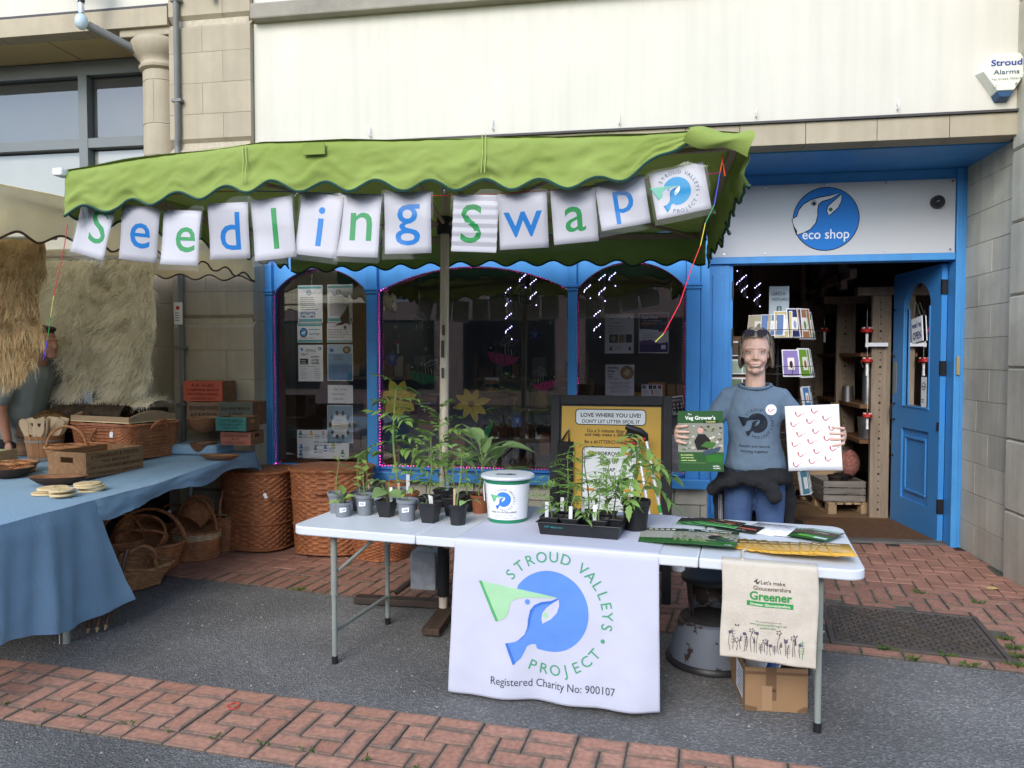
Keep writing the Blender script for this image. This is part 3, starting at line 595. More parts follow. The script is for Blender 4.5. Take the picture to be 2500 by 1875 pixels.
# ---------------------------------------------------------------- stone pilaster at the left of the shop
pil=thing('stone_pilaster', 'wide pale stone pilaster with grooved bands beside the blue shopfront', 'pilaster', (-3.4, 5.8, 0))
core=MB().bb((-3.73, 5.63, 0), (-3.065, 6.4, 8)).build('core', M_JOINT, pil, world=True)
def pil_block(z0, z1, top_ch, bot_ch):
    hs=max(1, round((z1-z0)/.245));dz=(z1-z0)/hs
    for i in range(hs):
        a, b=z0+i*dz, z0+(i+1)*dz;cut=-3.46 if(i%2)else-3.28
        for x0, x1 in((-3.755, cut), (cut, -3.04)):
            zt=b-(.05 if(i==hs-1 and top_ch)else 0);zb=a+(.05 if(i==0 and bot_ch)else 0)
            q=MB();yf=5.60+random.uniform(0, .002)
            prof=[(yf, zb+.0013), (yf, zt-.0013)]+([(yf+.05, b-.001)]if zt<b else[])+[(6.0, b-.0013), (6.0, a+.0013)]+([(yf+.05, a+.001)]if zb>a else[])
            n=len(prof);xa, xb=x0+.0013, x1-.0013
            vs=[(xa, p[0], p[1])for p in prof]+[(xb, p[0], p[1])for p in prof]
            q.add(vs, [tuple(range(n)), tuple(range(2*n-1, n-1, -1))]+[(k_, n+k_, n+(k_+1)%n, (k_+1)%n)for k_ in range(n)])
            q.build('stone', M_STONE, pil, world=True)
pil_block(0, .42, True, False);pil_block(.42, 1.85, True, True);pil_block(1.85, 3.28, True, True);pil_block(3.28, 4.27, True, True);pil_block(4.27, 6.0, False, True)
# ---------------------------------------------------------------- column, canopy and window of the next building
colm=thing('stone_column', 'round pale stone column with moulded capital left of the pilaster', 'column', (-3.96, 5.83, 0))
CX, CY=-3.96, 5.83
def arcblock(z0, z1, a0, a1, r=.172, r2=None):
    r2=r2 or r;n=40 if a1-a0>200 else 12;m=MB()
    vs=[]
    for(rr, zz)in((r-.004, z0), (r, z0+.004), (r2, z1-.004), (r2-.004, z1)):
        for i in range(n+1):
            a=R(a0+(a1-a0)*i/n);vs.append((rr*math.cos(a), rr*math.sin(a), zz))
    w=n+1;fs=[(j*w+i, j*w+i+1, (j+1)*w+i+1, (j+1)*w+i)for j in range(3)for i in range(n)]
    m.add(vs, fs);return m.build('stone', M_STONE, colm, smooth=True)
MB().lathe([(.166, .9), (.155, 4.1)], 32).build('core', M_JOINT, colm, smooth=True)
z=1.02;i=0
while z<3.93:
    h=.36 if i%2==0 else .26;z1=min(z+h, 3.95)
    if i%2:arcblock(z+.002, z1-.002, -180, 180, .172-z*.003, .172-z1*.003)
    else:
        for a0 in(-175, -85, 5, 95):arcblock(z+.002, z1-.002, a0+.5, a0+89.5, .172-z*.003, .172-z1*.003)
    z=z1;i+=1
MB().lathe([(.16, 3.955), (.185, 3.97), (.19, 3.99), (.175, 4.01), (.175, 4.03), (.2, 4.06), (.235, 4.10), (.25, 4.15), (.25, 4.18), (.235, 4.2)], 36).build('capital', M_STONE, colm, smooth=True)
MB().bb((-.26, -.2, 4.2), (.26, .26, 4.262)).build('abacus', M_STONE, colm, bevel=.006)
MB().lathe([(.22, .86), (.235, .89), (.22, .93), (.19, .95), (.178, 1.015)], 36).build('base_moulding', M_STONE, colm, smooth=True)
MB().bb((-.25, -.25, .70), (.25, .25, .858)).bb((-.30, -.30, 0), (.30, .30, .698)).build('plinth', M_STONE, colm, bevel=.01)
nb=thing('bank_building', 'neighbouring building with stone canopy beam, ochre soffit and large grey framed windows', 'building', (-7, 6, 0))
MB().bb((-12, 5.66, 4.44), (-3.76, 6.0, 8)).build('rendered_wall', M_RENDER, nb, world=True)
MB().bb((-12, 5.615, 4.415), (-3.76, 5.7, 4.44)).build('flashing', MATS['lead_flashing'], nb, world=True)
beam=MB().bb((-12, 5.625, 4.275), (-3.77, 5.8, 4.41)).build('canopy_beam', M_JOINT, nb, world=True)
for a in np.arange(-11.9, -3.9, .82):MB().bb((a+.003, 5.60, 4.262), (min(a+.82, -3.762)-.003, 5.75, 4.413)).build('stone', M_STONE, beam, world=True, bevel=.003)
M_OCHRE=mk('ochre_soffit_paint', (.52, .40, .20), .8, .08, 2, .1, 30, stain=(.33, .23, .1), stain_amt=.4)
sf=MB().bb((-12, 5.75, 4.275), (-3.77, 6.2, 4.33)).build('soffit', M_JOINT, nb, world=True)
for a in np.arange(-11.5, -3.9, .93):MB().bb((a+.012, 5.755, 4.264), (a+.918, 6.15, 4.285)).build('panel', M_OCHRE, sf, world=True, bevel=.006)
M_GREYF=mk('grey_window_paint', (.16, .175, .175), .5, .08, 4)
MB().bb((-12, 6.15, 4.13), (-3.77, 6.3, 4.26)).build('window_head', M_GREYF, nb, world=True, bevel=.004)
for a in(-10.6, -9.0, -7.0, -4.99, -4.02):MB().bb((a-.045, 6.14, 0), (a+.045, 6.26, 4.13)).build('mullion', M_GREYF, nb, world=True, bevel=.004)
MB().bb((-12, 6.145, 3.47), (-3.77, 6.25, 3.56)).build('transom', M_GREYF, nb, world=True, bevel=.004)
MB().bb((-12, 6.15, .0), (-3.77, 6.3, .5)).build('panel', M_STONE, nb, world=True)
M_GL2=glassm('tall_window_glass', (.86, .88, .88), 1.0, .02, .02)
for a, b in((-12, -10.65), (-10.55, -9.05), (-8.95, -7.05), (-6.95, -5.035), (-4.945, -4.065)):
    for z0, z1 in((.5, 3.47), (3.56, 4.13)):MB().add([(a, 6.21, z0), (b, 6.21, z0), (b, 6.21, z1), (a, 6.21, z1)], [(0, 1, 2, 3)]).build('pane', M_GL2, nb, world=True)
M_BLIND=mk('pale_roller_blind', (.62, .60, .52), .8, .06, 3)
for a, b in((-6.95, -5.035), (-4.945, -4.065)):MB().bb((a+.002, 6.23, 1.9), (b-.002, 6.236, 3.46)).build('blind', M_BLIND, nb, world=True);MB().bb((a+.002, 6.23, 3.562), (b-.002, 6.236, 4.125)).build('panel', mk('grey_reflection_panel', (.13, .13, .12), .7, .15, 2), nb, world=True)  # upper grey panel added behind the glass to imitate the pane's grey reflection
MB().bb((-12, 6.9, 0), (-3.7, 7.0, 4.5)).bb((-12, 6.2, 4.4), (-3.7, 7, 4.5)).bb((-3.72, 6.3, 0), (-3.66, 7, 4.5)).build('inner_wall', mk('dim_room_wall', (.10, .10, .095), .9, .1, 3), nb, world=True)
# ---------------------------------------------------------------- opposite side of the street (seen mirrored in the glass)
opp=thing('opposite_building', 'red brick building across the street seen only mirrored in the shop windows', 'building', (0, -12, 0))
bm_, bn, bl_, bb_=_nodes('distant_brickwork')
tc=bn.new('ShaderNodeTexCoord');bt=bn.new('ShaderNodeTexBrick');mp=bn.new('ShaderNodeMapping');mp.inputs['Rotation'].default_value=(R(90), 0, 0)
bl_.new(tc.outputs['Object'], mp.inputs[0]);bl_.new(mp.outputs[0], bt.inputs['Vector'])
bt.inputs['Color1'].default_value=(.66, .40, .32, 1);bt.inputs['Color2'].default_value=(.54, .30, .235, 1);bt.inputs['Mortar'].default_value=(.42, .36, .30, 1)
bt.inputs['Scale'].default_value=1;bt.inputs['Brick Width'].default_value=.23;bt.inputs['Row Height'].default_value=.075;bt.inputs['Mortar Size'].default_value=.006
bl_.new(bt.outputs[0], bb_.inputs['Base Color']);bb_.inputs['Roughness'].default_value=.9
MB().bb((-24, -12.6, 0), (24, -12.0, 5.2)).build('wall', bm_, opp, world=True)
for x in np.arange(-16, 17, 4):
    w=MB().bb((x-.7, -12.02, 3.4), (x+.7, -11.98, 4.8)).build('window', M_WHITE, opp, world=True)
    MB().bb((x-.62, -11.985, 3.48), (x+.62, -11.97, 4.72)).build('pane', mk('dark_pane', (.03, .035, .04), .1), w, world=True)
    s=MB().bb((x-1.5, -12.03, .5), (x+1.5, -11.96, 2.8)).build('shop_window', mk('dark_green_frame', (.03, .05, .04), .5), opp, world=True)
    MB().bb((x-1.4, -11.965, .6), (x+1.4, -11.95, 2.7)).build('pane', MATS['dark_pane'], s, world=True)
# ---------------------------------------------------------------- small fittings on the walls
cp=thing('conduit_pipe', 'thin grey conduit pipe clipped down the stone pilaster', 'pipe', (-3.665, 5.58, 0))
M_PIPE=mk('grey_pipe_paint', (.17, .165, .155), .5, .12, 6, .05)
MB().tube([(-3.665, 5.575, .8), (-3.665, 5.575, 2.9), (-3.665, 5.575, 3.2), (-3.69, 5.60, 3.24), (-3.69, 5.60, 3.30), (-3.665, 5.572, 3.36), (-3.665, 5.572, 6)], .024, 10).build('pipe', M_PIPE, cp, smooth=True, world=True)
for z in(1.15, 1.62, 2.6, 3.62, 4.42):MB().bb((-3.705, 5.545, z), (-3.62, 5.6, z+.025)).build('clip', M_PIPE, cp, world=True, bevel=.003)
pl=MB().bb((-3.70, 5.532, 1.82), (-3.632, 5.546, 2.0)).build('notice_plate', M_WHITE, cp, world=True)
F=Flat(XZ((-3.70, 5.532, 1.82)));F.poly(circ(.034, .135, .016, 12), '#c02020');F.lines(.01, .09, .05, 4, .02, .006, '#444444', 0);F.done(pl, world=True)
hk=None
for i, (px, pz)in enumerate(((-2.055, 3.29), (-1.072, 3.30), (-.113, 3.29), (.865, 3.295), (1.822, 3.295))):
    nm=['left end of the row', 'over the awning seam', 'above the letter cards', 'just beyond the green canopy', 'above the white shop sign'][i]
    o=MB().tube([(0, .006, .0), (0, -.03, .0), (0, -.035, .01), (0, -.035, .055)], .005, 6).tube([(0, .004, .03), (0, -.012, .07)], .006, 6).build('wall_peg', M_WHITE, smooth=True)
    o.location=(px, 5.645, pz);tag(o, 'small pale metal peg on the cream wall '+nm, 'peg', 'pegs along the foot of the cream wall')
al=thing('alarm_box', 'cream six-sided burglar alarm box with blue base on the cream wall', 'alarm box', (2.487, 5.65, 3.47))
hexo=[(-.075, .165), (.10, .165), (.165, .05), (.06, -.12), (-.06, -.12), (-.165, .035)];
def frus(p0, p1, y0, y1, name, mat):
    n=len(p0);vs=[(a, y0, b)for a, b in p0]+[(a, y1, b)for a, b in p1]
    return MB().add(vs, [tuple(range(n)), tuple(range(2*n-1, n-1, -1))]+[(i, n+i, n+(i+1)%n, (i+1)%n)for i in range(n)]).build(name, mat, al, bevel=.004)
frus([(a*.86, b*.86)for a, b in hexo], hexo, -.075, -.0, 'cover', mk('cream_plastic', (.70, .70, .60), .4, .03, 5))
frus([(.052, -.106), (.03, -.145), (-.03, -.145), (-.052, -.106)], [(.062, -.122), (.04, -.165), (-.04, -.165), (-.062, -.122)], -.068, -.001, 'strobe_base', mk('blue_plastic', (.03, .08, .17), .25, .1, 5))
F=Flat(XZ((0, -.0765, 0)))
F.text('Stroud', 0, .062, .042, '#2b3a8c', bold=.03, sx=1.25);F.text('Alarms', 0, .004, .032, '#45566a', sx=1.3, bold=.01);F.text('Tel: 01453 750519', 0, -.035, .014, '#6c7068', sx=1.3)
F.poly(circ(-.07, -.075, .011, 12), '#777a70');F.poly(circ(-.07, -.075, .007, 12), '#d8d8c4', 1);F.poly(circ(.066, -.066, .010, 12), '#8a8a80');F.done(al, 'lettering')
fl=thing('flood_light', 'dark flood light and grey bulkhead lamp hanging at the top left', 'lamp', (-4.45, 5.5, 4.75))
MB().box((-.15, -.05, -.02), (.28, .12, .16), TM((0, 0, 0), R(10), ry=R(30))).build('head', M_PIPE, fl, bevel=.01)
hx, hz=-4.37, 4.18
MB().ball((-4.36, 5.4, 4.66), (.1, .08, .07), 14).build('junction', mk('brown_plastic', (.05, .035, .025), .4), fl, world=True, smooth=True)
MB().tube([(-4.36, 5.4, 4.60), (-4.355, 5.39, 4.5), (-4.365, 5.385, 4.42), (-4.37, 5.385, 4.38)], .025, 10).build('flexible_arm', M_BLACK, fl, world=True, smooth=True)
MB().tube([(-4.37, 5.385, 4.385), (-4.37, 5.385, 4.30)], .022, 10).build('collar', M_CHROME, fl, world=True, smooth=True)
MB().ball((-4.37, 5.385, 4.235), (.05, .05, .065), 14).build('lamp_end', mk('pale_blue_grey_plastic', (.45, .55, .6), .35), fl, world=True, smooth=True)
MB().tube([(-4.35, 5.43, 4.225), (-4.08, 5.72, 4.1)], .035, 10).build('tube_body', M_PIPE, fl, world=True, smooth=True)
ib=MB().tube([(-3.36, 5.57, 4.8), (-3.34, 5.55, 4.52), (-3.34, 5.55, 4.42)], .022, 8).tube([(-3.46, 5.5, 4.75), (-3.44, 5.5, 4.62), (-3.38, 5.5, 4.57), (-3.34, 5.52, 4.6)], .015, 8)
tag(ib.build('iron_bracket', M_BLACK, smooth=True), 'black scrolled iron bracket end high on the stone pilaster', 'bracket')


# ================================================================ SHOPFRONT (blue timber), glass, door, sign
sfr=thing('shopfront', 'bright blue painted timber shopfront with three arched windows', 'shopfront', (-1.25, 5.85, 0))
POSTS=[(-3.078, -2.985), (-2.156, -2.065), (-.508, -.438), (.396, .500)]
WINS=[(-2.985, -2.156, 2.085, 2.292), (-2.065, -.508, 2.09, 2.28), (-.438, .396, 2.085, 2.292)]
for i, (a, b)in enumerate(POSTS):
    p=MB().bb((a, 5.795, .62), (b, 5.92, 2.448)).build('post', M_BLUE, sfr, world=True, bevel=.006)
    MB().bb((a-.014, 5.775, 2.095), (b+.014, 5.86, 2.118)).bb((a-.008, 5.783, 2.072), (b+.008, 5.86, 2.0945)).build('capital', M_BLUE, p, world=True, bevel=.004)
MB().bb((.503, 5.805, .62), (.570, 5.93, 2.448)).build('side_post', M_BLUE, sfr, world=True, bevel=.005)
def arch_pts(a, b, zs, za, n=20):
    w=(b-a)/2;h=za-zs;r=(w*w+h*h)/(2*h);c=(a+b)/2;zc=za-r;t=math.asin(w/r)
    return[(c+r*math.sin(-t+2*t*i/n), zc+r*math.cos(-t+2*t*i/n))for i in range(n+1)]
for a, b, zs, za in WINS:
    A=arch_pts(a+.002, b-.002, zs, za);q=MB()
    for y in(5.835, 5.90):q.add([(x, y, z_)for x, z_ in A]+[(x, y, 2.448)for x, z_ in A], [(i, i+1, len(A)+i+1, len(A)+i)for i in range(len(A)-1)])
    q.add([(x, 5.835, z_)for x, z_ in A]+[(x, 5.90, z_)for x, z_ in A], [(i, i+1, len(A)+i+1, len(A)+i)for i in range(len(A)-1)])
    q.build('arched_head', M_BLUE, sfr, world=True)
    MB().bb((a+.002, 5.845, .628), (b-.002, 5.905, .655)).build('bottom_rail', M_BLUE, sfr, world=True, bevel=.004)
    MB().add([(a, 5.875, .65), (b, 5.875, .65), (b, 5.875, 2.30), (a, 5.875, 2.30)], [(0, 1, 2, 3)]).build('pane', M_GLASS, sfr, world=True)
MB().bb((-3.085, 5.755, .545), (.58, 5.96, .622)).build('window_sill', M_BLUE, sfr, world=True, bevel=.008)
MB().bb((-3.085, 5.83, 2.45), (.575, 5.95, 3.07)).build('fascia', M_BLUE, sfr, world=True)
MB().bb((-3.085, 5.79, 2.50), (.575, 5.829, 2.53)).build('fascia_moulding', M_BLUE, sfr, world=True, bevel=.005)
MB().bb((.52, 5.932, 0), (.575, 6.50, 3.07)).build('porch_side', M_BLUE, sfr, world=True)
MB().bb((.58, 6.505, 0), (.80, 6.56, 2.335)).build('door_jamb', M_BLUE, sfr, world=True, bevel=.004)
MB().bb((.66, 6.492, .2), (.755, 6.504, 2.25)).build('jamb_panel', M_BLUE, sfr, world=True, bevel=.003)
MB().bb((.800, 6.52, 0), (.83, 6.62, 2.335)).build('door_stop', M_BLUE, sfr, world=True, bevel=.003)
MB().bb((2.552, 6.470, 0), (2.60, 6.62, 3.07)).build('door_jamb', M_BLUE, sfr, world=True, bevel=.006)
MB().bb((2.603, 6.485, 0), (2.632, 6.62, 3.07)).build('jamb_moulding', M_BLUE, sfr, world=True, bevel=.006)
MB().bb((.58, 6.475, 2.337), (2.550, 6.62, 2.394)).build('door_head', M_BLUE, sfr, world=True, bevel=.005)
MB().bb((.58, 6.505, 2.394), (2.550, 6.60, 3.07)).build('sign_backing', M_BLUE, sfr, world=True)
for z in(.9, 1.72, 2.12):MB().bb((.822, 6.500, z-.075), (.834, 6.519, z+.075)).build('hinge', M_BLACK, sfr, world=True)
MB().bb((2.565, 6.452, 1.41), (2.590, 6.470, 1.56)).build('bell_push', mk('brass', (.45, .36, .18), .4, metal=.5), sfr, world=True, bevel=.003)
# --- name board
sg=thing('shop_sign', 'white name board with round blue bird emblem reading eco shop above the doorway', 'sign', (1.57, 6.5, 2.39))
MB().bb((.60, 6.488, 2.396), (2.545, 6.503, 2.985)).build('board', mk('white_sign_board', (.52, .53, .54), .5, .03, 1.5), sg, world=True)
F=Flat(XZ((1.56, 6.488, 2.692)));r=.262;K=lambda L:[((x-840)/222.*r, (665-y)/222.*r)for x, y in L]
F.poly(circ(0, 0, r, 48), '#10151c', 0);F.poly(circ(0, 0, r*.972, 48), '#1d74c4', 1)
HEAD=[(617, 660), (648, 643), (660, 600), (690, 560), (740, 532), (800, 516), (860, 507), (925, 490), (872, 524), (812, 540), (787, 562), (781, 600), (782, 640), (770, 690), (735, 733), (690, 756), (647, 768)]
def grow(L, d):
    P=L;n=len(P);o=[]
    for i in range(n):
        a, b, c=Vector(P[i-1]), Vector(P[i]), Vector(P[(i+1)%n]);t=((c-a).normalized()if(c-a).length else Vector((1, 0)));o.append((b.x+t.y*d, b.y-t.x*d))
    return o
arcb=[(840-222*math.cos(R(t))*.985, 665-222*math.sin(R(t))*.985)for t in(-28, -20, -12, -5)]
F.poly(K(grow(HEAD, 7)), '#10151c', 2);F.poly(K(HEAD+[(650, 745), (632, 715), (622, 690)]), '#cfd2d4', 3)
LEAF=[(940, 500), (938, 545), (917, 588), (860, 640), (847, 610), (855, 577), (890, 545)]
F.poly(K(grow(LEAF, 6)), '#10151c', 2);F.poly(K(LEAF), '#cfd2d4', 3)
F.poly(K(circ(870, 601, 13, 14)), '#10151c', 4);F.poly(K(circ(870, 601, 8, 12)), '#2f7d3c', 5)
F.poly(K(circ(757, 552, 22, 16)), '#9aa0a4', 4);F.poly(K(circ(759, 557, 12, 12)), '#16181a', 5)
F.text('eco shop', -.002, -.162, .082, '#dfe6ec', 4, bold=.012, maxw=.37);F.done(sg, 'emblem', world=True)
for i, (x, z)in enumerate(((.75, 2.97), (1.08, 2.968), (1.55, 2.97), (2.02, 2.97), (2.52, 2.965), (.75, 2.42), (1.08, 2.42), (1.55, 2.415), (2.02, 2.42), (2.51, 2.42))):
    MB().tube([(x, 6.488, z), (x, 6.481, z)], .009, 8).build('bolt', M_CHROME, sg, world=True)
cm=thing('security_camera', 'small black dome camera on the white shop sign', 'camera', (2.406, 6.488, 2.80))
MB().tube([(0, 0, 0), (0, -.03, 0)], .052, 20).build('housing', M_BLACK, cm, smooth=True)
MB().ball((.005, -.03, .0), (.034, .026, .034), 14).build('dome', mk('dark_dome', (.03, .03, .035), .1), cm, smooth=True)
# --- open door leaf
DW_, DT=.86, .045
dr=thing('shop_door', 'blue panelled shop door with arched glass standing open inward', 'door', (2.548, 6.615, .012));dr.matrix_basis=TM((2.548, 6.615, .012), R(96))
# local frame: x from hinge to free edge, +y is the outer face turned to the street, z up
M_BLUE_D=mk('blue_door_paint', (.055, .255, .58), .4, .09, 3, .08, 18, stain=(.035, .17, .40), stain_amt=.3, stain_scale=3)
leaf=MB();H_=2.31
u0, u1, zb, zs, za=.175, .665, 1.09, 1.98, 2.20
leaf.bb((0, 0, 0), (u0, DT, H_)).bb((u1, 0, 0), (DW_, DT, H_)).bb((u0, 0, .90), (u1, DT, zb)).bb((u0, 0, 0), (u1, DT, .26)).bb((u0, .004, .26), (u1, DT-.018, .90))
A=[(u0+(u1-u0)/2-(u1-u0)/2*math.cos(PI*i/16), zs+(za-zs)*math.sin(PI*i/16))for i in range(17)]
for y in(0, DT):leaf.add([(x, y, z_)for x, z_ in A]+[(x, y, H_)for x, z_ in A], [(i, i+1, 17+i+1, 17+i)for i in range(16)])
leaf.add([(x, 0, z_)for x, z_ in A]+[(x, DT, z_)for x, z_ in A], [(i, i+1, 17+i+1, 17+i)for i in range(16)])
leaf.build('leaf', M_BLUE_D, dr)
mo=MB()
for a, b in(((u0+.05, DT-.018, .33), (u1-.05, DT-.002, .355)), ((u0+.05, DT-.018, .81), (u1-.05, DT-.002, .835)), ((u0+.05, DT-.018, .355), (u0+.075, DT-.002, .81)), ((u1-.075, DT-.018, .355), (u1-.05, DT-.002, .81))):mo.bb(a, b)
mo.build('panel_moulding', M_BLUE_D, dr, bevel=.006)
gb=MB()
for a, b in(((u0+.001, DT-.012, zb), (u0+.018, DT+.006, zs)), ((u1-.018, DT-.012, zb), (u1-.001, DT+.006, zs)), ((u0+.018, DT-.012, zb+.001), (u1-.018, DT+.006, zb+.018))):gb.bb(a, b)
gb.build('glazing_bead', M_BLUE_D, dr, bevel=.004)
MB().add([(u0, .02, zb), (u1, .02, zb), (u1, .02, za), (u0, .02, za)], [(0, 1, 2, 3)]).build('pane', glassm('door_glass', (.75, .82, .8), 1, .01, .10), dr)
for z in(.30, 1.45, 2.12):MB().bb((-.012, .004, z-.06), (.012, DT+.004, z+.06)).build('hinge', M_BLACK, dr)
MB().bb((.0, DT, .93), (.02, DT+.012, 1.0)).build('latch', M_BLACK, dr)
MB().tube([(.80, DT, .96), (.80, DT+.04, .97), (.80, DT+.045, 1.03), (.80, DT+.04, 1.10), (.80, DT, 1.11)], .009, 8).build('handle', M_BLACK, dr, smooth=True)
MB().bb((.78, DT, 1.2), (.84, DT+.003, 1.5)).build('push_plate', M_STEEL, dr)
for z in(.62, 1.55, 1.98):MB().tube([(.83, DT, z), (.83, DT+.006, z)], .012, 10).build('lock', M_BLACK, dr)
os_=thing('open_sign', 'small white tile reading we\'re open hung inside the door glass', 'sign');os_.matrix_basis=dr.matrix_basis@TM((.50, .040, 1.66), R(180), ry=R(-8))
MB().bb((0, 0, 0), (.19, .008, .22)).build('tile', M_PAPER, os_)
F=Flat(lambda a, b, l:(a, -l, b));F.text("we're", .095, .13, .055, '#1d3a6e', bold=.03, maxw=.16);F.text('OPEN', .095, .03, .065, '#1d3a6e', bold=.035, maxw=.15);F.done(os_, 'lettering')
MB().tube([(.02, .004, .22), (.095, .004, .36)], .0015, 5).tube([(.17, .004, .22), (.095, .004, .36)], .0015, 5).build('string', M_STEEL, os_)
ns=thing('no_smoking_notice', 'white no smoking notice low on the door glass', 'notice');ns.matrix_basis=dr.matrix_basis@TM((.32, .042, 1.11), R(180))
MB().bb((0, 0, 0), (.09, .002, .26)).build('paper', M_PAPER, ns)
F=Flat(lambda a, b, l:(a, -l, b));F.poly(circ(.045, .18, .035, 20), '#333333');F.poly(circ(.045, .18, .028, 20), '#dddddd', 1);F.rect(.02, .172, .07, .182, '#333333', 2);F.lines(.01, .06, .07, 2, .02, .007, '#444444', 1);F.done(ns)

# ================================================================ SHOP INTERIOR
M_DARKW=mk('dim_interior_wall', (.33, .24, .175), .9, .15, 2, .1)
M_FLOORW=woodm('shop_floor_wood', (.20, .125, .065), (.12, .07, .035), 3, .6, 0)
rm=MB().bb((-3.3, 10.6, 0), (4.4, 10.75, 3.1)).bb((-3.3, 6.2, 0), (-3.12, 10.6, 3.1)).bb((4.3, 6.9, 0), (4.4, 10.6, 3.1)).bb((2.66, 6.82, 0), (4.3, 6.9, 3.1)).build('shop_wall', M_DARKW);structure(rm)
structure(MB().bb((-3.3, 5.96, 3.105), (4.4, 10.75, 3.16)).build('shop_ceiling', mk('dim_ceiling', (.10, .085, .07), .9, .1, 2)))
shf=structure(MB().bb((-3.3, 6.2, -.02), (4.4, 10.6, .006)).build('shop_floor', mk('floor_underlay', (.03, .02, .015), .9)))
for i in range(22):
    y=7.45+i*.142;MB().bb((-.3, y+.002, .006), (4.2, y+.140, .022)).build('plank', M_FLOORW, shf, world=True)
M_COIR=mk('coir_matting', (.115, .055, .022), .95, .25, 25, .8, 120)
tag(MB().bb((.84, 6.63, .006), (2.52, 7.44, .024)).build('door_mat', M_COIR), 'brown coir matting across the open doorway', 'door mat')
tag(MB().bb((.80, 6.51, .0), (2.55, 6.628, .026)).build('door_threshold', mk('grey_threshold', (.11, .10, .09), .8, .25, 9, .3), bevel=.006), 'worn grey threshold strip at the open doorway', 'threshold')
# --- drilled pine uprights and shelves on the right of the shop
M_PALEW=woodm('pale_scaffold_board', (.33, .26, .19), (.23, .17, .115), 2.5, .8, 2, .1)
su=thing('wooden_shelving', 'tall shelving of drilled pine uprights behind the open door', 'shelving', (2.4, 8.4, 0))
holes=mk('drilled_hole', (.02, .015, .01), .9)
for(x, y, w, top)in((2.235, 7.50, .17, 2.14), (2.135, 8.35, .19, 2.12), (2.05, 9.3, .18, 2.08)):
    up=MB().bb((x, y, .02), (x+w, y+.05, top)).build('upright', M_PALEW, su, world=True, bevel=.003)
    hl=MB()
    for k in range(30):hl.tube([(x+w*.45, y-.0006, .1+k*.068), (x+w*.45, y+.002, .1+k*.068)], .007 if k%5 else .012, 8)
    hl.build('drilled_holes', holes, up, world=True)
    MB().bb((x-.14, y-.03, top), (x+w+.12, y+.08, top+.075)).build('cross_arm', M_PALEW, su, world=True, bevel=.003)
for z, d in((.72, .36), (1.06, .36), (1.56, .30)):
    MB().bb((2.16, 7.58, z), (2.62, 10.2, z+.035)).build('shelf', M_WOODD, su, world=True)
MB().bb((2.0, 7.4, 2.30), (2.06, 10.3, 2.38)).build('rail', M_PALEW, su, world=True)
for y in(7.7, 8.5, 9.2):MB().bb((2.0, y, 2.22), (2.06, y+.12, 3.0)).build('stud', M_PALEW, su, world=True)
for x, y in((.9, 9.8), (1.5, 9.9), (1.95, 9.2)):MB().bb((x, y, 0), (x+.12, y+.12, 3.1)).build('stud', M_PALEW, su, world=True)
# --- stock on the shelves
def lathe_thing(name, label, cat, loc, prof, mat, n=20, group=None, extra=None):
    t=thing(name, label, cat, loc, 0, group);MB().lathe(prof, n).build('body', mat, t, smooth=True)
    if extra:extra(t)
    return t
M_TIN=mk('brushed_tin', (.5, .5, .48), .35, .1, 12, metal=.9)
lathe_thing('metal_flask', 'tall steel flask on the middle shelf beside the drilled upright', 'flask', (2.27, 7.72, 1.095), [(.05, 0), (.05, .30), (.035, .34), (.028, .36), (.028, .40)], M_TIN, extra=lambda t:MB().tube([(-.045, 0, .36), (-.07, 0, .42), (0, 0, .45), (.07, 0, .42), (.045, 0, .36)], .005, 6).build('handle', M_CHROME, t, smooth=True))
lathe_thing('tin_mug', 'small shiny tin can on the middle shelf', 'tin', (2.20, 8.15, 1.095), [(.055, 0), (.055, .16), (.05, .16)], M_TIN)
lathe_thing('steel_pail', 'steel stock pail on the lower shelf', 'pail', (2.29, 7.75, .755), [(.085, 0), (.1, .2), (.104, .2), (.104, .21)], M_TIN)
for i, (x, y, z, s)in enumerate(((2.175, 7.45, 1.78, 1.1), (2.18, 7.45, 1.50, 1.0), (2.19, 7.45, .98, .9), (2.00, 8.3, 1.82, .9), (.0, 0, 0, 0))[:4]):
    t=thing('toadstool_ornament', 'red and white toadstool ornament hanging '+['highest on the nearest upright', 'second down on the nearest upright', 'lowest on the nearest upright', 'on the further shelving post'][i], 'ornament', (x, y, z), 0, 'hanging toadstool ornaments')
    MB().lathe([(.002, .055*s), (.03*s, .05*s), (.048*s, .03*s), (.052*s, .012*s), (.045*s, .005*s), (.012*s, .002*s)], 14).build('cap', flatc('#a82018', .5), t, smooth=True)
    MB().lathe([(.013*s, .0), (.011*s, -.06*s), (.014*s, -.12*s)], 10).build('stem', M_WHITE, t, smooth=True)
    for a in range(5):
        sp=MB();sp.ball((.035*s*math.cos(a*1.26), .035*s*math.sin(a*1.26), .043*s), .009*s, 6);sp.build('white_spot', M_WHITE, t)
    MB().tube([(0, 0, .055*s), (0, 0, .2*s)], .0012, 4).build('string', M_WHITE, t)
ap=MB()
ap.grid(lambda u_, v_:(2.09+.12*(u_-.5)*(1-.5*v_)*2*.7, 8.18+.02*math.sin(u_*14), .72+.36*v_), 16, 8)
tag(ap.build('cloth_bag', mk('tan_cloth', (.22, .14, .07), .9, .15, 20), smooth=True, solid=.01), 'folded tan cloth hanging beside the middle shelf', 'cloth')
tag(MB().bb((2.16, 7.44, 1.655), (2.36, 7.452, 1.69)).build('shelf_label', M_PAPER), 'narrow white shelf label pinned to the drilled upright', 'label')
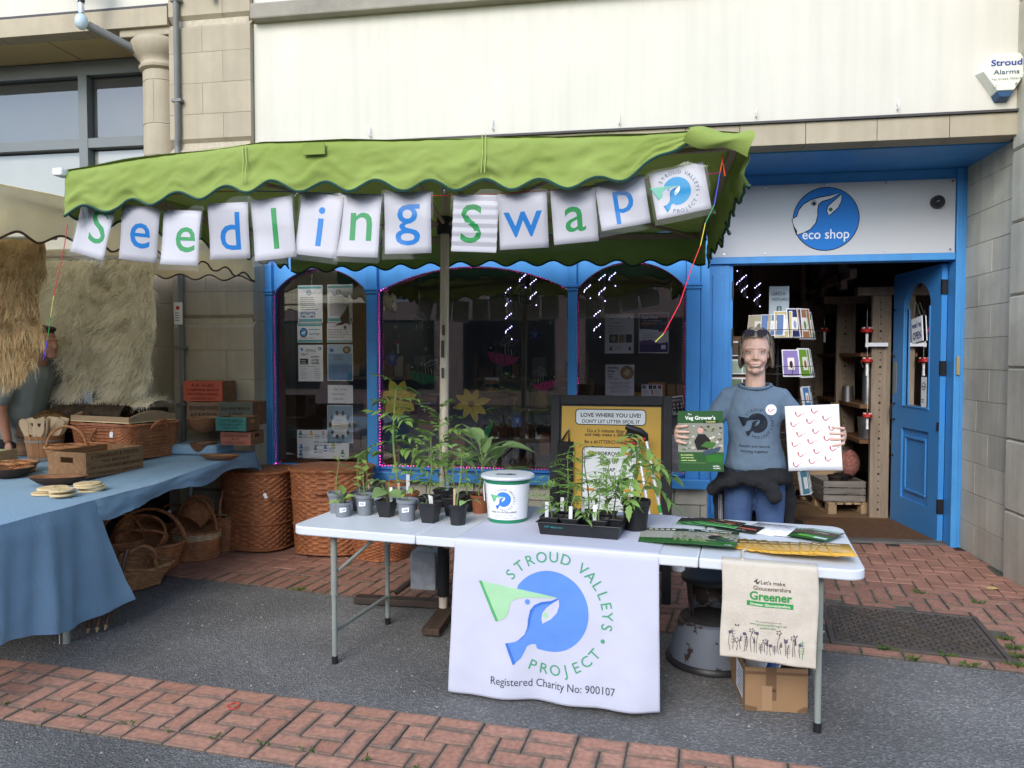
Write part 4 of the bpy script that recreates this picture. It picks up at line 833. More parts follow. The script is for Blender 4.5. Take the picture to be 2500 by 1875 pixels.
# --- crates and pallet by the door
M_CRATE=woodm('grey_crate_slat', (.22, .20, .175), (.12, .105, .09), 3, .85, 0, .2)
def crate(name, label, loc, rz, L, W, H, nb, mat, handle=False):
    t=thing(name, label, 'crate', loc, rz, None);h=H/nb
    for i in range(nb):
        for s, (a, b)in enumerate((((-L/2, -W/2), (L/2, -W/2+.012)), ((-L/2, W/2-.012), (L/2, W/2)), ((-L/2, -W/2+.013), (-L/2+.012, W/2-.013)), ((L/2-.012, -W/2+.013), (L/2, W/2-.013)))):
            MB().bb((a[0], a[1], i*h+.004), (b[0], b[1], (i+1)*h-.006)).build('slat', mat, t, bevel=.002)
    for sx in(-1, 1):
        for sy in(-1, 1):MB().box((sx*(L/2-.026), sy*(W/2-.026), H/2), (.024, .024, H-.01)).build('corner_post', mat, t)
    MB().bb((-L/2+.013, -W/2+.013, .005), (L/2-.013, W/2-.013, .017)).build('base', mat, t)
    return t
def pallet(label, loc, rz, L=.6, W=.45):
    t=thing('wooden_pallet', label, 'pallet', loc, rz)
    for i in range(5):MB().bb((-L/2, -W/2+i*W/5+.01, .095), (L/2, -W/2+(i+1)*W/5-.01, .113)).build('deck_board', M_WOODP, t, bevel=.002)
    for x in(-L/2+.04, 0, L/2-.04):
        for y in(-W/2+.05, W/2-.05):MB().box((x, y, .0575), (.08, .08, .073)).build('block', M_WOODP, t)
    for y in(-W/2+.05, W/2-.05):MB().bb((-L/2, y-.04, .003), (L/2, y+.04, .02)).build('runner', M_WOODP, t)
    return t
pallet('small pine pallet under the slatted crate inside the doorway', (2.02, 7.95, .022), R(100), .7, .42)
pallet('small pine pallet further back beside the card rack', (1.70, 8.6, .022), R(95), .55, .4)
crate('slatted_crate', 'grey slatted wooden crate on a pallet inside the doorway', (2.03, 7.83, .137), R(5), .40, .40, .21, 3, M_CRATE)
crate('slatted_crate', 'brown slatted crate lined with straw behind the grey crate', (1.95, 8.35, .137), R(8), .44, .36, .24, 2, M_WOODP)
for i, (x, y, c)in enumerate(((2.0, 7.78, '#26211e'), (2.09, 7.9, '#1d1a18'))):
    lathe_thing('plastic_plant_pot', 'black plastic pot stacked in the grey crate' if i==0 else 'second black pot at the back of the grey crate', 'pot', (x, y, .157), [(.05, 0), (.07, .20), (.078, .20), (.078, .22), (.07, .22)], flatc(c))
wb=MB();
wb.ball((2.17, 7.93, .48), (.1, .08, .14), 12)
tag(wb.build('knitted_bag', mk('patterned_knit', (.25, .1, .08), .95, .6, 40, .6, 50), smooth=True), 'dark red knitted bundle leaning behind the grey crate', 'bundle')
tv=thing('potted_herb', 'small green herb in a yellow pot on the floor by the card rack', 'plant', (1.72, 8.45, .137))
MB().lathe([(.04, 0), (.055, .1), (.05, .1)], 14).build('pot', flatc('#c9a21e'), tv, smooth=True)
hb=MB()
for k in range(60):
    a, b, d=random.uniform(0, 6.28), random.uniform(.05, .2), random.uniform(0, .09);c=Vector((math.cos(a)*d, math.sin(a)*d, .08+b));s=.018
    hb.add([c, c+Vector((s, 0, .01)), c+Vector((s*.5, s, -.005)), c+Vector((-s*.5, s*.6, .01))], [(0, 1, 2, 3)])
hb.build('foliage', MATS['moss_green'], tv, kind='stuff')
# --- spinner rack of greeting cards
cr=thing('card_rack', 'black wire revolving card rack standing in the doorway', 'card rack', (1.31, 7.12, .024))
MB().tube([(0, 0, 0), (0, 0, 1.86)], .014, 10).build('pole', M_BLACK, cr)
MB().lathe([(.24, 0), (.24, .015), (.03, .03)], 24).build('base', M_BLACK, cr)
for z in(.34, .62, .9, 1.18, 1.48, 1.80):
    w=MB()
    for dz, rr in((0, .325), (.07, .35)):w.tube([(rr*math.cos(2*PI*k/24), rr*math.sin(2*PI*k/24), z-.1+dz)for k in range(24)], .003, 5, closed=True)
    for k in range(8):a=2*PI*k/8+.2;w.tube([(.02*math.cos(a), .02*math.sin(a), z-.1), (.325*math.cos(a), .325*math.sin(a), z-.1), (.35*math.cos(a), .35*math.sin(a), z-.03)], .0028, 5)
    w.build('wire_tier', M_BLACK, cr)
def gcard(label, ang, z, w, h, edge, c1, c2, off=0, lean=10, art='#ffffff', r=.315):
    w*=1.4;h*=1.2
    a=R(ang);t=thing('greeting_card', label, 'card', (0, 0, 0), 0, 'greeting cards on the revolving rack')
    t.matrix_basis=TM((1.31, 7.12, .024))@Matrix.Rotation(a+PI/2, 4, 'Z')@Matrix.Translation((off, -r, z))@Matrix.Rotation(R(-lean), 4, 'X')
    for k in range(3):MB().bb((-w/2+k*.006, .004+k*.012, 0), (w/2+k*.008, .006+k*.012, h-k*.004)).build('card', M_PAPER, t)
    F=Flat(lambda a_, b_, l:(a_, .004-l, b_));m=edge
    F.rect(-w/2+m, m, w/2-m, h-m, c1);F.rect(-w/5, h*.25, w/5, h*.7, art, 1);F.poly(circ(0, h*.45, w*.1, 10, h*.14), c2, 2)
    F.done(t, 'picture');return t
GC=[('cream greeting card with small portrait in the top tier of the rack', 235, 1.72, .155, .16, .004, '#b5ab92', '#8a7a60', -.04), ('slate blue greeting card beside the cream one in the top tier', 250, 1.72, .14, .16, .005, '#5f7ba6', '#d8d8e0', .0),
      ('olive card with a pale window picture behind the woman\'s head', 268, 1.70, .11, .20, .006, '#b9ad72', '#a86a30', .0), ('tall navy card leaning in the top tier', 288, 1.70, .10, .22, .008, '#26305e', '#9098c0', .0),
      ('tan and white striped card in the top tier', 310, 1.69, .12, .23, .01, '#a3754f', '#5b8a40', .0), ('green woodland card at the outer end of the top tier', 332, 1.69, .12, .21, .012, '#3f7a3a', '#a8c860', .0),
      ('purple card with a dark ribbon picture in the second tier', 282, 1.36, .11, .20, .008, '#8878b0', '#40202c', .0), ('bright green leaf card in the second tier', 312, 1.35, .12, .22, .012, '#6f9a30', '#a04828', .0), ('grey card with a white dog picture in the second tier', 334, 1.35, .11, .21, .01, '#565a5e', '#e6e6e6', .0),
      ('small card with colourful vegetables in the third tier', 318, 1.08, .09, .16, .008, '#4878a8', '#d8a020', .0), ('blue card with a dark swallow in the lower tier', 316, .60, .12, .18, .006, '#4f8fd0', '#18202c', .0), ('pale card stacked in the lower tier', 296, .62, .11, .19, .008, '#b8bcc8', '#707a90', .0), ('teal patterned card in the bottom tier', 318, .30, .11, .19, .01, '#4f8090', '#d0d8d8', .0)]
GC+=[('white edged card with a red kite in the second tier, nearest the post', 352, 1.36, .1, .2, .012, '#d8d4c8', '#b03028'), ('yellow meadow card at the end of the top tier', 352, 1.70, .11, .2, .01, '#b8a23c', '#4a7a30'), ('grey sea card in the third tier', 340, 1.07, .1, .17, .008, '#7a8a98', '#e0e4e8'), ('plum coloured card in the lower tier', 338, .61, .11, .19, .008, '#5a3a5c', '#d0b8c0'), ('moss green card in the bottom tier', 340, .30, .11, .19, .01, '#5a6a3a', '#d8d8b8')]
for g_ in GC:gcard(*g_, art='#e4e0d8')
cs=thing('rack_header_card', 'pale handwritten sign on top of the card rack reading cards and postcards', 'sign', (1.29, 6.98, 1.93))
MB().bb((-.085, 0, 0), (.085, .004, .26), TM((0, 0, 0), R(-4))).build('card', mk('pale_blue_card', (.48, .56, .60), .7, .05, 8), cs)
F=Flat(lambda a, b, l:(a, -.006-l, b));F.text('CARDS &', -.01, .18, .032, '#2a3440', maxw=.12);F.text('POSTCARDS', .01, .13, .028, '#2a3440', maxw=.14);F.rect(-.02, .01, .02, .08, '#20262c');F.rect(-.012, .018, .012, .072, '#8fa4ac', 1);F.done(cs, 'lettering')
sr=thing('seed_rack', 'narrow stand of small seed packets just inside the left door jamb', 'stand', (.98, 7.0, .024))
MB().bb((-.13, .02, 0), (.13, .05, 1.72)).build('board', M_WOODD, sr)
for k in range(7):
    z=.55+k*.165;p=MB().bb((-.12, -.012, z), (.12, .0, z+.135)).build('packet', M_PAPER, sr)
    F=Flat(lambda a, b, l:(a, -.012-l, b));F.rect(-.11, z+.01, -.005, z+.12, ['#3c6a38', '#7a6a3a', '#a87a20', '#58402a', '#7a8868', '#a8b8a0', '#64503c'][k]);F.rect(.005, z+.01, .11, z+.12, ['#88904c', '#c8b888', '#7a3a20', '#c0c8c0', '#50402c', '#88a890', '#a89878'][k]);F.done(p, 'picture')

# ================================================================ WINDOW: fairy lights, posters, decorations
LED=emis('pink_led', (1.0, .05, .40), 14);LEDB=emis('violet_led', (.55, .50, 1.0), 5);LEDC=mk('led_cable', (.10, .015, .05), .5)
def led_strip(label, pts, step=.0245):
    t=thing('led_strip', label, 'fairy lights', pts[0], 0, 'pink fairy lights round the windows');MB().tube(pts, .004, 5).build('cable', LEDC, t, world=True)
    bd=MB();acc=0
    for p, q in zip(pts, pts[1:]):
        p, q=Vector(p), Vector(q);d=(q-p).length
        while acc<d:
            c=p+(q-p)*(acc/d);s=.0040
            bd.add([c+Vector(w)*s for w in((1, 0, 0), (-1, 0, 0), (0, 1, 0), (0, -1, 0), (0, 0, 1), (0, 0, -1))], [(0, 2, 4), (2, 1, 4), (1, 3, 4), (3, 0, 4), (2, 0, 5), (1, 2, 5), (3, 1, 5), (0, 3, 5)]);acc+=step
        acc-=d
    bd.build('led_beads', LED, t, world=True)
def arch_path(i, y=5.829, sides='lr', zb=.66, o=.006):
    a, b, zs, za=WINS[i];A=arch_pts(a+o, b-o, zs, za-.004)
    P=[(x, y, z)for x, z in A]
    if 'l' in sides:P=[(a+o, y, zb)]+P
    if 'r' in sides:P=P+[(b-o, y, zb)]
    return P
led_strip('pink fairy lights round the window full of notices', arch_path(0, sides='l'))
led_strip('pink fairy lights round the wide middle window', [(-.52, 5.829, .66), (-2.058, 5.829, .66)]+arch_path(1, sides='l')[1:])
led_strip('pink fairy lights round the window by the pillar next to the door', arch_path(2))
def led_tube(label, x, y, z0, z1):
    t=thing('led_tube', label, 'light tube', (x, y, z0), 0, 'hanging spiral light tubes')
    MB().tube([(0, 0, 0), (0, 0, z1-z0)], .024, 10).build('tube', mk('grey_tube', (.09, .085, .10), .4), t, smooth=True)
    MB().tube([(0, 0, z1-z0), (0, 0, 2.95-z0)], .0015, 4).build('cord', M_BLACK, t)
    bd=MB();n=int((z1-z0)/.0068)
    for k in range(n):
        a=k*.115*PI/.95
        if math.sin(a)>.1 or k%2:continue
        c=Vector((.026*math.cos(a), .026*math.sin(a), k*.0068));s=.0042
        bd.add([c+Vector(w)*s for w in((1, 0, 0), (-1, 0, 0), (0, 1, 0), (0, -1, 0), (0, 0, 1), (0, 0, -1))], [(0, 2, 4), (2, 1, 4), (1, 3, 4), (3, 0, 4), (2, 0, 5), (1, 2, 5), (3, 1, 5), (0, 3, 5)])
    bd.build('led_spiral', LEDB, t)
for lab, p, q in(('beside the middle window arch', (-0.9393, 6.3, 2.2683), (-0.9392, 6.3, 2.1496)), ('second from the middle window arch', (-0.8473, 6.3, 2.2527), (-0.8471, 6.3, 1.9981)), ('long one behind the painted bee', (-1.0518, 6.25, 2.1536), (-1.0519, 6.25, 1.7074)), ('first in the window by the door', (-0.3869, 6.3, 2.2032), (-0.3863, 6.3, 2.0515)), ('second in the window by the door', (-0.2634, 6.3, 2.256), (-0.2624, 6.3, 2.0259)), ('lowest one in the window by the door', (-0.2987, 6.2, 1.9849), (-0.2976, 6.2, 1.7202)), ('highest one in the window by the door', (-0.1783, 6.3, 2.316), (-0.1775, 6.3, 2.1517)), ('first inside the doorway', (0.9755, 7.2, 2.3717), (0.9775, 7.2, 2.1812)), ('second inside the doorway', (1.0344, 7.3, 2.3359), (1.0367, 7.3, 2.1197)), ('lone one further into the doorway', (1.1665, 7.4, 2.2666), (1.1691, 7.4, 2.04))):
    led_tube('hanging light tube with violet spiral, '+lab, p[0], p[1], q[2], p[2])

YP=5.892
def poster(name, label, a, b, draw, paper=M_PAPER, cat='poster', tilt=0):
    """a, b: top-left and bottom-right corner in the window plane"""
    w, h=b[0]-a[0], a[2]-b[2];t=thing(name, label, cat, (a[0], YP, b[2]));t.matrix_basis=TM((a[0], YP, b[2]), ry=R(tilt))
    MB().bb((0, 0, 0), (w, .0015, h)).build('sheet', paper, t)
    F=Flat(lambda u_, v_, l:(u_*w, -l, v_*h));F.W, F.H=w, h
    draw(F, w, h);F.done(t, 'print');return t
def tx(F, w, h, s, x, y, ch, col, **k):
    """text in a unit square page: x, y in page fractions, ch cap height in metres"""
    v, f, tw=txt(s, k.get('bold', 0));sy=ch/h;sx=ch/w
    if k.get('maxw')and tw*sx>k['maxw']:q=k['maxw']/(tw*sx);sx*=q;sy*=max(q, .75)
    ox={'l':0, 'c':-tw/2}[k.get('al', 'c')]
    F.tris([(x+(p[0]+ox)*sx, y+p[1]*sy)for p in v], f, flatc(col), k.get('lv', 2))
TEAL='#58a8a8'
def d_car(seed, bird):
    def d(F, w, h):
        F.rect(.03, .91, .97, .97, TEAL);F.rect(.03, .03, .97, .11, TEAL);F.poly(circ(.45, .80, .10, 20, .07), '#2a4a5c');F.poly(circ(.45, .80, .075, 20, .052), '#dfe4e6', 1);F.poly([(.38, .80), (.5, .83), (.45, .78)], '#2f78b8', 2)
        tx(F, w, h, 'Car Club', .76, .775, .012, '#4aa0a8', maxw=.36);F.lines(.1, .66, .8, 7 if not bird else 10, .052, .018, '#5a5a5a', 1, seed)
        if not bird:F.rect(.1, .14, .7, .30, '#8aa0b4');F.poly([(.13, .17), (.2, .235), (.35, .27), (.52, .255), (.67, .21), (.67, .17)], '#d8e0ea', 1);F.poly(circ(.24, .17, .045, 10, .028), '#202428', 2);F.poly(circ(.57, .17, .045, 10, .028), '#202428', 2);F.poly([(.24, .225), (.36, .258), (.5, .245), (.5, .222)], '#40586c', 2)
    return d
poster('notice', 'car club notice with a small car photo, upper row of the window', (-2.7941, 5.892, 2.1571), (-2.5744, 5.892, 1.8421), d_car(1, 0))
poster('notice', 'car club notice under the black bird cut-out, upper row', (-2.5315, 5.892, 2.1598), (-2.3108, 5.892, 1.8435), d_car(2, 1))
def d_club(F, w, h):
    F.rect(.02, .86, .98, .97, TEAL);F.rect(.02, .03, .98, .14, TEAL);F.poly(circ(.25, .52, .16, 24, .25), '#1c3f60');F.poly(circ(.25, .52, .12, 24, .19), '#3f9ad0', 1);F.poly([(.15, .5), (.34, .62), (.28, .42)], '#dce8f0', 2)
    tx(F, w, h, 'CarClub', .68, .40, .02, '#2a4a60', maxw=.5, bold=.01);F.rect(.45, .66, .9, .70, '#58a0a8', 1);F.lines(.12, .22, .75, 1, .1, .03, '#c04858', 1, 3)
poster('notice', 'landscape Car Club notice with round blue badge', (-2.8013, 5.892, 1.8369), (-2.5797, 5.892, 1.6773), d_club)
def d_txt(F, w, h):
    F.rect(.02, .03, .98, .12, '#78b4b4');tx(F, w, h, 'Car club benefits', .27, .82, .008, '#444444', maxw=.3);F.poly(circ(.72, .78, .06, 14, .09), '#33566a');F.lines(.06, .66, .86, 6, .085, .026, '#666666', 1, 5)
poster('notice', 'landscape notice of small print beside the round blue badge notice', (-2.5382, 5.892, 1.8384), (-2.3158, 5.892, 1.6764), d_txt)
def d_refill(F, w, h):
    F.poly([(.08, .9), (.18, .92), (.2, .86), (.14, .82)], '#3f8ac8');F.poly(circ(.87, .9, .075, 18, .05), '#2f70b8');F.poly([(.83, .9), (.9, .93), (.88, .87)], '#e8ecf0', 1)
    tx(F, w, h, 'REFILLS', .5, .83, .018, '#3a3a3a', maxw=.5);F.rect(.26, .815, .74, .82, '#3a3a3a', 1);tx(F, w, h, 'bio', .22, .71, .023, '#26303a', maxw=.28, bold=.02);F.poly(circ(.37, .75, .03, 10, .02), '#5a6068');tx(F, w, h, 'ecoleaf', .68, .655, .018, '#4a5a50', maxw=.55, bold=.02)
    F.rect(.07, .46, .4, .62, '#24262a');F.lines(.1, .56, .28, 3, .045, .02, '#c0c0c0', 2, 4);tx(F, w, h, 'ALTER/', .69, .555, .016, '#202226', maxw=.42, bold=.03);tx(F, w, h, 'NATIVE', .69, .475, .016, '#202226', maxw=.42, bold=.03)
    F.lines(.06, .40, .88, 1, .05, .012, '#888888', 1, 7)
    for c in(.1, .66):F.lines(c, .33, .28, 5, .062, .013, '#777777', 1, 9)
poster('notice', 'refills notice listing cleaning brands in black lettering', (-2.7959, 5.892, 1.6572), (-2.5755, 5.892, 1.3501), d_refill)
def d_friend(F, w, h):
    F.rect(.03, .02, .97, .45, '#3f7fb0');F.rect(.03, .45, .97, .75, '#6f9fc0');F.rect(.03, .75, .97, .98, '#a9c2d4');F.poly(circ(.76, .85, .15, 24, .10), '#4a4a44', 1);F.poly(circ(.76, .85, .08, 16, .06), '#a8946c', 2)
    F.poly([(.08, .87), (.18, .9), (.27, .84), (.2, .78), (.12, .8)], '#2f66b0', 1)
    for i, s in enumerate(('BECOME A FRIEND', 'OF STROUD', 'VALLEYS PROJECT')):tx(F, w, h, s, .42, .68-i*.055, .0085, '#1c2c40', maxw=.55, bold=.03)
    F.lines(.1, .48, .8, 7, .042, .012, '#24486c', 1, 12, al='c')
poster('poster', 'blue membership poster with round brown photo reading become a friend', (-2.5362, 5.892, 1.66), (-2.3112, 5.892, 1.3549), d_friend)
def d_free(F, w, h):
    for i, s in enumerate(('FREE  20LITRE', 'CONTAINERS', 'AVAILABLE')):tx(F, w, h, s, .42 if i else .5, .72-i*.26, .014, '#4a4650', maxw=.8 if i==0 else .55)
poster('notice', 'handwritten white notice reading free 20 litre containers available', (-2.5358, 5.892, 1.3193), (-2.3127, 5.892, 1.1663), d_free)
def d_map(F, w, h):
    F.rect(.02, .02, .98, .98, '#8fa6b4');F.poly([(.2, .2), (.75, .15), (.82, .45), (.75, .75), (.3, .78), (.15, .5)], '#d6d4cc', 1)
    for i in range(10):a=i*.628;F.poly(circ(.5+.38*math.cos(a), .48+.33*math.sin(a), .065, 12, .065), '#5c3a30' if i%2 else '#46505a', 2)
    F.lines(.28, .6, .42, 5, .08, .012, '#a06a60', 2, 8)
poster('poster', 'pale blue map poster ringed with small round photos', (-2.541, 5.892, 1.1502), (-2.3154, 5.892, 0.8326), d_map)
def d_prices(F, w, h):
    cols=['#2e7a4c', '#e0b020', '#b8b8c0', '#c85060', '#4a90b8', '#2f6a50', '#3a78b0', '#a8b838', '#3a6a9a']
    for i, (x, y)in enumerate(((.07, .72), (.28, .72), (.51, .72), (.73, .72), (.08, .25), (.36, .2), (.55, .25), (.70, .36), (.07, -.0), (.88, .08))):
        if y<0:continue
        c=cols[i%9];F.poly([(x-.035, y), (x+.035, y), (x+.035, y+.14), (x+.015, y+.17), (x+.015, y+.21), (x-.015, y+.21), (x-.015, y+.17), (x-.035, y+.14)], c);F.rect(x-.02, y+.205, x+.02, y+.24, '#c03030' if i<3 else '#334455', 1);F.rect(x-.028, y+.04, x+.028, y+.09, '#e4e8e8', 1)
    for(x, y)in((.12, .82), (.34, .82), (.57, .82), (.8, .86), (.14, .38), (.41, .3), (.61, .36), (.78, .66)):F.lines(x, y, .12, 3, .055, .018, '#445060', 1, int(x*90))
    tx(F, w, h, 'refills - popular', .48, .55, .017, '#3a4a78', maxw=.38, bold=.01);tx(F, w, h, 'sizes & prices', .48, .44, .017, '#3a4a78', maxw=.34, bold=.01)
poster('poster', 'wide refill price poster with coloured bottle pictures low in the window', (-2.8148, 5.892, 0.9384), (-2.3526, 5.892, 0.6972), d_prices)
M_PINKGLOW=mk('pinkish_glow_paper', (.82, .72, .76), .7, .03, 6)  # pink poster stock; white sheets get the LEDs' pink glow as paper colour
def d_pink(F, w, h):
    F.lines(.3, .76, .4, 1, .1, .015, '#403850', 1, 3);F.lines(.12, .68, .78, 4, .05, .012, '#806a78', 1, 4)
    F.rect(.15, .27, .46, .48, '#6a4636');F.rect(.48, .27, .70, .48, '#a07858');F.rect(.72, .27, .94, .48, '#4a3a34');F.poly(circ(.3, .38, .08, 10, .07), '#a08870', 1)
    for x in(.12, .78):F.poly([(x, .06), (x+.1, .2), (x+.14, .06), (x+.06, .1)], '#4a4048', 1)
    F.poly([(.15, .88), (.25, .92), (.28, .86)], '#506a88', 1);F.poly([(.75, .88), (.85, .93), (.9, .86)], '#406098', 1);F.lines(.2, .18, .5, 3, .04, .01, '#907888', 1, 8)
poster('poster', 'pale pink poster with three brown photos in the window by the door', (-0.2226, 5.892, 1.8951), (0.0022, 5.892, 1.5821), d_pink, M_PINKGLOW)
def d_draw(F, w, h):
    F.rect(.02, .62, .98, .98, '#5a2240');F.rect(.02, .02, .98, .22, '#4a2a5c');F.poly([(.02, .22), (.98, .22), (.98, .28), (.7, .24), (.4, .33), (.02, .30)], '#6a4078', 1);F.poly([(.02, .62), (.98, .62), (.98, .56), (.6, .59), (.3, .66), (.02, .60)], '#5a2240', 1)
    tx(F, w, h, 'Super Draw', .36, .86, .019, '#f0e4ee', maxw=.6, bold=.03);tx(F, w, h, 'Win a Year of Adventures!', .45, .79, .009, '#e8d8e4', maxw=.75, bold=.02);F.rect(.08, .71, .6, .76, '#a8743c', 2)
    F.rect(.45, .58, .78, .72, '#3f4858', 2);F.rect(.66, .53, .93, .62, '#8a5040', 2);F.rect(.66, .7, .96, .78, '#686070', 2);F.lines(.12, .48, .5, 4, .045, .012, '#8a7a90', 1, 6)
    F.rect(.75, .1, .9, .2, '#d8d0dc', 2);F.poly([(.1, .3), (.2, .33), (.22, .27)], '#4a4a70', 2)
poster('poster', 'purple and white super draw poster beside the pink one', (0.0414, 5.892, 1.8989), (0.2696, 5.892, 1.5851), d_draw, M_PINKGLOW)
def d_swap(F, w, h):
    for i, (s, c)in enumerate((('Seedling', .019), ('Swap', .019), ('Saturday', .010), ('10 May', .010), ('10am to 12pm', .010))):tx(F, w, h, s, .08, (.87, .76, .67, .60, .53)[i], c, '#2c2434', al='l', maxw=.42, bold=.02)
    F.poly(circ(.75, .74, .23, 24, .22), '#6a4a34');F.poly(circ(.75, .74, .21, 24, .2), '#b07848', 1);F.poly([(.62, .7), (.74, .88), (.88, .8), (.8, .62)], '#d0b090', 2);F.lines(.08, .42, .86, 9, .043, .012, '#584a60', 1, 17, al='c')
poster('poster', 'white seedling swap poster with round orange photo', (-0.2176, 5.892, 1.495), (0.0073, 5.892, 1.2508), d_swap, M_PINKGLOW)
def d_small(F, w, h):
    for x in(.05, .35, .55, .78):F.rect(x, .62, x+.17, .95, ['#7a7a80', '#484450', '#5a6070', '#905060'][int(x*4)])
    F.rect(.48, .1, .55, .58, '#b05830');F.lines(.06, .48, .38, 4, .11, .04, '#8a7a84', 1, 2);F.lines(.6, .48, .36, 4, .11, .04, '#8a7a84', 1, 5)
poster('leaflet', 'small landscape leaflet beside the seedling swap poster', (0.0638, 5.892, 1.3381), (0.2251, 5.892, 1.2494), d_small, M_PINKGLOW)
def d_print(F, w, h):
    F.rect(.06, .06, .94, .94, '#2a2426');tx(F, w, h, 'SEEDBALL', .5, .75, .012, '#d0c4c0', maxw=.8, bold=.03)
    for i in range(9):F.poly(circ(.2+.3*(i%3), .15+.2*(i//3), .09, 7, .06), '#c8bab8', 1)
poster('print', 'small black and white patterned print low in the window by the door', (0.3064, 5.95, 1.2439), (0.402, 5.95, 1.1029), d_print, tilt=-8)
def d_note(F, w, h):
    F.lines(.05, .94, .75, 4, .03, .008, '#5a5068', 1, 2);F.lines(.05, .78, .75, 4, .035, .008, '#6a5a70', 1, 3);F.lines(.05, .56, .6, 5, .035, .008, '#6a5a70', 1, 4);F.lines(.05, .28, .7, 6, .035, .008, '#6a5a70', 1, 6);F.poly(circ(.84, .12, .06, 12, .025), '#503a78', 1)
poster('notice', 'white notice at the window foot lit pink beside the pillar', (0.2869, 5.892, 0.9487), (0.4051, 5.892, 0.6269), d_note, M_PINKGLOW)
# --- cut paper flowers, leaves, bees, stars stuck inside the glass
YG=5.886
def decal(name, label, cat, c, draw, group=None, mats=None):
    t=thing(name, label, cat, (c[0], YG, c[2]), 0, group);F=Flat(lambda u_, v_, l:(u_, -l*.6, v_));draw(F)
    for(m, lv), mb in F.L.items():
        o=mb.build('paper_shape', m, t, solid=.0006)
    return t
def petals(n, r, w, col, cen, veins, seed, droop=None):
    def d(F):
        rr=random.Random(seed)
        for i in range(n):
            a=2*PI*i/n+.3+rr.uniform(-.12, .12);L=r*rr.uniform(.85, 1.08);ca, sa=math.cos(a), math.sin(a);ww=w*rr.uniform(.85, 1.1)
            pts=[(.02*r, 0), (.3*L, ww*.7), (.55*L, ww), (.8*L, ww*.62), (L, 0), (.8*L, -ww*.62), (.55*L, -ww), (.3*L, -ww*.7)]
            F.poly([(x*ca-y*sa, x*sa+y*ca)for x, y in pts], col, i%2)
            for q in(-.5, 0, .5):F.line([(x*ca-y*sa, x*sa+y*ca)for x, y in((.15*L, q*ww*.3), (.55*L, q*ww), (.85*L, q*ww*.5))], .0025, veins, 2)
        F.poly(circ(0, 0, r*cen, 14), '#8a6a28', 3)
    return d
decal('paper_flower', 'yellow paper flower with six broad petals stuck inside the glass', 'paper flower', (-1.9185, 5.886, 1.2079), petals(7, .165, .05, '#f2dc3c', .08, '#a88c20', 3))
decal('paper_flower', 'yellow paper flower with narrow pointed petals and orange centre', 'paper flower', (-1.2983, 5.886, 1.1735), petals(8, .155, .032, '#eccc2c', .17, '#9a8018', 8))
def leafd(F):F.poly([(-.06, -.10), (-.03, 0), (.03, .08), (.065, .10), (.05, .03), (.01, -.06)], '#3a9a58')
decal('paper_leaf', 'green paper leaf beside the narrow petalled flower', 'paper leaf', (-1.1797, 5.886, 0.9413), leafd)
decal('paper_leaf', 'green paper leaf below the broad petalled flower', 'paper leaf', (-1.9627, 5.886, 0.8944), lambda F:F.poly([(x*.7, y*.7)for x, y in((-.06, -.10), (-.03, 0), (.03, .08), (.065, .10), (.05, .03), (.01, -.06))], '#349050'))
def bee(s, back, flip=1, lines='#d8d4c4'):
    def d(F):
        S=lambda L:[(x*s*flip, y*s)for x, y in L]
        if back:F.poly(S([(-1, -.2), (-.7, -.7), (.1, -1.0), (.8, -.8), (1.0, -.45), (.2, -.3), (-.5, .05)]), back, 0)
        F.poly(S(circ(-.72, .12, .24, 14)), '#16140f', 1);F.poly(S(circ(-.25, .05, .30, 14, .27)), '#1a1711', 1);F.poly(S([(0, .28), (.5, .15), (.9, -.15), (1.0, -.35), (.7, -.42), (.25, -.3), (-.05, -.2)]), '#1a1711', 1)
        for k in range(4):x=.12+.2*k;F.line(S([(x, .24-k*.09), (x+.04, -.28-k*.02)]), .05*s, '#b09a34' if k%2 else lines, 2)
        F.line(S(circ(-.25, .05, .2, 10, .18)), .03*s, '#8a7c30', 2)
        for w in([(-.2, .3), (.05, .8), (.45, .95), (.5, .7), (.1, .3), (-.2, .3)], [(.0, .3), (.5, .6), (.95, .65), (.9, .45), (.3, .2), (.0, .3)]):
            F.line(S(w), .03*s, lines, 2);F.line(S([w[0], w[2]]), .022*s, lines, 2);F.line(S([w[1], w[4]]), .018*s, lines, 2)
        for q in([(-.5, -.1), (-.6, -.5), (-.5, -.7)], [(-.2, -.2), (-.25, -.6), (-.1, -.85)], [(.1, -.25), (.1, -.7), (.3, -.9)], [(-.85, .3), (-1.0, .6)], [(-.7, .33), (-.75, .65)]):F.line(S(q), .05*s, '#16140f', 2)
        F.poly(S(circ(-.78, .16, .07, 8)), lines, 3)
    return d
decal('painted_bee', 'painted bee above a green nest on the middle window', 'bee picture', (-1.7003, 5.886, 1.4525), bee(.125, '#349050'))
decal('painted_bee', 'painted bee with a pink patch on the middle window', 'bee picture', (-1.0375, 5.886, 1.6094), bee(.13, '#d84888'))
decal('painted_bee', 'painted bee with dark face near the wooden pole', 'bee picture', (-1.6918, 5.886, 1.8117), bee(.125, None, -1))
decal('painted_bee', 'painted bee near the top of the middle window', 'bee picture', (-0.9239, 5.886, 2.0259), bee(.12, None))
decal('painted_bee', 'round striped bee on a bright pink splash', 'bee picture', (-0.6983, 5.886, 1.3797), bee(.10, '#d83a80', -1))
def star(r, col):
    def d(F):
        F.poly([(r*(1 if i%2==0 else .55)*math.cos(PI/2+i*PI/5), r*(1 if i%2==0 else .55)*math.sin(PI/2+i*PI/5))for i in range(10)], col, 0)
        for a in(-.5, 0, .5):F.line([(0, -r*.3), (r*.5*math.sin(a), r*.4*math.cos(a))], r*.07, '#d0d4e0', 1)
    return d
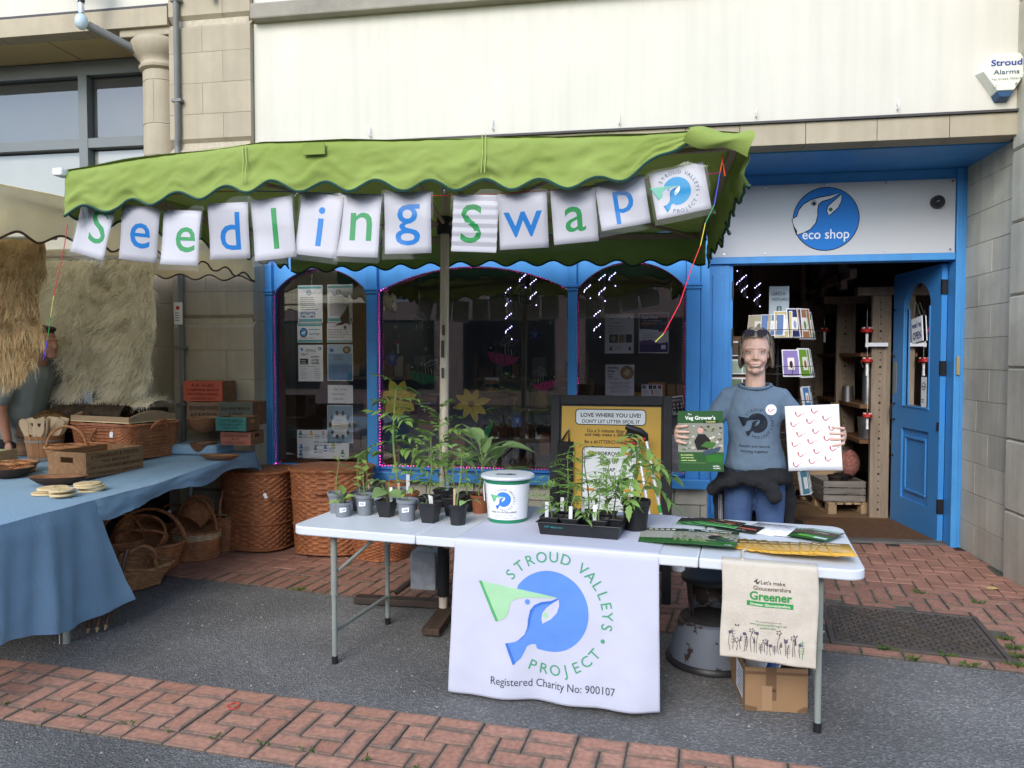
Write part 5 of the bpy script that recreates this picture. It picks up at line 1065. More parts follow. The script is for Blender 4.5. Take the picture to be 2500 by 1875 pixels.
for lab, p, r_ in(('near the top corner of the middle window', (-1.9562, 5.886, 1.9786), .06), ('below the toadstool in the middle window', (-1.9694, 5.886, 1.5398), .075), ('beside the parking notice', (-0.7779, 5.886, 1.7301), .06), ('behind the notice board edge', (-0.9204, 5.886, 1.0384), .07)):
    decal('paper_star', 'dark blue paper star flower '+lab, 'paper star', p, star(r_, '#2a3c90'), 'blue paper stars')
for lab, p in(('upper', (-1.9397, 5.886, 1.8066)), ('centre', (-1.6787, 5.886, 1.6205)), ('far', (-0.9538, 5.886, 1.3983)), ('lower', (-1.6948, 5.886, 1.1222)), ('right-hand', (-0.653, 5.886, 1.8272))):
    decal('glitter_star', 'small white four-pointed glitter star, %s one in the middle window'%lab, 'star', p, lambda F:F.poly([(.026*(1 if i%2==0 else .25)*math.cos(i*PI/4), .026*(1 if i%2==0 else .25)*math.sin(i*PI/4))for i in range(8)], '#d4cfc4'), 'white glitter stars')
decal('bird_cutout', 'black swallow cut-out over the upper car club notice', 'bird cut-out', (-2.3754, 5.884, 1.8947), lambda F:F.poly([(-.09, -.075), (-.03, -.045), (-.045, -.01), (-.01, .03), (.03, .10), (.035, .05), (.04, .0), (.03, -.03), (.05, -.075), (.01, -.055), (-.03, -.07)], '#0c0c0e'))
tst=thing('toadstool_ornament', 'red toadstool ornament on a string in the middle window', 'ornament', (-1.9367, 5.95, 1.6695), 0, 'hanging toadstool ornaments')
MB().lathe([(.002, .03), (.02, .026), (.035, .0), (.01, -.004)], 12).build('cap', flatc('#a82018', .5), tst, smooth=True);MB().lathe([(.009, 0), (.007, -.05), (.011, -.08)], 8).build('stem', M_WHITE, tst);MB().tube([(0, 0, .03), (0, 0, .25)], .001, 4).build('string', M_WHITE, tst)
# --- window bed and goods on display
wd=tag(MB().bb((-3.05, 5.97, .60), (.5, 7.0, .64)).build('window_bed', M_WOODP), 'dark wooden display bed behind the shop window glass', 'display shelf')
M_ORB=mk('orange_brown_board', (.30, .12, .05), .7, .2, 6, rand=.2)
def stock_box(name, label, x0, x1, y, z0, z1, mat, d=.18, band=None):
    t=thing(name, label, 'box', ((x0+x1)/2, y, z0));w=x1-x0;MB().bb((-w/2, 0, 0), (w/2, d, z1-z0)).build('carton', mat, t, bevel=.003)
    if band:F=Flat(XZ((0, -.0002, 0)));F.rect(-w/2, (z1-z0)*.72, w/2, (z1-z0)*.88, band);F.lines(-w*.38, (z1-z0)*.775, w*.76, 1, .02, .016, '#c8c4b4', 1, 3);F.done(t)
    return t
def pxbox(n, l, a, b, mat, d=.18, band=None):return stock_box(n, l, a[0], b[0], a[1], b[2], a[2], mat, d, band)
pxbox('stock_carton', 'orange brown carton with dark blue band in the middle window', (-1.8359, 6.15, 1.2153), (-1.6626, 6.15, 0.9211), M_ORB, .2, '#22303a')
pxbox('stock_carton', 'orange carton standing low behind the wooden pole', (-1.545, 6.2, 0.9323), (-1.4263, 6.2, 0.6724), M_ORB, .2)
pxbox('stock_carton', 'tall orange carton at the far corner of the middle window', (-0.7766, 6.2, 0.9026), (-0.6927, 6.2, 0.7305), M_ORB, .2)
bx1=thing('insect_house', 'wooden insect house with drilled holes in the middle window', 'insect house', ((-2.0471, 6.08, 0.6325)[0], 6.08, .642))
MB().prism([(-.075, 0), (.075, 0), (.075, .14), (.1, .14), (0, .20), (-.1, .14), (-.075, .14)], .12, TM((0, .12, 0), rx=R(90))).build('house', M_WOODP, bx1)
h_=MB()
for i in range(5):
    for j in range(4):h_.tube([(-.05+i*.025, -.0005, .025+j*.03), (-.05+i*.025, .002, .025+j*.03)], .006, 7)
h_.build('drilled_holes', holes, bx1)
bx2=thing('bird_box', 'pale bird box with a floral front in the middle window', 'bird box', (-1.6463, 6.02, 0.654))
MB().bb((-.055, 0, 0), (.055, .1, .14)).build('box', mk('floral_board', (.5, .44, .36), .8, .1, 6), bx2)
F=Flat(XZ((0, 0, 0)));rr=random.Random(4)
for i in range(26):x, z=rr.uniform(-.05, .05), rr.uniform(.005, .135);F.poly([(x+.007*math.cos(k*1.256+i), z+.007*math.sin(k*1.256+i))for k in range(5)], ['#4a3a30', '#7a3a30', '#3c4a34'][i%3])
F.poly(circ(0, .095, .015, 14), '#1a1410', 1);F.done(bx2)
bk=thing('paint_tub', 'white lidded tub with orange label on a carton in the middle window', 'tub', (-1.1888, 6.2, 1.2602));
MB().lathe([(.05, 0), (.058, .1), (.058, .1)], 18).build('tub', mk('orange_label', (.42, .16, .06), .6, .1, 8), bk, smooth=True);MB().lathe([(.062, .1), (.062, .12), (.058, .122)], 18).build('lid', M_WHITE, bk, smooth=True)
MB().lathe([(.0555, .035), (.0575, .065)], 18, capb=False, capt=False).build('label_band', flatc('#2c4048'), bk, smooth=True)
pxbox('stock_carton', 'dark brown carton under the white lidded tub', (-1.3567, 6.3, 1.2473), (-1.0676, 6.3, 0.6383), M_WOODD, .3)
tt=thing('wicker_chair', 'dark looped wicker chair back inside the middle window', 'chair', (-1.2108, 6.2, 0.649))
wk=MB()
for k in range(5):s=1-k*.13;wk.tube([(-.15*s, .0, 0), (-.15*s, 0, .3*s), (-.1*s, 0, .42*s), (0, 0, .48*s), (.1*s, 0, .42*s), (.15*s, 0, .3*s), (.15*s, 0, 0)], .013, 6)
wk.build('loops', mk('dark_wicker', (.05, .035, .025), .6, .2, 20), tt, smooth=True)
rd=thing('garden_stakes', 'thin crossed wooden stakes and wires in the window', 'stakes', (-0.8673, 6.15, 0.664))
MB().tube([(-.05, 0, 0), (.06, .05, .3)], .004, 5).tube([(.06, 0, 0), (-.04, .03, .28)], .004, 5).tube([(-.1, 0, 0), (-.12, 0, .42)], .01, 5).tube([(-.02, .1, 0), (-.02, .1, .45)], .012, 5).build('stakes', M_WOODD, rd)
# --- shelving and stock deeper in the shop
def shelf_unit(label, x0, x1, y, zs, seed, W=M_WOODP):
    t=thing('stock_shelf', label, 'shelf', ((x0+x1)/2, y, .02));w=x1-x0
    for s in(-1, 1):MB().bb((s*w/2-.02, 0, 0), (s*w/2+.02, .3, zs[-1]+.3)).build('side', W, t)
    rr=random.Random(seed)
    for z in zs:
        MB().bb((-w/2+.021, 0, z), (w/2-.021, .3, z+.03)).build('shelf', W, t)
    tops=[]
    for zi, z in enumerate(zs):
        x=-w/2+.04
        while x<w/2-.12:
            bw, bh=rr.uniform(.07, .17), rr.uniform(.1, .24);c=rr.choice(['#96704e', '#b8845a', '#a09484', '#4a5a4a', '#7a2e22', '#3a4250', '#b0a890', '#584030'])
            if rr.random()<.8:tops.append((x, z, bw, bh, c))
            x+=bw+.015
    return t, tops
STK=0
for lab, x0, x1, y, zs, sd in(('tall dark stock shelf behind the notice window', -3.0, -1.9, 7.5, (.5, .9, 1.3), 1), ('dark stock shelf behind the middle window', -1.7, -.5, 7.9, (.3, .62, .95, 1.28), 2), ('low display shelf behind the window by the door', -.4, .6, 7.3, (.35, .72, 1.02), 3)):
    t, tops=shelf_unit(lab, x0, x1, y, zs, sd)
    ords=['first', 'second', 'third', 'fourth', 'fifth', 'sixth', 'seventh', 'eighth', 'ninth', 'tenth', 'eleventh', 'twelfth'];cnt={}
    unit={1:'notice window', 2:'middle window', 3:'door-side'}[sd]
    for(x, z, bw, bh, c)in tops:
        cnt[z]=cnt.get(z, 0)+1;nm={'#96704e':'brown', '#b8845a':'tan', '#a09484':'grey', '#4a5a4a':'dull green', '#7a2e22':'dark red', '#3a4250':'slate', '#b0a890':'cream', '#584030':'dark brown'}[c]
        o=MB().bb((0, 0, 0), (bw, .14, bh)).build('stock_packet', flatc(c), bevel=.004);o.location=((x0+x1)/2+x, y+.02, .051+z)
        tag(o, '%s packet %s along the %s %s shelf'%(nm, ords[min(cnt[z]-1, 11)], ['lowest', 'second', 'third', 'top'][zs.index(z)], unit), 'packet', 'stock packets on the inside shelves')


# ================================================================ GREEN MARKET UMBRELLA
def canvasm(name, col, transl, dark):
    if name in MATS:return MATS[name]
    m, n, l, b=_nodes(name);tc=n.new('ShaderNodeTexCoord')
    nz=n.new('ShaderNodeTexNoise');nz.inputs['Scale'].default_value=3;nz.inputs['Detail'].default_value=6;l.new(tc.outputs['Object'], nz.inputs[0])
    mx=n.new('ShaderNodeMix');mx.data_type='RGBA';mx.inputs[6].default_value=c4(dark);mx.inputs[7].default_value=c4(col)
    mr=n.new('ShaderNodeMapRange');mr.inputs[1].default_value=.3;mr.inputs[2].default_value=.6;l.new(nz.outputs[0], mr.inputs[0]);l.new(mr.outputs[0], mx.inputs[0])
    l.new(mx.outputs[2], b.inputs['Base Color']);b.inputs['Roughness'].default_value=.85;b.inputs['Specular IOR Level'].default_value=.2
    wv=n.new('ShaderNodeTexNoise');wv.inputs['Scale'].default_value=26;wv.inputs['Detail'].default_value=4;l.new(tc.outputs['Object'], wv.inputs[0])
    bp=n.new('ShaderNodeBump');bp.inputs['Strength'].default_value=.25;bp.inputs['Distance'].default_value=.01;l.new(wv.outputs[0], bp.inputs['Height']);l.new(bp.outputs[0], b.inputs['Normal'])
    tr=n.new('ShaderNodeBsdfTranslucent');l.new(mx.outputs[2], tr.inputs[0]);ms=n.new('ShaderNodeMixShader');ms.inputs[0].default_value=transl
    l.new(b.outputs[0], ms.inputs[1]);l.new(tr.outputs[0], ms.inputs[2]);l.new(ms.outputs[0], n['Material Output'].inputs[0]);MATS[name]=m;return m
M_CANV=canvasm('green_canvas', (.27, .345, .085), .07, (.225, .30, .06))
M_TRIM=mk('dark_green_binding', (.012, .055, .04), .7, .1, 30)
gu=thing('market_umbrella', 'large green canvas market umbrella with scalloped valance over the white table', 'umbrella', (-1.12, 4.3, 0))
FRONT=[(-2.56, 3.04, 2.395), (-2.1, 3.04, 2.44), (-1.62, 3.04, 2.478), (-1.1, 3.04, 2.462), (-.60, 3.04, 2.452), (-.1, 3.03, 2.432), (.25, 3.01, 2.425), (.42, 3.0, 2.405)]
RIGHT=[(.42, 3.0, 2.405), (.47, 4.2, 2.43), (.50, 5.4, 2.42)]
REAR=[(.50, 5.4, 2.42), (-1.05, 5.42, 2.45), (-2.62, 5.4, 2.42)]
LEFT=[(-2.62, 5.4, 2.42), (-2.60, 4.2, 2.43), (-2.56, 3.04, 2.395)]
def along(P, t):
    L=[math.dist(a, b)for a, b in zip(P, P[1:])];s=t*sum(L)
    for a, b, d in zip(P, P[1:], L):
        if s<=d:return Vector(a).lerp(Vector(b), s/d)
        s-=d
    return Vector(P[-1])
def valance(P, parent, mat, trim, h, amp, per, out, hf=None, name='valance', nv=9, seed=0, wr=.012, curl=0):
    L=sum(math.dist(a, b)for a, b in zip(P, P[1:]));n=int(L/.012);out=Vector(out);edge=[]
    def f(u, v):
        p=along(P, u);s=u*L;hh=(hf(u)if hf else h)
        bot=hh+amp*math.sin(2*PI*s/per+seed)*min(1, hh/h*1.2)
        d=v*bot
        q=p+Vector((0, 0, -d))+out*(.004+wr*(fbm(s*2.2+v*1.2, seed+v*.8)*(.3+v))+.006*math.sin(2*PI*s/per*.5+1)*v+wr*.6*v*fbm(s*6-v*2.4, v+seed+9)+wr*.55*(.35+.65*v)*(.5-abs(fbm(s*7+v*2.2, v*1.1-s, seed+4, 2)))+wr*.35*(.5-abs(fbm(s*17+v*4, v*2-s*3, seed+8, 2))))
        # top edge rolls back over the rail
        if v<.12:q+=out*(-.022*(1-v/.12)**2);q.z+=.012*(1-(v/.12))**.5
        return q
    m=MB();m.grid(lambda u, v:tuple(f(u, v)), n, nv);o=m.build(name, mat, parent, smooth=True, world=True, angle=80)
    MB().tube([f(i/n, 1)for i in range(n+1)], .0065, 5).build('binding', trim, o, world=True, smooth=True)
    return f
hfF=lambda u:.185 if u<.80 else max(.012, .185*(1-((u-.80)/.145)**1.5))if u<.945 else .012
valance(FRONT, gu, M_CANV, M_TRIM, .185, .022, .232, (0, -1, 0), hfF, 'front_valance', 22, 2.2, .017)
valance(RIGHT, gu, M_CANV, M_TRIM, .20, .022, .235, (1, 0, 0), lambda u:.17+.05*min(1, u*3), 'side_valance', 14, 1.0, .022)
valance(REAR, gu, M_CANV, M_TRIM, .20, .02, .232, (0, 1, 0), None, 'rear_valance', 9, .5)
valance(LEFT, gu, M_CANV, M_TRIM, .18, .022, .235, (-1, 0, 0), None, 'side_valance', 9, 3.0)
apex=Vector((-1.08, 4.22, 2.70))
ro=MB()
for P in(FRONT, RIGHT, REAR, LEFT):
    n=40
    def rf(u, v, P=P):
        p=along(P, u)+Vector((0, 0, .012));q=p.lerp(apex, v);q.z-=.035*math.sin(PI*v)+.01*fbm(q.x*2, q.y*2);return tuple(q)
    ro.grid(rf, n, 12)
ro.build('canopy', M_CANV, gu, smooth=True, world=True, angle=60)
# rolled corner of cloth thrown back at the street corner
cc=MB();cc.grid(lambda u, v:(.20+.24*u+.012*math.sin(v*5), 3.0-.028*math.sin(PI*v)-.02*u, 2.415+.03*(1-u)*(1-v)-.09*v*(.25+.75*u)+.012*math.sin(u*7+v*3)), 14, 10)
cc.build('turned_back_corner', M_CANV, gu, smooth=True, world=True, angle=80)
# stitched patch and seams
M_THREAD=mk('pale_stitching', (.36, .44, .12), .8, .1, 30)
for x in(-1.68, -.62):MB().tube([(x, 3.022, 2.47), (x+.004, 3.018, 2.40), (x-.003, 3.016, 2.31)], .0022, 4).tube([(x+.014, 3.022, 2.47), (x+.018, 3.018, 2.40), (x+.011, 3.016, 2.31)], .0022, 4).build('seam', M_THREAD, gu, world=True)
MB().bb((-1.40, 3.012, 2.415), (-1.30, 3.018, 2.466)).build('patch', M_CANV, gu, world=True, bevel=.002)
MB().box((-2.58, 3.035, 2.392), (.05, .06, .035)).build('corner_cap', M_WHITE, gu, world=True, bevel=.008)
# frame
M_STRUT=woodm('ash_strut', (.36, .29, .22), (.26, .20, .145), 3, .6, 0, .05);M_REDP=flatc('#8a4038')
def rail(P, name='rail', r=.016, off=(0, 0, -.02)):
    for a, b in zip(P, P[1:]):
        a, b=Vector(a)+Vector(off), Vector(b)+Vector(off);d=(b-a);T=Matrix.Translation((a+b)/2)@d.to_track_quat('X', 'Z').to_matrix().to_4x4()
        o=MB().box((0, 0, 0), (d.length, .028, .036), T).build(name, M_STRUT, gu, world=True, bevel=.004)
        F=Flat(lambda u, v, l, T=T:tuple(T@Vector((u, -.014-l, v))));rr=random.Random(3);x=-d.length/2+.1
        while x<d.length/2-.1:w=rr.uniform(.02, .05);F.rect(x, -.006, x+w, .008, M_REDP);x+=w+.02
        F.done(o, world=True)
rail([(p[0], p[1]+.035, p[2])for p in FRONT[::3]]+[(.40, 3.04, 2.40)]);rail([(p[0]-.035, p[1], p[2])for p in(RIGHT[0], RIGHT[2])], off=(0, 0, -.02));rail([(p[0], p[1]-.035, p[2])for p in REAR], off=(0, 0, -.02));rail([(p[0]+.035, p[1], p[2])for p in(LEFT[0], LEFT[2])])
hub=Vector((-1.09, 4.24, 2.32))
for p in(FRONT[0], FRONT[-1], RIGHT[2], REAR[2], (-1.1, 3.04, 2.45), (-1.05, 5.4, 2.44)):
    p=Vector(p)+Vector((0, 0, -.04));MB().tube([hub, p.lerp(apex, .42)+Vector((0, 0, -.05))], .011, 6).build('strut', M_STRUT, gu, world=True);MB().tube([p, apex+Vector((0, 0, -.06))], .012, 6).build('rib', M_STRUT, gu, world=True)
MB().tube([(-1.09, 4.24, 2.27), (-1.09, 4.24, 2.37)], .05, 12).build('hub', M_BLACK, gu, world=True)
MB().tube([(-1.12, 4.28, .05), (-1.088, 4.235, 2.66)], .026, 12).build('pole', woodm('worn_pole_wood', (.68, .58, .46), (.46, .38, .29), 3, .5, 2, .0), gu, world=True, smooth=True)
MB().tube([(-1.119, 4.28, .12), (-1.114, 4.272, .62)], .036, 12).build('pole_socket', M_BLACK, gu, world=True, smooth=True)
F=Flat(lambda u, v, l:(-1.10+u, 4.245-.027-l, 1.55+v));F.rect(-.012, .0, .008, .10, '#4a4238');F.rect(-.006, .13, .012, .19, '#54483c');F.rect(-.01, -.12, .006, -.06, '#4a4238');F.done(gu, 'pole_marking', world=True)
M_RUST=mk('rusty_steel', (.055, .042, .034), .6, .3, 8, .2, 50, metal=.3, stain=(.10, .05, .025), stain_amt=.6, stain_scale=6)
MB().bb((-1.72, 4.36, .012), (-.55, 4.44, .05)).build('base_arm', M_RUST, gu, world=True, bevel=.003)
MB().bb((-1.15, 3.92, .012), (-1.05, 4.358, .05)).build('base_arm', woodm('dark_foot_board', (.09, .055, .035), (.05, .03, .02), 3, .7, 1), gu, world=True, bevel=.003)
MB().bb((-1.13, 4.445, .012), (-1.05, 4.95, .05)).build('base_arm', M_RUST, gu, world=True, bevel=.003)
MB().tube([(-1.46, 4.40, .08), (-1.25, 4.62, .22)], .018, 8).build('brace', M_RUST, gu, world=True)
MB().tube([(-1.02, 4.2, .62), (-1.015, 4.19, .50), (-1.02, 4.18, .2), (-1.03, 4.17, .08)], .014, 8).build('jack_screw', M_CHROME, gu, world=True, smooth=True)
sh=MB()
for i in range(6):
    a=i*1.05;c=Vector((-1.12+.10*math.cos(a), 4.25+.08*math.sin(a), .47));sh.tube([c+Vector((.03*math.cos(t), 0, .035*math.sin(t)))for t in np.linspace(0, 2*PI, 10)[:-1]], .008, 6, closed=True)
sh.build('shackle_chain', M_STEEL, gu, world=True, smooth=True)
M_CONC=mk('rough_concrete', (.36, .37, .39), .9, .2, 18, 1.0, 22)
for lab, a, b in(('rough white-faced concrete block weight by the umbrella pole', (-1.33, 4.29, .14), (-1.17, 4.45, .37)), ('second concrete block weight half hidden by the white cloth', (-1.05, 4.24, .06), (-.86, 4.40, .37))):
    o=MB();o.bb(a, b);tag(o.build('concrete_weight', M_CONC, bevel=.012), lab, 'weight', 'weights on the umbrella base')

# ================================================================ LETTER CARDS
M_SLEEVE=glassm('plastic_sleeve', (.985, .985, .99), .6, .06, .0, .8)
M_CARD=mk('letter_card_paper', (.70, .70, .755), .6, .02, 5, .05, 9)
BLU, GRN='#2188dc', '#35a05a'
CARDS=[('S', GRN, (-2.478, 3.1, 2.135), .178, .235, -15.5), ('e', BLU, (-2.241, 3.1, 2.118), .186, .25, -7), ('e', GRN, (-2.035, 3.1, 2.095), .19, .25, -3.5), ('d', BLU, (-1.795, 3.1, 2.118), .196, .25, .5), ('l', GRN, (-1.582, 3.1, 2.123), .20, .272, 4.5),
         ('i', BLU, (-1.368, 3.1, 2.132), .20, .276, -7.5), ('n', GRN, (-1.182, 3.104, 2.124), .188, .272, -3.5), ('g', BLU, (-.963, 3.1, 2.131), .205, .265, .5), ('S', GRN, (-.667, 3.1, 2.119), .196, .24, -3.2), ('w', BLU, (-.46, 3.1, 2.124), .207, .232, 2.2),
         ('a', GRN, (-.245, 3.1, 2.139), .186, .225, 4.2), ('p', BLU, (-.048, 3.096, 2.184), .202, .20, 9.3), ('logo', '', (.182, 3.09, 2.222), .218, .19, 10.5)]
NM=['first card on the string with a green S', 'blue letter e card, second on the string', 'green letter e card, third on the string', 'card with a blue letter d', 'card with a green letter l', 'card with a blue letter i', 'card with a green letter n', 'card with a blue letter g', 'pleated card with a green S beside the pole', 'card with a blue letter w', 'card with a green letter a', 'card with a blue letter p', 'card with the blue and green bird emblem ending the string']
for i, (ch, col, c, w, h, rot)in enumerate(CARDS):
    t=thing('letter_card', 'white '+NM[i]+' in a clear sleeve', 'card', c, 0, 'seedling swap letter cards');t.matrix_basis=TM(c, R(random.uniform(-3, 3)), R(random.uniform(-4, 2)), R(-rot))
    cv=random.uniform(-.003, .004);warp=lambda u, v, cv=cv, w=w, h=h:cv*((u/w*2)**2)+.003*math.sin(v/h*5+u*9)
    if i==8:warp=lambda u, v:.007*(2*abs((v*26)%1-.5)-.5)
    pf=lambda u, v, l, wf=warp:(u, -wf(u, v)-l, v)
    nv=40 if i==8 else 8
    MB().grid(lambda a, b:pf((a-.5)*w, (b-.5)*h, 0), 8, nv).build('paper', M_CARD, t, smooth=i!=8, solid=.0012)
    MB().grid(lambda a, b:pf((a-.5)*(w+.022), (b-.5)*h-.012+b*.0+(b-.5)*.05+.012, .0030), 6, 4).build('sleeve', M_SLEEVE, t, smooth=True)
    F=Flat(lambda u, v, l:pf(u, v, l+.0004), .02)
    if ch=='logo':emblem(F, -.012, .004, .056, '#2fa2dc', '#7fd2b8', '#1c6fb0', '#4aa890', '#2a6a80', '#e8ecf0', th=.27)
    else:
        xh={'S':.150, 'e':.150, 'd':.150, 'l':.150, 'i':.150, 'n':.150, 'g':.150, 'w':.150, 'a':.150, 'p':.150}[ch]*h/.25*1.17
        v_, f_, tw=txt(ch, -.012 if ch not in 'li' else .0);ox={0:.0, 8:-.02}.get(i, 0)
        cy=-.035*h/.25 if ch in 'gp' else-.075*h/.25
        if ch in 'gp':cy=-.03
        if ch in 'enaw':cy=-.055
        if i==0:cy=-.04
        F.text(ch, (.022 if i in(0, 2)else .0)+(-.02 if i==8 else 0), cy-.008, xh, col, 0, bold=.006)
    F.done(t, 'lettering')
# cords
def cord(name, label, segs):
    t=thing(name, label, 'cord', segs[0][0][0])
    for pts, c in segs:MB().tube(pts, .002, 5).build('cord_length', flatc(c), t, world=True)
pts=[(x, 3.112, 2.262+.02*math.sin((x+2.5)*3)-.02*math.cos(x*2)+(.05*max(0, x+.3)))for x in np.linspace(-2.55, .35, 40)]
cord('string_line', 'thin coloured cord that the letter cards hang from', [(pts[:12], '#c03038'), (pts[11:22], '#3a48b8'), (pts[21:30], '#d84828'), (pts[29:], '#c82878')])
A, B=(-2.5591, 3.04, 2.1589), (-2.7022, 3.04, 1.5367)
lp=lambda A, B, t, s=0:(A[0]+(B[0]-A[0])*t+s*math.sin(t*9), A[1], A[2]+(B[2]-A[2])*t)
cord('cord_end', 'loose red, green and blue cord end hanging at the end of the green valance', [([lp(A, B, t, .004)for t in(0, .15, .3, .45, .52)], '#c03a3a'), ([lp(A, B, t, .004)for t in(.52, .6, .68)], '#b8c060'), ([lp(A, B, t, .004)for t in(.68, .76, .85)], '#2c8a44'), ([lp(A, B, t, .004)for t in(.85, .92, 1)], '#3434c8')])
C_=[(0.3472, 3.06, 2.3525), (0.3331, 3.04, 2.2807), (0.3113, 3.03, 2.1513), (0.2775, 3.03, 2.0802), (0.2594, 3.03, 1.9922), (0.2285, 3.03, 1.9122), (0.182, 3.03, 1.767), (0.1188, 3.03, 1.6451), (0.0868, 3.03, 1.6124)]
cord('cord_end', 'long red cord end hanging by the logo card at the umbrella corner', [([(0.3543, 3.06, 2.2687), (0.3409, 3.06, 2.3496), C_[0], C_[1]], '#e85a28'), (C_[1:3], '#3a58c0'), (C_[2:4], '#2f9a50'), (C_[3:5], '#d8c840'), (C_[4:6], '#e03828'), (C_[5:8], '#f02848'), (C_[7:], '#d8d040')])
MB_clip=MB();tag(MB().tube([(-1.4533, 3.07, 2.271), (-1.4563, 3.06, 2.2548), (-1.4644, 3.07, 2.298), (-1.4539, 3.08, 2.3052)], .004, 6).build('cord_hook', M_CHROME, smooth=True), 'small metal hook on the cord between the l and i cards', 'hook')
tag(MB().tube([(-0.7853, 3.05, 2.2564), (-0.7889, 3.05, 2.2429), (-0.7807, 3.06, 2.2705)], .005, 6).build('cord_hook', M_CHROME, smooth=True), 'small metal hook on the cord beside the umbrella pole', 'hook')

# ================================================================ BEIGE UMBRELLA OF THE NEXT STALL
M_CREAM=canvasm('cream_canvas', (.80, .72, .52), .7, (.74, .65, .44));M_BRT=mk('brown_binding', (.07, .03, .015), .7, .1, 30)
bu=thing('market_umbrella', 'cream canvas market umbrella with brown edging over the basket stall', 'umbrella', (-4.2, 4.15, 0))
BR=[(-2.90, 2.95, 2.34), (-2.90, 3.5, 2.375), (-2.90, 4.4, 2.40), (-2.90, 5.35, 2.36)];BB=[(-2.90, 5.35, 2.36), (-4.2, 5.37, 2.42), (-5.5, 5.35, 2.40)]
valance(BR, bu, M_CREAM, M_BRT, .22, .022, .26, (1, 0, 0), lambda u:.225-.03*u, 'side_valance', 9, .4, .018)
valance(BB, bu, M_CREAM, M_BRT, .20, .02, .25, (0, 1, 0), None, 'rear_valance', 9, 1.4)
valance([(-5.5, 5.35, 2.40), (-5.5, 2.95, 2.38)], bu, M_CREAM, M_BRT, .22, .02, .26, (-1, 0, 0), None, 'side_valance', 6, .4)
valance([(-5.5, 2.95, 2.38), (-2.9, 2.95, 2.34)], bu, M_CREAM, M_BRT, .22, .02, .26, (0, -1, 0), None, 'front_valance', 6, .4)
ap2=Vector((-4.2, 4.15, 2.62));ro=MB()
for P in(BR, BB, [(-5.5, 5.35, 2.40), (-5.5, 2.95, 2.38)], [(-5.5, 2.95, 2.38), (-2.9, 2.95, 2.34)]):
    ro.grid(lambda u, v, P=P:tuple((along(P, u)+Vector((0, 0, .012))).lerp(ap2, v)-Vector((0, 0, .03*math.sin(PI*v)))), 24, 10)
ro.build('canopy', M_CREAM, bu, smooth=True, world=True, angle=60)
for a, b in((BR[0], BR[-1]), (BB[0], BB[-1])):
    a, b=Vector(a)-Vector((.03, .03, .03)), Vector(b)-Vector((.03, .03, .03));MB().tube([a, b], .014, 6).build('rail', M_STRUT, bu, world=True)
for p in(BR[0], BR[-1], BB[-1], (-5.5, 2.95, 2.38)):MB().tube([Vector(p)-Vector((0, 0, .03)), ap2-Vector((0, 0, .06))], .013, 6).build('rib', M_STRUT, bu, world=True)
MB().tube([(-4.2, 4.15, 0), (-4.2, 4.15, 2.6)], .026, 12).build('pole', M_STRUT, bu, world=True, smooth=True)


# ================================================================ WHITE FOLDING TABLE AND WHAT STANDS ON IT
TBM=TM((-.305, 3.63, 0), R(-8.3));TZ=.71;U0, U1, V0, V1=-1.345, 1.285, -.38, .43
def tw(u, v, z=0):return tuple(TBM@Vector((u, v, TZ+z)))
tb=thing('folding_table', 'long white plastic folding table with grey tubular legs', 'table');tb.matrix_basis=TBM
M_TTOP=mk('white_table_plastic', (.63, .66, .70), .42, .03, 4, .05, 60, stain=(.6, .62, .64), stain_amt=.25, stain_scale=5)
for a, b in((U0, -.66), (-.657, .64), (.643, U1)):
    r=.07;P=[]
    for(cx, cy, a0)in((b-r, V1-r, 0), (a+r, V1-r, 90), (a+r, V0+r, 180), (b-r, V0+r, 270)):
        if(a0 in(0, 270)and b==U1)or(a0 in(90, 180)and a==U0):P+=circ(cx, cy, r, 6, a0=a0, a1=a0+90)
        else:P.append((b if a0 in(0, 270)else a, V1 if a0 in(0, 90)else V0))
    MB().prism(P, .044, TM((0, 0, TZ-.044))).build('top_panel', M_TTOP, tb, bevel=.007, smooth=True, angle=50)
M_LEG=mk('grey_green_leg', (.25, .27, .24), .45, .1, 8, .05)
for u in(-1.15, 1.12):
    for v in(-.29, .29):
        lg=MB().tube([(u, v, .36), (u, v, TZ-.046)], .0165, 12).tube([(u, v, .035), (u, v, .362)], .0135, 12).tube([(u, v, .352), (u, v, .372)], .0185, 12).build('leg', M_LEG, tb, smooth=True)
        MB().tube([(u, v, .0), (u, v, .04)], .0165, 12).build('foot_cap', M_BLACK, lg, smooth=True)
        MB().tube([(u-.02, v, .42), (u+.02, v, .42)], .006, 6).build('bolt', M_CHROME, lg)
    MB().tube([(u, -.29, .165), (u, .29, .165)], .0105, 10).build('stretcher', M_LEG, tb, smooth=True)
    s=1 if u<0 else-1
    for v in(-.27, .27):MB().tube([(u+s*.01, v, .47), (u+s*.23, v, TZ-.05)], .009, 8).build('brace', M_STEEL, tb, smooth=True)
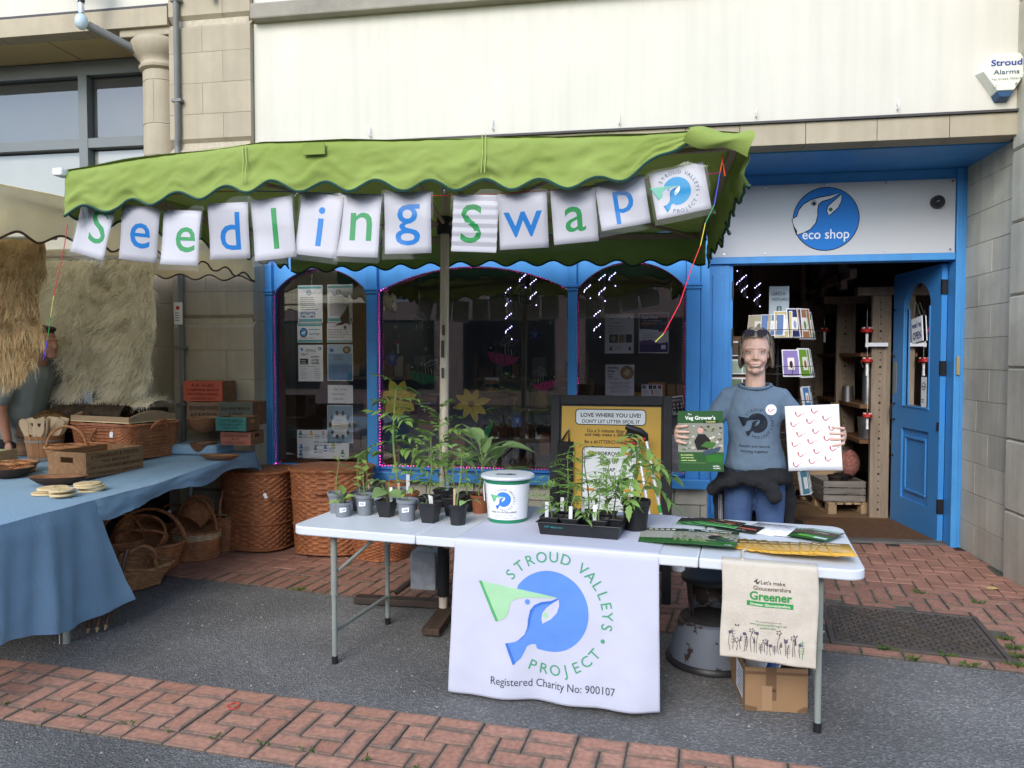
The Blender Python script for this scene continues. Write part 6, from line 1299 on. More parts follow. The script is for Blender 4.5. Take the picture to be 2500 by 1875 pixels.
# --- charity banner cloth
M_CLOTH=mk('white_banner_cloth', (.60, .605, .70), .8, .015, 5, .08, 22, transl=.12)
CU0, CU1=-.455, .478;CDROP=.672
def cloth_pt(u, s, lift=0):
    """u across (0..1), s metres from the rear edge of the table top"""
    uu=CU0+(CU1-CU0)*u;top=V1-V0-.004;r=.016;q=PI/2*r
    if s<top-r:p=Vector((uu, V1-s, TZ+.003+.0008*fbm(uu*6, s*6)));n=Vector((0, 0, 1))
    elif s<top-r+q:a=(s-top+r)/r;p=Vector((uu, V0+.004+r-r*math.sin(a)-.004, TZ+.003-r+r*math.cos(a)));n=Vector((0, -math.sin(a), math.cos(a)))
    else:
        d=s-(top-r+q);k=d/CDROP
        fold=.016*math.sin(u*9+.6)*k+.011*math.sin(u*21+k*2.0)*k**1.3+.006*fbm(uu*5, d*4)*min(1, k*4)
        p=Vector((uu+.010*(u-.5)*k*2, V0-.004-.02*k-.03*k*(1-u)-fold, TZ+.003-r-d-.012*k*math.sin(u*PI*1.2+.5)));n=Vector((0, -1, 0))
    return tuple(p+n*lift)
cl=thing('banner_cloth', 'white charity cloth with blue and green bird emblem hanging down the table front', 'banner');cl.matrix_basis=TBM
STOP=(V1-V0-.004)-.016+PI/2*.016
MB().grid(lambda u, v:cloth_pt(u, v*(STOP+CDROP)), 90, 130).build('cloth', M_CLOTH, cl, smooth=True, angle=80, solid=.0012)
CW=CU1-CU0
F=Flat(lambda x, d, l:cloth_pt(.5+x/CW, STOP+(CDROP-d), l+.0008), .018)
emblem(F, -.012, .400, .178, '#5c8ad6', '#a0cca0', '#3c70c4', '#52a468', '#4a9a74', M_CLOTH, th=.275, bold=.004)
F.text('Registered Charity No: 900107', .005, .062, .036, '#3a3f52', 1, maxw=.555);F.done(cl, 'printed_emblem', kind='stuff')
hem=MB()
for i in range(120):
    u=i/120
    if i%2:continue
    hem.add([cloth_pt(u, STOP+CDROP-.02, .0014), cloth_pt(u+.006, STOP+CDROP-.02, .0014), cloth_pt(u+.006, STOP+CDROP-.018, .0014), cloth_pt(u, STOP+CDROP-.018, .0014)], [(0, 1, 2, 3)])
hem.build('hem_stitching', flatc('#b4b8c8'), cl, kind='stuff')

# ---------------------------------------------------------------- leaves and plants
def leafm(name, c, rand=.25, tr=.35):
    if name in MATS:return MATS[name]
    m, n, l, b=_nodes(name);oi=n.new('ShaderNodeObjectInfo');tc=n.new('ShaderNodeTexCoord')
    nz=n.new('ShaderNodeTexNoise');nz.inputs['Scale'].default_value=30;l.new(tc.outputs['Object'], nz.inputs[0])
    ad=n.new('ShaderNodeMath');ad.operation='MULTIPLY_ADD';ad.inputs[1].default_value=.5;l.new(nz.outputs[0], ad.inputs[0]);l.new(oi.outputs['Random'], ad.inputs[2])
    mr=n.new('ShaderNodeMapRange');mr.inputs[1].default_value=.2;mr.inputs[2].default_value=1.3;mr.inputs[3].default_value=1-rand;mr.inputs[4].default_value=1+rand*1.2;l.new(ad.outputs[0], mr.inputs[0])
    vs=n.new('ShaderNodeVectorMath');vs.operation='SCALE';vs.inputs[0].default_value=c;l.new(mr.outputs[0], vs.inputs['Scale'])
    l.new(vs.outputs[0], b.inputs['Base Color']);b.inputs['Roughness'].default_value=.5;b.inputs['Specular IOR Level'].default_value=.35
    t=n.new('ShaderNodeBsdfTranslucent');l.new(vs.outputs[0], t.inputs[0]);ms=n.new('ShaderNodeMixShader');ms.inputs[0].default_value=tr
    l.new(b.outputs[0], ms.inputs[1]);l.new(t.outputs[0], ms.inputs[2]);l.new(ms.outputs[0], n['Material Output'].inputs[0]);MATS[name]=m;return m
M_TOM=leafm('tomato_leaf', (.21, .35, .085));M_SUN=leafm('sunflower_leaf', (.30, .43, .11));M_BEAN=leafm('broad_leaf', (.25, .37, .14));M_STEM=mk('green_stem', (.17, .23, .07), .6, .2, 20);M_DSTEM=mk('dark_stem', (.06, .07, .04), .6, .2, 20)
def leaflet(mb, o, d, L, W, rr, lob=True, up=Vector((0, 0, 1)), droop=.25):
    """one small leaf: folded along its midrib, toothed edge"""
    d=d.normalized();s=d.cross(up);s=s.normalized()if s.length>1e-3 else Vector((1, 0, 0));nrm=s.cross(d)
    prof=[(0, .05), (.14, .5), (.24, .78), (.34, .62), (.46, .92), (.58, .60), (.70, .58), (.82, .26), (1, 0)]if lob else[(0, .06), (.15, .55), (.32, .9), (.5, 1), (.68, .82), (.84, .45), (1, 0)]
    vs=[];k=len(prof)
    for t, w in prof:
        c=o+d*(t*L)-nrm*(droop*L*t*t);e=s*(w*W/2);f=nrm*(w*W*.16)
        vs+=[c-e+f, c, c+e+f]
    fs=[]
    for i in range(k-1):
        a=i*3;fs+=[(a, a+1, a+4, a+3), (a+1, a+2, a+5, a+4)]
    mb.add(vs, fs)
def compound(seed, L=1.0, n=3, lob=True, thin=1.0):
    """tomato frond growing along +x, length 1"""
    rr=random.Random(seed);mb=MB();C=lambda t:Vector((t*L, 0, .10*math.sin(t*PI)-.22*t*t));pts=[C(i/6)for i in range(7)]
    mb.tube(pts, [.012*(1-.6*i/6)for i in range(7)], 4)
    for i in range(n):
        t=.32+.52*i/max(1, n-1)if n>1 else .5
        for s in(-1, 1):
            a=s*R(rr.uniform(48, 72));d=Vector((math.cos(a), math.sin(a), rr.uniform(-.25, .15)));ll=rr.uniform(.26, .40)*(1.05-.35*abs(t-.6))
            leaflet(mb, C(t), d, ll, ll*rr.uniform(.42, .58)*thin, rr, lob, droop=rr.uniform(.1, .5))
            if rr.random()<.5:d2=Vector((math.cos(a*.8), math.sin(a*1.1), .1));leaflet(mb, C(t+.06), d2, ll*.4, ll*.22*thin, rr, False)
    leaflet(mb, C(.93), Vector((1, rr.uniform(-.2, .2), -.25)), .42, .22*thin, rr, lob)
    return mb
def simple(seed, wid=.45, droop=.35, lob=False):
    rr=random.Random(seed);mb=MB();mb.tube([Vector((0, 0, 0)), Vector((.25, 0, .02))], .012, 4);leaflet(mb, Vector((.22, 0, .02)), Vector((1, 0, .08)), .78, wid, rr, lob, droop=droop);return mb
def lmesh(mb, name, mat):
    me=mb.mesh(name);me.materials.append(mat);me.polygons.foreach_set('use_smooth', [True]*len(me.polygons));return me
LEAVES={'tom':[lmesh(compound(i, n=3+i%2), 'leaf', M_TOM)for i in range(4)], 'fine':[lmesh(compound(20+i, n=4, thin=.62), 'leaf', M_TOM)for i in range(3)],
          'sun':[lmesh(simple(40+i, .46, .3+.15*i), 'leaf', M_SUN)for i in range(3)], 'bean':[lmesh(simple(60+i, .62, .45), 'leaf', M_BEAN)for i in range(3)], 'long':[lmesh(simple(80+i, .26, .55), 'leaf', M_BEAN)for i in range(3)]}
def plant(t, kind, base, H, nl, sz, seed, lean=(0, 0), first=.25, stem=.005, mat=None, pitch=(15, 50), tip=True):
    """stem plus single leaf objects under thing t; base in t's frame"""
    rr=random.Random(seed);b=Vector(base);P=[]
    if kind in('tom', 'fine'):nl=int(nl*1.05);sz*=.97
    for i in range(9):
        q=i/8;P.append(b+Vector((lean[0]*q*q+.012*math.sin(q*5+seed)*H*2, lean[1]*q*q+.012*math.cos(q*4+seed)*H*2, H*q)))
    MB().tube(P, [stem*(1-.55*i/8)for i in range(9)], 6).build('stem', mat or M_STEM, t, smooth=True)
    ang=rr.uniform(0, 6.28)
    for i in range(nl):
        q=first+(1-first)*(i/max(1, nl-1))if nl>1 else 1;k=q*8;i0=min(int(k), 7);p=P[i0].lerp(P[i0+1], k-i0);ang+=2.4+rr.uniform(-.4, .4)
        s=sz*rr.uniform(.75, 1.15)*(1-.45*q if tip else 1);pt=R(rr.uniform(*pitch))*(.5+.7*q)
        o=bpy.data.objects.new('leaf', rr.choice(LEAVES[kind]));COL.objects.link(o);o.parent=t
        o.matrix_basis=Matrix.Translation(p)@Matrix.Rotation(ang, 4, 'Z')@Matrix.Rotation(-pt, 4, 'Y')@Matrix.Rotation(R(rr.uniform(-25, 25)), 4, 'X')@Matrix.Scale(s, 4)
M_PG=mk('grey_pot_plastic', (.20, .215, .235), .5, .06, 6);M_PB=mk('black_pot_plastic', (.018, .018, .02), .38, .2, 8, .05);M_PT=mk('terracotta_pot', (.30, .095, .04), .7, .12, 8, .1);M_PO=mk('olive_pot', (.09, .11, .08), .5, .1, 8)
def round_pot(t, rt, rb, h, mat):
    MB().lathe([(rb, 0), (rb+(rt-rb)*.8, h*.82), (rt, h*.82), (rt+.003, h*.84), (rt+.004, h), (rt-.002, h), (rt-.004, h*.86)], 28, capt=False).build('pot', mat, t, smooth=True, angle=35)
    soil(t, rt-.004, h*.88, True)
def soil(t, r, z, rnd):
    m=MB();n=10
    if rnd:
        rr=random.Random(int(r*1e5));vs=[(0, 0, z+.003)];fs=[]
        for k in range(1, 5):
            for j in range(16):a=2*PI*j/16;vs.append((r*k/4*math.cos(a), r*k/4*math.sin(a), z+rr.uniform(-.003, .004)))
        for j in range(16):fs.append((0, 1+j, 1+(j+1)%16))
        for k in range(3):
            for j in range(16):fs.append((1+k*16+j, 1+(k+1)*16+j, 1+(k+1)*16+(j+1)%16, 1+k*16+(j+1)%16))
        m.add(vs, fs)
    else:
        rr=random.Random(int(r*1e5));m.grid(lambda u, v:((u-.5)*2*r, (v-.5)*2*r, z+rr.uniform(-.003, .004)), 7, 7)
    m.build('compost', M_SOIL, t)
def square_pot(t, wt, wb, h, mat=None):
    m=MB();lev=[(wb, 0), (wt, h*.9), (wt+.004, h*.9), (wt+.004, h), (wt, h), (wt-.002, h*.86)]
    for(w, z)in lev:
        c=w*.12;P=[(w, w-c), (w-c, w), (-w+c, w), (-w, w-c), (-w, -w+c), (-w+c, -w), (w-c, -w), (w, -w+c)];m.v+=[(x, y, z)for x, y in P]
    for i in range(len(lev)-1):
        for j in range(8):m.f.append((i*8+j, i*8+(j+1)%8, (i+1)*8+(j+1)%8, (i+1)*8+j))
    m.f.append(tuple(range(8))[::-1]);m.build('pot', mat or M_PB, t, bevel=.0015);soil(t, wt-.003, h*.88, False)
def stake(t, x, y, z, h, mat, rz=0, lean=.0, w=.016):
    MB().box((0, 0, h/2), (w, .0015, h), TM((x, y, z), rz, R(lean), R(lean*.5))).build('plant_label', mat, t)
def sticker(t, r, z, a0, mat=None):
    m=MB();m.grid(lambda u, v:((r+.0012)*math.cos(R(a0+(u-.5)*46)), (r+.0012)*math.sin(R(a0+(u-.5)*46)), z+(v-.5)*.024+(u-.5)*.004), 6, 1);m.build('sticker', M_PAPER, t)
    F=Flat(lambda u, v, l:((r+.0012+l)*math.cos(R(a0+u*46)), (r+.0012+l)*math.sin(R(a0+u*46)), z+v));rr=random.Random(int(z*1e4)+int(a0));x=-.3
    while x<.3:F.rect(x, -.003+rr.uniform(-.002, .002), x+.05, .003+rr.uniform(-.001, .002), '#6a6aa0');x+=.07
    F.done(t, 'handwriting')
GP='seedlings in pots on the white table'
def pt(label, u, v, kind='potted_seedling', z=0, rz=None):
    p=tw(u, v, z);return thing(kind, label, 'plant', p, R(-8.3)if rz is None else rz, GP)
WST=M_WHITE;TAN=mk('wooden_lolly_stick', (.50, .33, .19), .7, .1, 20)
t=pt('tall thin seedling in the grey pot nearest the table end', -1.285, -.03);round_pot(t, .049, .036, .112, M_PG);plant(t, 'sun', (0, 0, .09), .215, 4, .085, 3, (0, .01), .55, .0035);sticker(t, .043, .062, -60)
t=pt('low leafy seedling in the short grey pot at the table front', -1.205, -.105);round_pot(t, .047, .036, .078, M_PG);plant(t, 'sun', (0, 0, .06), .035, 8, .085, 4, (0, 0), .2, .005, pitch=(10, 45), tip=False);sticker(t, .042, .042, -60)
t=pt('sunflower seedling in a grey pot with a white sticker, third from the table end', -1.115, -.035);round_pot(t, .051, .037, .112, M_PG);plant(t, 'sun', (0, 0, .09), .15, 6, .10, 8, (-.01, 0), .35, .004);sticker(t, .045, .066, -80)
t=pt('spindly seedling in a dark slate pot behind the short grey pot', -1.20, .06);round_pot(t, .046, .035, .10, mk('slate_pot', (.06, .065, .075), .5, .1, 8));plant(t, 'sun', (0, 0, .08), .19, 6, .085, 14, (-.015, 0), .3, .0035)
t=pt('seedling in an olive green pot at the back of the table end', -1.235, .20);round_pot(t, .052, .04, .10, M_PO);plant(t, 'sun', (0, 0, .08), .17, 6, .10, 12, (.01, 0), .3, .0035);stake(t, .02, -.01, .08, .07, TAN, .3, 6, .01)
t=pt('very tall staked tomato plant in the terracotta pot at the back', -1.095, .31);round_pot(t, .062, .048, .125, M_PT);plant(t, 'tom', (0, 0, .10), .58, 17, .25, 21, (-.02, 0), .30, .008, pitch=(-5, 35));
t=pt('empty-looking grey pot with a wooden stick behind the black square pots', -1.02, .20);round_pot(t, .052, .04, .11, M_PG);stake(t, -.01, .0, .09, .06, TAN, .2, -6, .012)
t=pt('broad leaved seedling in a black square pot with a white label', -.985, -.035);square_pot(t, .046, .031, .088);plant(t, 'bean', (0, 0, .07), .15, 6, .15, 31, (.03, 0), .3, .005, pitch=(0, 40));plant(t, 'bean', (.005, 0, .07), .12, 3, .14, 33, (-.04, -.01), .5, .004, pitch=(-15, 25));stake(t, .026, .0, .07, .085, WST, .1, -3)
t=pt('yellowing seedling in the terracotta pot behind a black square pot', -.945, .16);round_pot(t, .052, .04, .10, M_PT);plant(t, 'tom', (0, 0, .08), .26, 9, .14, 35, (.02, 0), .2, .005);stake(t, .0, -.02, .08, .12, WST, .1, 4, .02)
t=pt('drooping seedling in the round grey pot near the middle of the row', -.84, -.09);round_pot(t, .052, .038, .112, M_PG);plant(t, 'sun', (0, 0, .09), .09, 5, .085, 41, (.01, 0), .5, .0035, pitch=(-25, 15));sticker(t, .046, .062, -75)
t=pt('bushy tomato plant in a black square pot behind the round grey pot', -.79, .08);square_pot(t, .047, .034, .10);plant(t, 'tom', (0, 0, .08), .34, 13, .19, 43, (.02, 0), .18, .006)
t=pt('tall tomato plant in the black square pot at the back edge', -.80, .30);square_pot(t, .046, .034, .10);plant(t, 'tom', (0, 0, .08), .45, 15, .21, 45, (-.02, 0), .2, .006);stake(t, .03, -.02, .08, .09, mk('blue_label', (.3, .38, .55), .6), .1, 5)
t=pt('small seedling beside a blank white label in a black square pot', -.71, -.09);square_pot(t, .048, .034, .105);plant(t, 'bean', (-.02, 0, .085), .03, 3, .06, 47, (0, 0), .2, .0025);stake(t, .012, -.01, .075, .075, WST, -.2, 22, .026)
t=pt('yellow flecked tomato seedling in the black square pot second row', -.655, .09);square_pot(t, .045, .033, .10);plant(t, 'tom', (0, 0, .08), .22, 10, .14, 51, (.01, 0), .2, .005)
t=pt('slim tomato seedling in the black square pot third row', -.63, .23);square_pot(t, .045, .033, .10);plant(t, 'fine', (0, 0, .08), .30, 10, .16, 53, (.02, 0), .2, .005)
t=pt('trailing seedling with a wooden stick in the round black pot by the cloth', -.555, -.095);round_pot(t, .049, .037, .105, M_PB);plant(t, 'long', (.0, 0, .09), .30, 7, .15, 55, (.02, .01), .25, .005, pitch=(15, 55));plant(t, 'bean', (.01, -.01, .09), .04, 3, .11, 56, (.06, 0), .6, .004, pitch=(-10, 20));stake(t, -.016, -.01, .085, .095, TAN, .1, 2, .011)
t=pt('strappy leaved plant in the terracotta pot beside the bucket', -.545, .20);round_pot(t, .05, .037, .10, M_PT);plant(t, 'long', (0, 0, .08), .25, 9, .24, 61, (.01, 0), .2, .006, pitch=(30, 75), tip=False);stake(t, .03, -.02, .08, .09, TAN, .1, 4, .012)
t=pt('broad spear-leaved plant in a dark pot behind the bucket', -.50, .33);round_pot(t, .05, .04, .10, M_PB);plant(t, 'bean', (0, 0, .08), .26, 8, .22, 63, (-.03, 0), .25, .006, pitch=(10, 60), tip=False)
# --- charity bucket
bk=thing('collection_bucket', 'white lidded charity bucket with green base and bird emblem label', 'bucket', tw(-.345, .07));bk.matrix_basis=TM(tw(-.345, .07), R(-2))
BR_=lambda z:.100+.016*z/.22
MB().lathe([(.097, 0), (.1, .006), (.116, .205), (.120, .208), (.121, .225), (.118, .228)], 48).build('body', mk('green_bucket_plastic', (.02, .25, .13), .35, .04, 5), bk, smooth=True)
MB().lathe([(.119, .222), (.136, .225), (.139, .232), (.136, .241), (.11, .244), (.0, .243)], 48).build('lid', M_TTOP, bk, smooth=True)
MB().grid(lambda u, v:((BR_(.022+v*.18)+.0016)*math.sin(R((u-.5)*168)), -(BR_(.022+v*.18)+.0016)*math.cos(R((u-.5)*168)), .022+v*.18), 32, 4).build('label', M_PAPER, bk, smooth=True)
F=Flat(lambda x, z, l:((BR_(z)+.002+l)*math.sin(x/.11), -(BR_(z)+.002+l)*math.cos(x/.11), z), .012)
emblem(F, .0, .128, .038, '#3f7fd4', '#6fbf8c', '#2a62bc', '#2f8a58', '#4a5860', M_PAPER, th=.27)
F.text('THANK YOU FOR YOUR SUPPORT!', 0, .058, .0085, '#4a4a52', maxw=.14, bold=.02);F.text('Registered Charity Number 900107', 0, .043, .005, '#5a5a62', maxw=.1);F.text('Stroud Valleys Project, Threadneedle Street, Stroud', 0, .031, .0048, '#5a5a62', maxw=.17);F.done(bk, 'printed_label')
F=Flat(lambda x, y, l:(x, y, .2445+l));F.rect(-.05, -.06, .05, -.02, '#8a8a90');F.rect(.01, -.055, .03, -.025, '#2c2c30', 1);F.done(bk, 'coin_slot')
MB().tube([(-.122, 0, .2), (-.128, 0, .17), (-.118, -.02, .1)], .003, 6).build('handle', M_TTOP, bk)
# --- seed tray with seven small pots
TR=TBM@TM((.085, -.075, TZ+.004), R(-.5))
ty=thing('seed_tray', 'black plastic tray of tomato seedlings on the charity cloth', 'tray');ty.matrix_basis=TR
m=MB();L, W, Hh=.195, .125, .062
for(a, b, z)in((L-.01, W-.01, 0), (L, W, Hh*.93), (L+.008, W+.008, Hh*.93), (L+.008, W+.008, Hh), (L-.001, W-.001, Hh), (L-.012, W-.012, .004)):
    m.v+=[(-a, -b, z), (a, -b, z), (a, b, z), (-a, b, z)]
for i in range(5):
    for j in range(4):m.f.append((i*4+j, i*4+(j+1)%4, (i+1)*4+(j+1)%4, (i+1)*4+j))
m.f+=[(3, 2, 1, 0), (20, 21, 22, 23)];m.build('tray', M_PB, ty, bevel=.003)
F=Flat(plane_warp((-L, -W-.0, .0), (1, 0, 0), (0, -.06, 1)));F.text('SVP Allotment', .035, .036, .011, '#2f8a88', al='l');F.done(ty, 'handwriting')
TP=[(-.142, -.07, .19, 8, .13, 71, 'front row, table end of the tray'), (-.045, -.072, .14, 8, .15, 72, 'front row with a white label'), (.09, -.07, .15, 9, .12, 73, 'front row, third in the tray'), (.152, -.02, .22, 8, .15, 74, 'far end of the tray'), (-.10, .06, .30, 13, .18, 75, 'back row with a yellow flower'), (.005, .06, .33, 13, .17, 76, 'tallest in the back row'), (.10, .055, .26, 12, .17, 77, 'back row beside the big black pot')]
for(x, y, hh, nl, sz, sd, lab)in TP:
    t=thing('potted_seedling', 'tomato seedling in a small black square pot, '+lab, 'plant', (0, 0, 0), 0, 'tomato seedlings in the black tray');t.matrix_basis=TR@Matrix.Translation((x, y, .005))
    square_pot(t, .044, .032, .085 if y>0 else .078);plant(t, 'fine' if sd!=72 else 'tom', (0, 0, .07), hh, nl, sz, sd, (random.uniform(-.03, .03), 0), .2, .0042, M_DSTEM if sd in(74, 76)else None, pitch=(-5, 45))
    if sd in(71, 72, 73, 75, 76):stake(t, -.02 if sd!=72 else .0, -.01, .06, .085 if sd!=72 else .07, WST, .2, 3, .017)
    if sd==75:
        for k in range(3):
            c=Vector((.02+.01*k, -.02, .07+hh*(.9-.2*k)));f_=MB()
            for a in range(5):d=Vector((math.cos(a*1.256), math.sin(a*1.256)*.6, .3))*.014;s_=Vector((-d.y, d.x, 0))*.35;f_.add([c, c+d*.6+s_, c+d, c+d*.6-s_], [(0, 1, 2, 3)])
            f_.build('flower', flatc('#e8c020'), t)
t=pt('tall drooping tomato plant in the large black pot on the cloth', .318, .05);round_pot(t, .068, .052, .150, M_PB);plant(t, 'tom', (0, 0, .125), .33, 12, .2, 85, (.0, 0), .30, .006, pitch=(-50, 10), tip=False);plant(t, 'bean', (.02, 0, .125), .16, 4, .08, 86, (.05, 0), .4, .004);stake(t, -.03, -.03, .12, .05, TAN, .3, -8, .014)

# ---------------------------------------------------------------- leaflets
def leaflet_sheet(name, label, u, v, rot, w, h, z, draw, mat, group=None, curl=.0, cat='leaflet', pitch=0):
    t=thing(name, label, cat, (0, 0, 0), 0, group);t.matrix_basis=TBM@TM((u, v, TZ+z), R(rot), R(pitch))
    fn=lambda a, b, l=0:((a-.5)*w, (b-.5)*h, l+curl*((a-.5)**2)*4)
    m=MB();m.grid(lambda a, b:fn(a, b), 6, 2);m.build('sheet', mat, t, smooth=True, solid=.001)
    F=Flat(lambda a, b, l:fn(a, b, l+.0004), .2);draw(F, w, h);F.done(t, 'print', kind='stuff');return t
M_GRNP=mk('green_leaflet', (.022, .085, .022), .45, .08, 8);M_ORP=mk('mustard_leaflet', (.60, .34, .045), .5, .06, 8)
def d_veg(F, w, h):
    F.rect(0, .32, 1, .80, '#8a8a7c', 0);rr=random.Random(7)
    for i in range(70):x, y, r_=rr.uniform(.04, .96), rr.uniform(.34, .78), rr.uniform(.012, .05);F.poly(circ(x, y, r_, 5, r_*.5), rr.choice(['#b8b4a4', '#5a6a44', '#3c4038', '#a8946c', '#d0ccc0', '#6f7a5a', '#8a7a60']), 1)
    F.poly([(.42, .36), (.36, .5), (.45, .62), (.6, .62), (.72, .52), (.66, .36)], '#1c1a1c', 2);F.poly(circ(.5, .68, .065, 10, .05), '#d0a090', 2);F.poly([(.55, .34), (.95, .42), (.9, .34), (.6, .26)], '#3a4a58', 2);F.poly([(.5, .42), (.62, .5), (.85, .48), (.75, .38)], '#3f6a30', 3)
    tx(F, w, h, 'The', .27, .935, h*.03, '#e8eede', maxw=.14, bold=.02, lv=2);tx(F, w, h, "Veg Grower's", .5, .86, h*.062, '#f0f4e8', maxw=.82, bold=.035, lv=2)
    F.rect(.56, .80, .9, .845, '#123a14', 2);tx(F, w, h, 'PLANNER', .73, .81, h*.026, '#e8d890', maxw=.3, bold=.02, lv=3)
    for i, s in enumerate(('Eat sustainably -', 'grow your own', 'organic vegetables')):tx(F, w, h, s, .06, .265-i*.045, h*.024, '#d8e89a', al='l', maxw=.5, bold=.03, lv=2)
    F.rect(.06, .14, .6, .145, '#90b070', 2);F.rect(.62, .15, .98, .28, '#2c6a26', 1);tx(F, w, h, 'garden', .83, .08, h*.028, '#e8eee0', maxw=.22, bold=.03, lv=2);tx(F, w, h, 'organic', .85, .045, h*.028, '#e8eee0', maxw=.22, bold=.03, lv=2)
ORD=['lowest', 'second', 'third', 'fourth', 'fifth', 'sixth', 'seventh', 'eighth', 'ninth', 'tenth', 'eleventh', 'twelfth', 'thirteenth', 'topmost']
for i in range(9):
    leaflet_sheet('planner_booklet', 'green vegetable growing planner, %s of the fan beside the cloth'%(ORD[i]if i<8 else 'topmost'), .455+i*.026+(.03 if i==8 else 0), -.045-i*.008, 4-i*.8, .205, .29, .004+i*.0028, d_veg if i>5 else(lambda F, w, h:(F.rect(0, .32, 1, .8, '#a0a094', 0), F.rect(.05, .86, .9, .92, '#dfe8d8', 1))), M_GRNP, 'fanned green planners')
def d_comp(F, w, h):
    F.rect(0, .3, 1, 1, '#2c2620', 0);F.rect(.02, .05, .98, .28, '#3f8a38', 1);rr=random.Random(5)
    for i in range(12):F.poly(circ(rr.uniform(.1, .9), rr.uniform(.4, .9), .08, 6, .05), rr.choice(['#5a4030', '#a0604a', '#465a34', '#c0b090']), 1)
    tx(F, w, h, 'Composting for', .5, .36, h*.05, '#e8e4d8', maxw=.8, bold=.03, lv=2)
for i in range(5):leaflet_sheet('booklet', 'glossy composting booklet, %s of the dark pile at the table back'%(ORD[i]if i<4 else 'topmost'), .60+i*.028, .30-i*.012, -6-i*4, .20, .15, .004+i*.0035, d_comp, M_GRNP if i%2 else mk('pale_green_cover', (.14, .38, .2), .45, .08, 8), 'composting booklets')
leaflet_sheet('booklet', 'dark booklet with an orange hand picture lying beside the composting pile', .80, .21, -18, .20, .15, .010, lambda F, w, h:(F.rect(0, 0, 1, 1, '#241d1a', 0), F.poly([(.3, .55), (.9, .5), (.95, .35), (.4, .4)], '#c06050', 1), tx(F, w, h, 'Composting for', .5, .12, h*.07, '#e8e4d8', maxw=.85, bold=.03, lv=2)), M_GRNP)
WORM=smooth_poly([(-.5, .25), (-.46, -.1), (-.2, -.3), (.05, -.1), (.2, .0), (.45, .12), (.55, .02)], 4)
def worms(F, w, h, n=14, sc=.10):
    k=0
    for j in range(6):
        for i in range(3 if n>10 else 2):
            cx, cy=.18+.3*i+(.1 if j%2 else 0), .1+.155*j+.04*i
            if cx>.92 or cy>.95:continue
            P=[(cx+x*sc, cy+y*sc*w/h)for x, y in WORM]
            q=len(P)//2;F.line(P[:q+2], .09*sc, '#c8686a', 1);F.line(P[q:], .05*sc, '#d89a98', 1);F.line(P[:4], .15*sc, '#b85456', 2);k+=1
leaflet_sheet('sticker_sheet', 'white sheet printed with small red worms lying at the table back', .965, .235, -10, .17, .24, .006, lambda F, w, h:worms(F, w, h), M_PAPER, cat='sheet')
leaflet_sheet('sticker_sheet', 'second worm printed sheet tucked under the first', .92, .25, -24, .17, .24, .003, lambda F, w, h:worms(F, w, h), M_PAPER, cat='sheet')
for i in range(6):leaflet_sheet('booklet', 'green booklet with a white band, %s of the pile at the table end'%(ORD[i]if i<5 else 'topmost'), 1.10+i*.011, .20-i*.012, -14-i*3, .15, .21, .003+i*.003, lambda F, w, h:(F.rect(0, .45, 1, .98, '#56483c', 0), F.rect(.05, .8, .95, .96, '#8aa89a', 1), F.rect(.05, .1, .7, .25, '#5aa838', 1), F.rect(.55, .08, .95, .2, '#c8d0d4', 2), tx(F, w, h, 'COMPOST', .5, .6, h*.05, '#e0e0d8', maxw=.8, bold=.03, lv=2)), M_GRNP, 'green compost booklets')
def d_or(F, w, h):
    tx(F, w, h, 'Energy', .06, .80, h*.07, '#f0e8d0', al='l', maxw=.6, bold=.03, lv=2);F.lines(.06, .62, .7, 2, .07, .028, '#eadcb0', 1, 3);F.rect(.08, .2, .5, .45, '#c89a3a', 1)
    for i in range(5):F.rect(.1, .22+i*.05, .8, .232+i*.05, '#f0e6c8', 2)
for i in range(14):
    q=i/13;leaflet_sheet('leaflet', 'mustard yellow leaflet, %s of the fan along the table edge'%ORD[i], .735+.47*q+random.uniform(-.006, .006), -.085-.12*q-.03*math.sin(q*3)+random.uniform(-.006, .006), 48-66*q+(18 if i==13 else 0)+random.uniform(-3, 3), .10, .21, .004+i*.0026, d_or, M_ORP, 'fanned mustard leaflets', .001, pitch=0)
# --- cream tote bag draped over the front edge
M_CANVB=mk('natural_cotton', (.56, .50, .41), .9, .05, 30, .25, 160)
tg=thing('tote_bag', 'cream cotton tote bag with green Greener Gloucestershire print hung on the table front', 'bag');tg.matrix_basis=TBM
GU0, GU1, GD=.735, 1.105, .385
def bag_pt(u, s, lift=0):
    uu=GU0+(GU1-GU0)*u;r=.014;top=.20;q=PI/2*r
    if s<top:p=Vector((uu, V0+top-s-.002, TZ+.0028));n=Vector((0, 0, 1))
    elif s<top+q:a=(s-top)/r;p=Vector((uu, V0-.002-r*math.sin(a), TZ+.0028-r+r*math.cos(a)));n=Vector((0, -math.sin(a), math.cos(a)))
    else:
        d=s-top-q;k=d/GD;p=Vector((uu+.004*math.sin(d*14), V0-.002-r-.012*k-.010*math.sin(u*PI)*math.sin(min(1, k*1.2)*PI)-.006*fbm(uu*7, d*6)*min(1, k*3)-.004*math.sin(u*17+d*3)*k, TZ+.0028-r-d-.012*k*(u-.5)));n=Vector((0, -1, 0))
    return tuple(p+n*lift)
SB=.20+PI/2*.014
MB().grid(lambda u, v:bag_pt(u, .16+v*(SB+GD-.16)), 36, 60).build('bag_body', M_CANVB, tg, smooth=True, angle=80, solid=.004)
GW=GU1-GU0
F=Flat(lambda x, d, l:bag_pt(.5+x/GW, SB+GD-d, l+.0026), .02)
F.text("Let's make", .012, .318, .016, '#4a3a34', maxw=.13, bold=.01);F.text('Gloucestershire', .008, .294, .0165, '#4a3a34', maxw=.145, bold=.01);F.text('Greener', .003, .254, .034, '#2f8a44', maxw=.18, bold=.04)
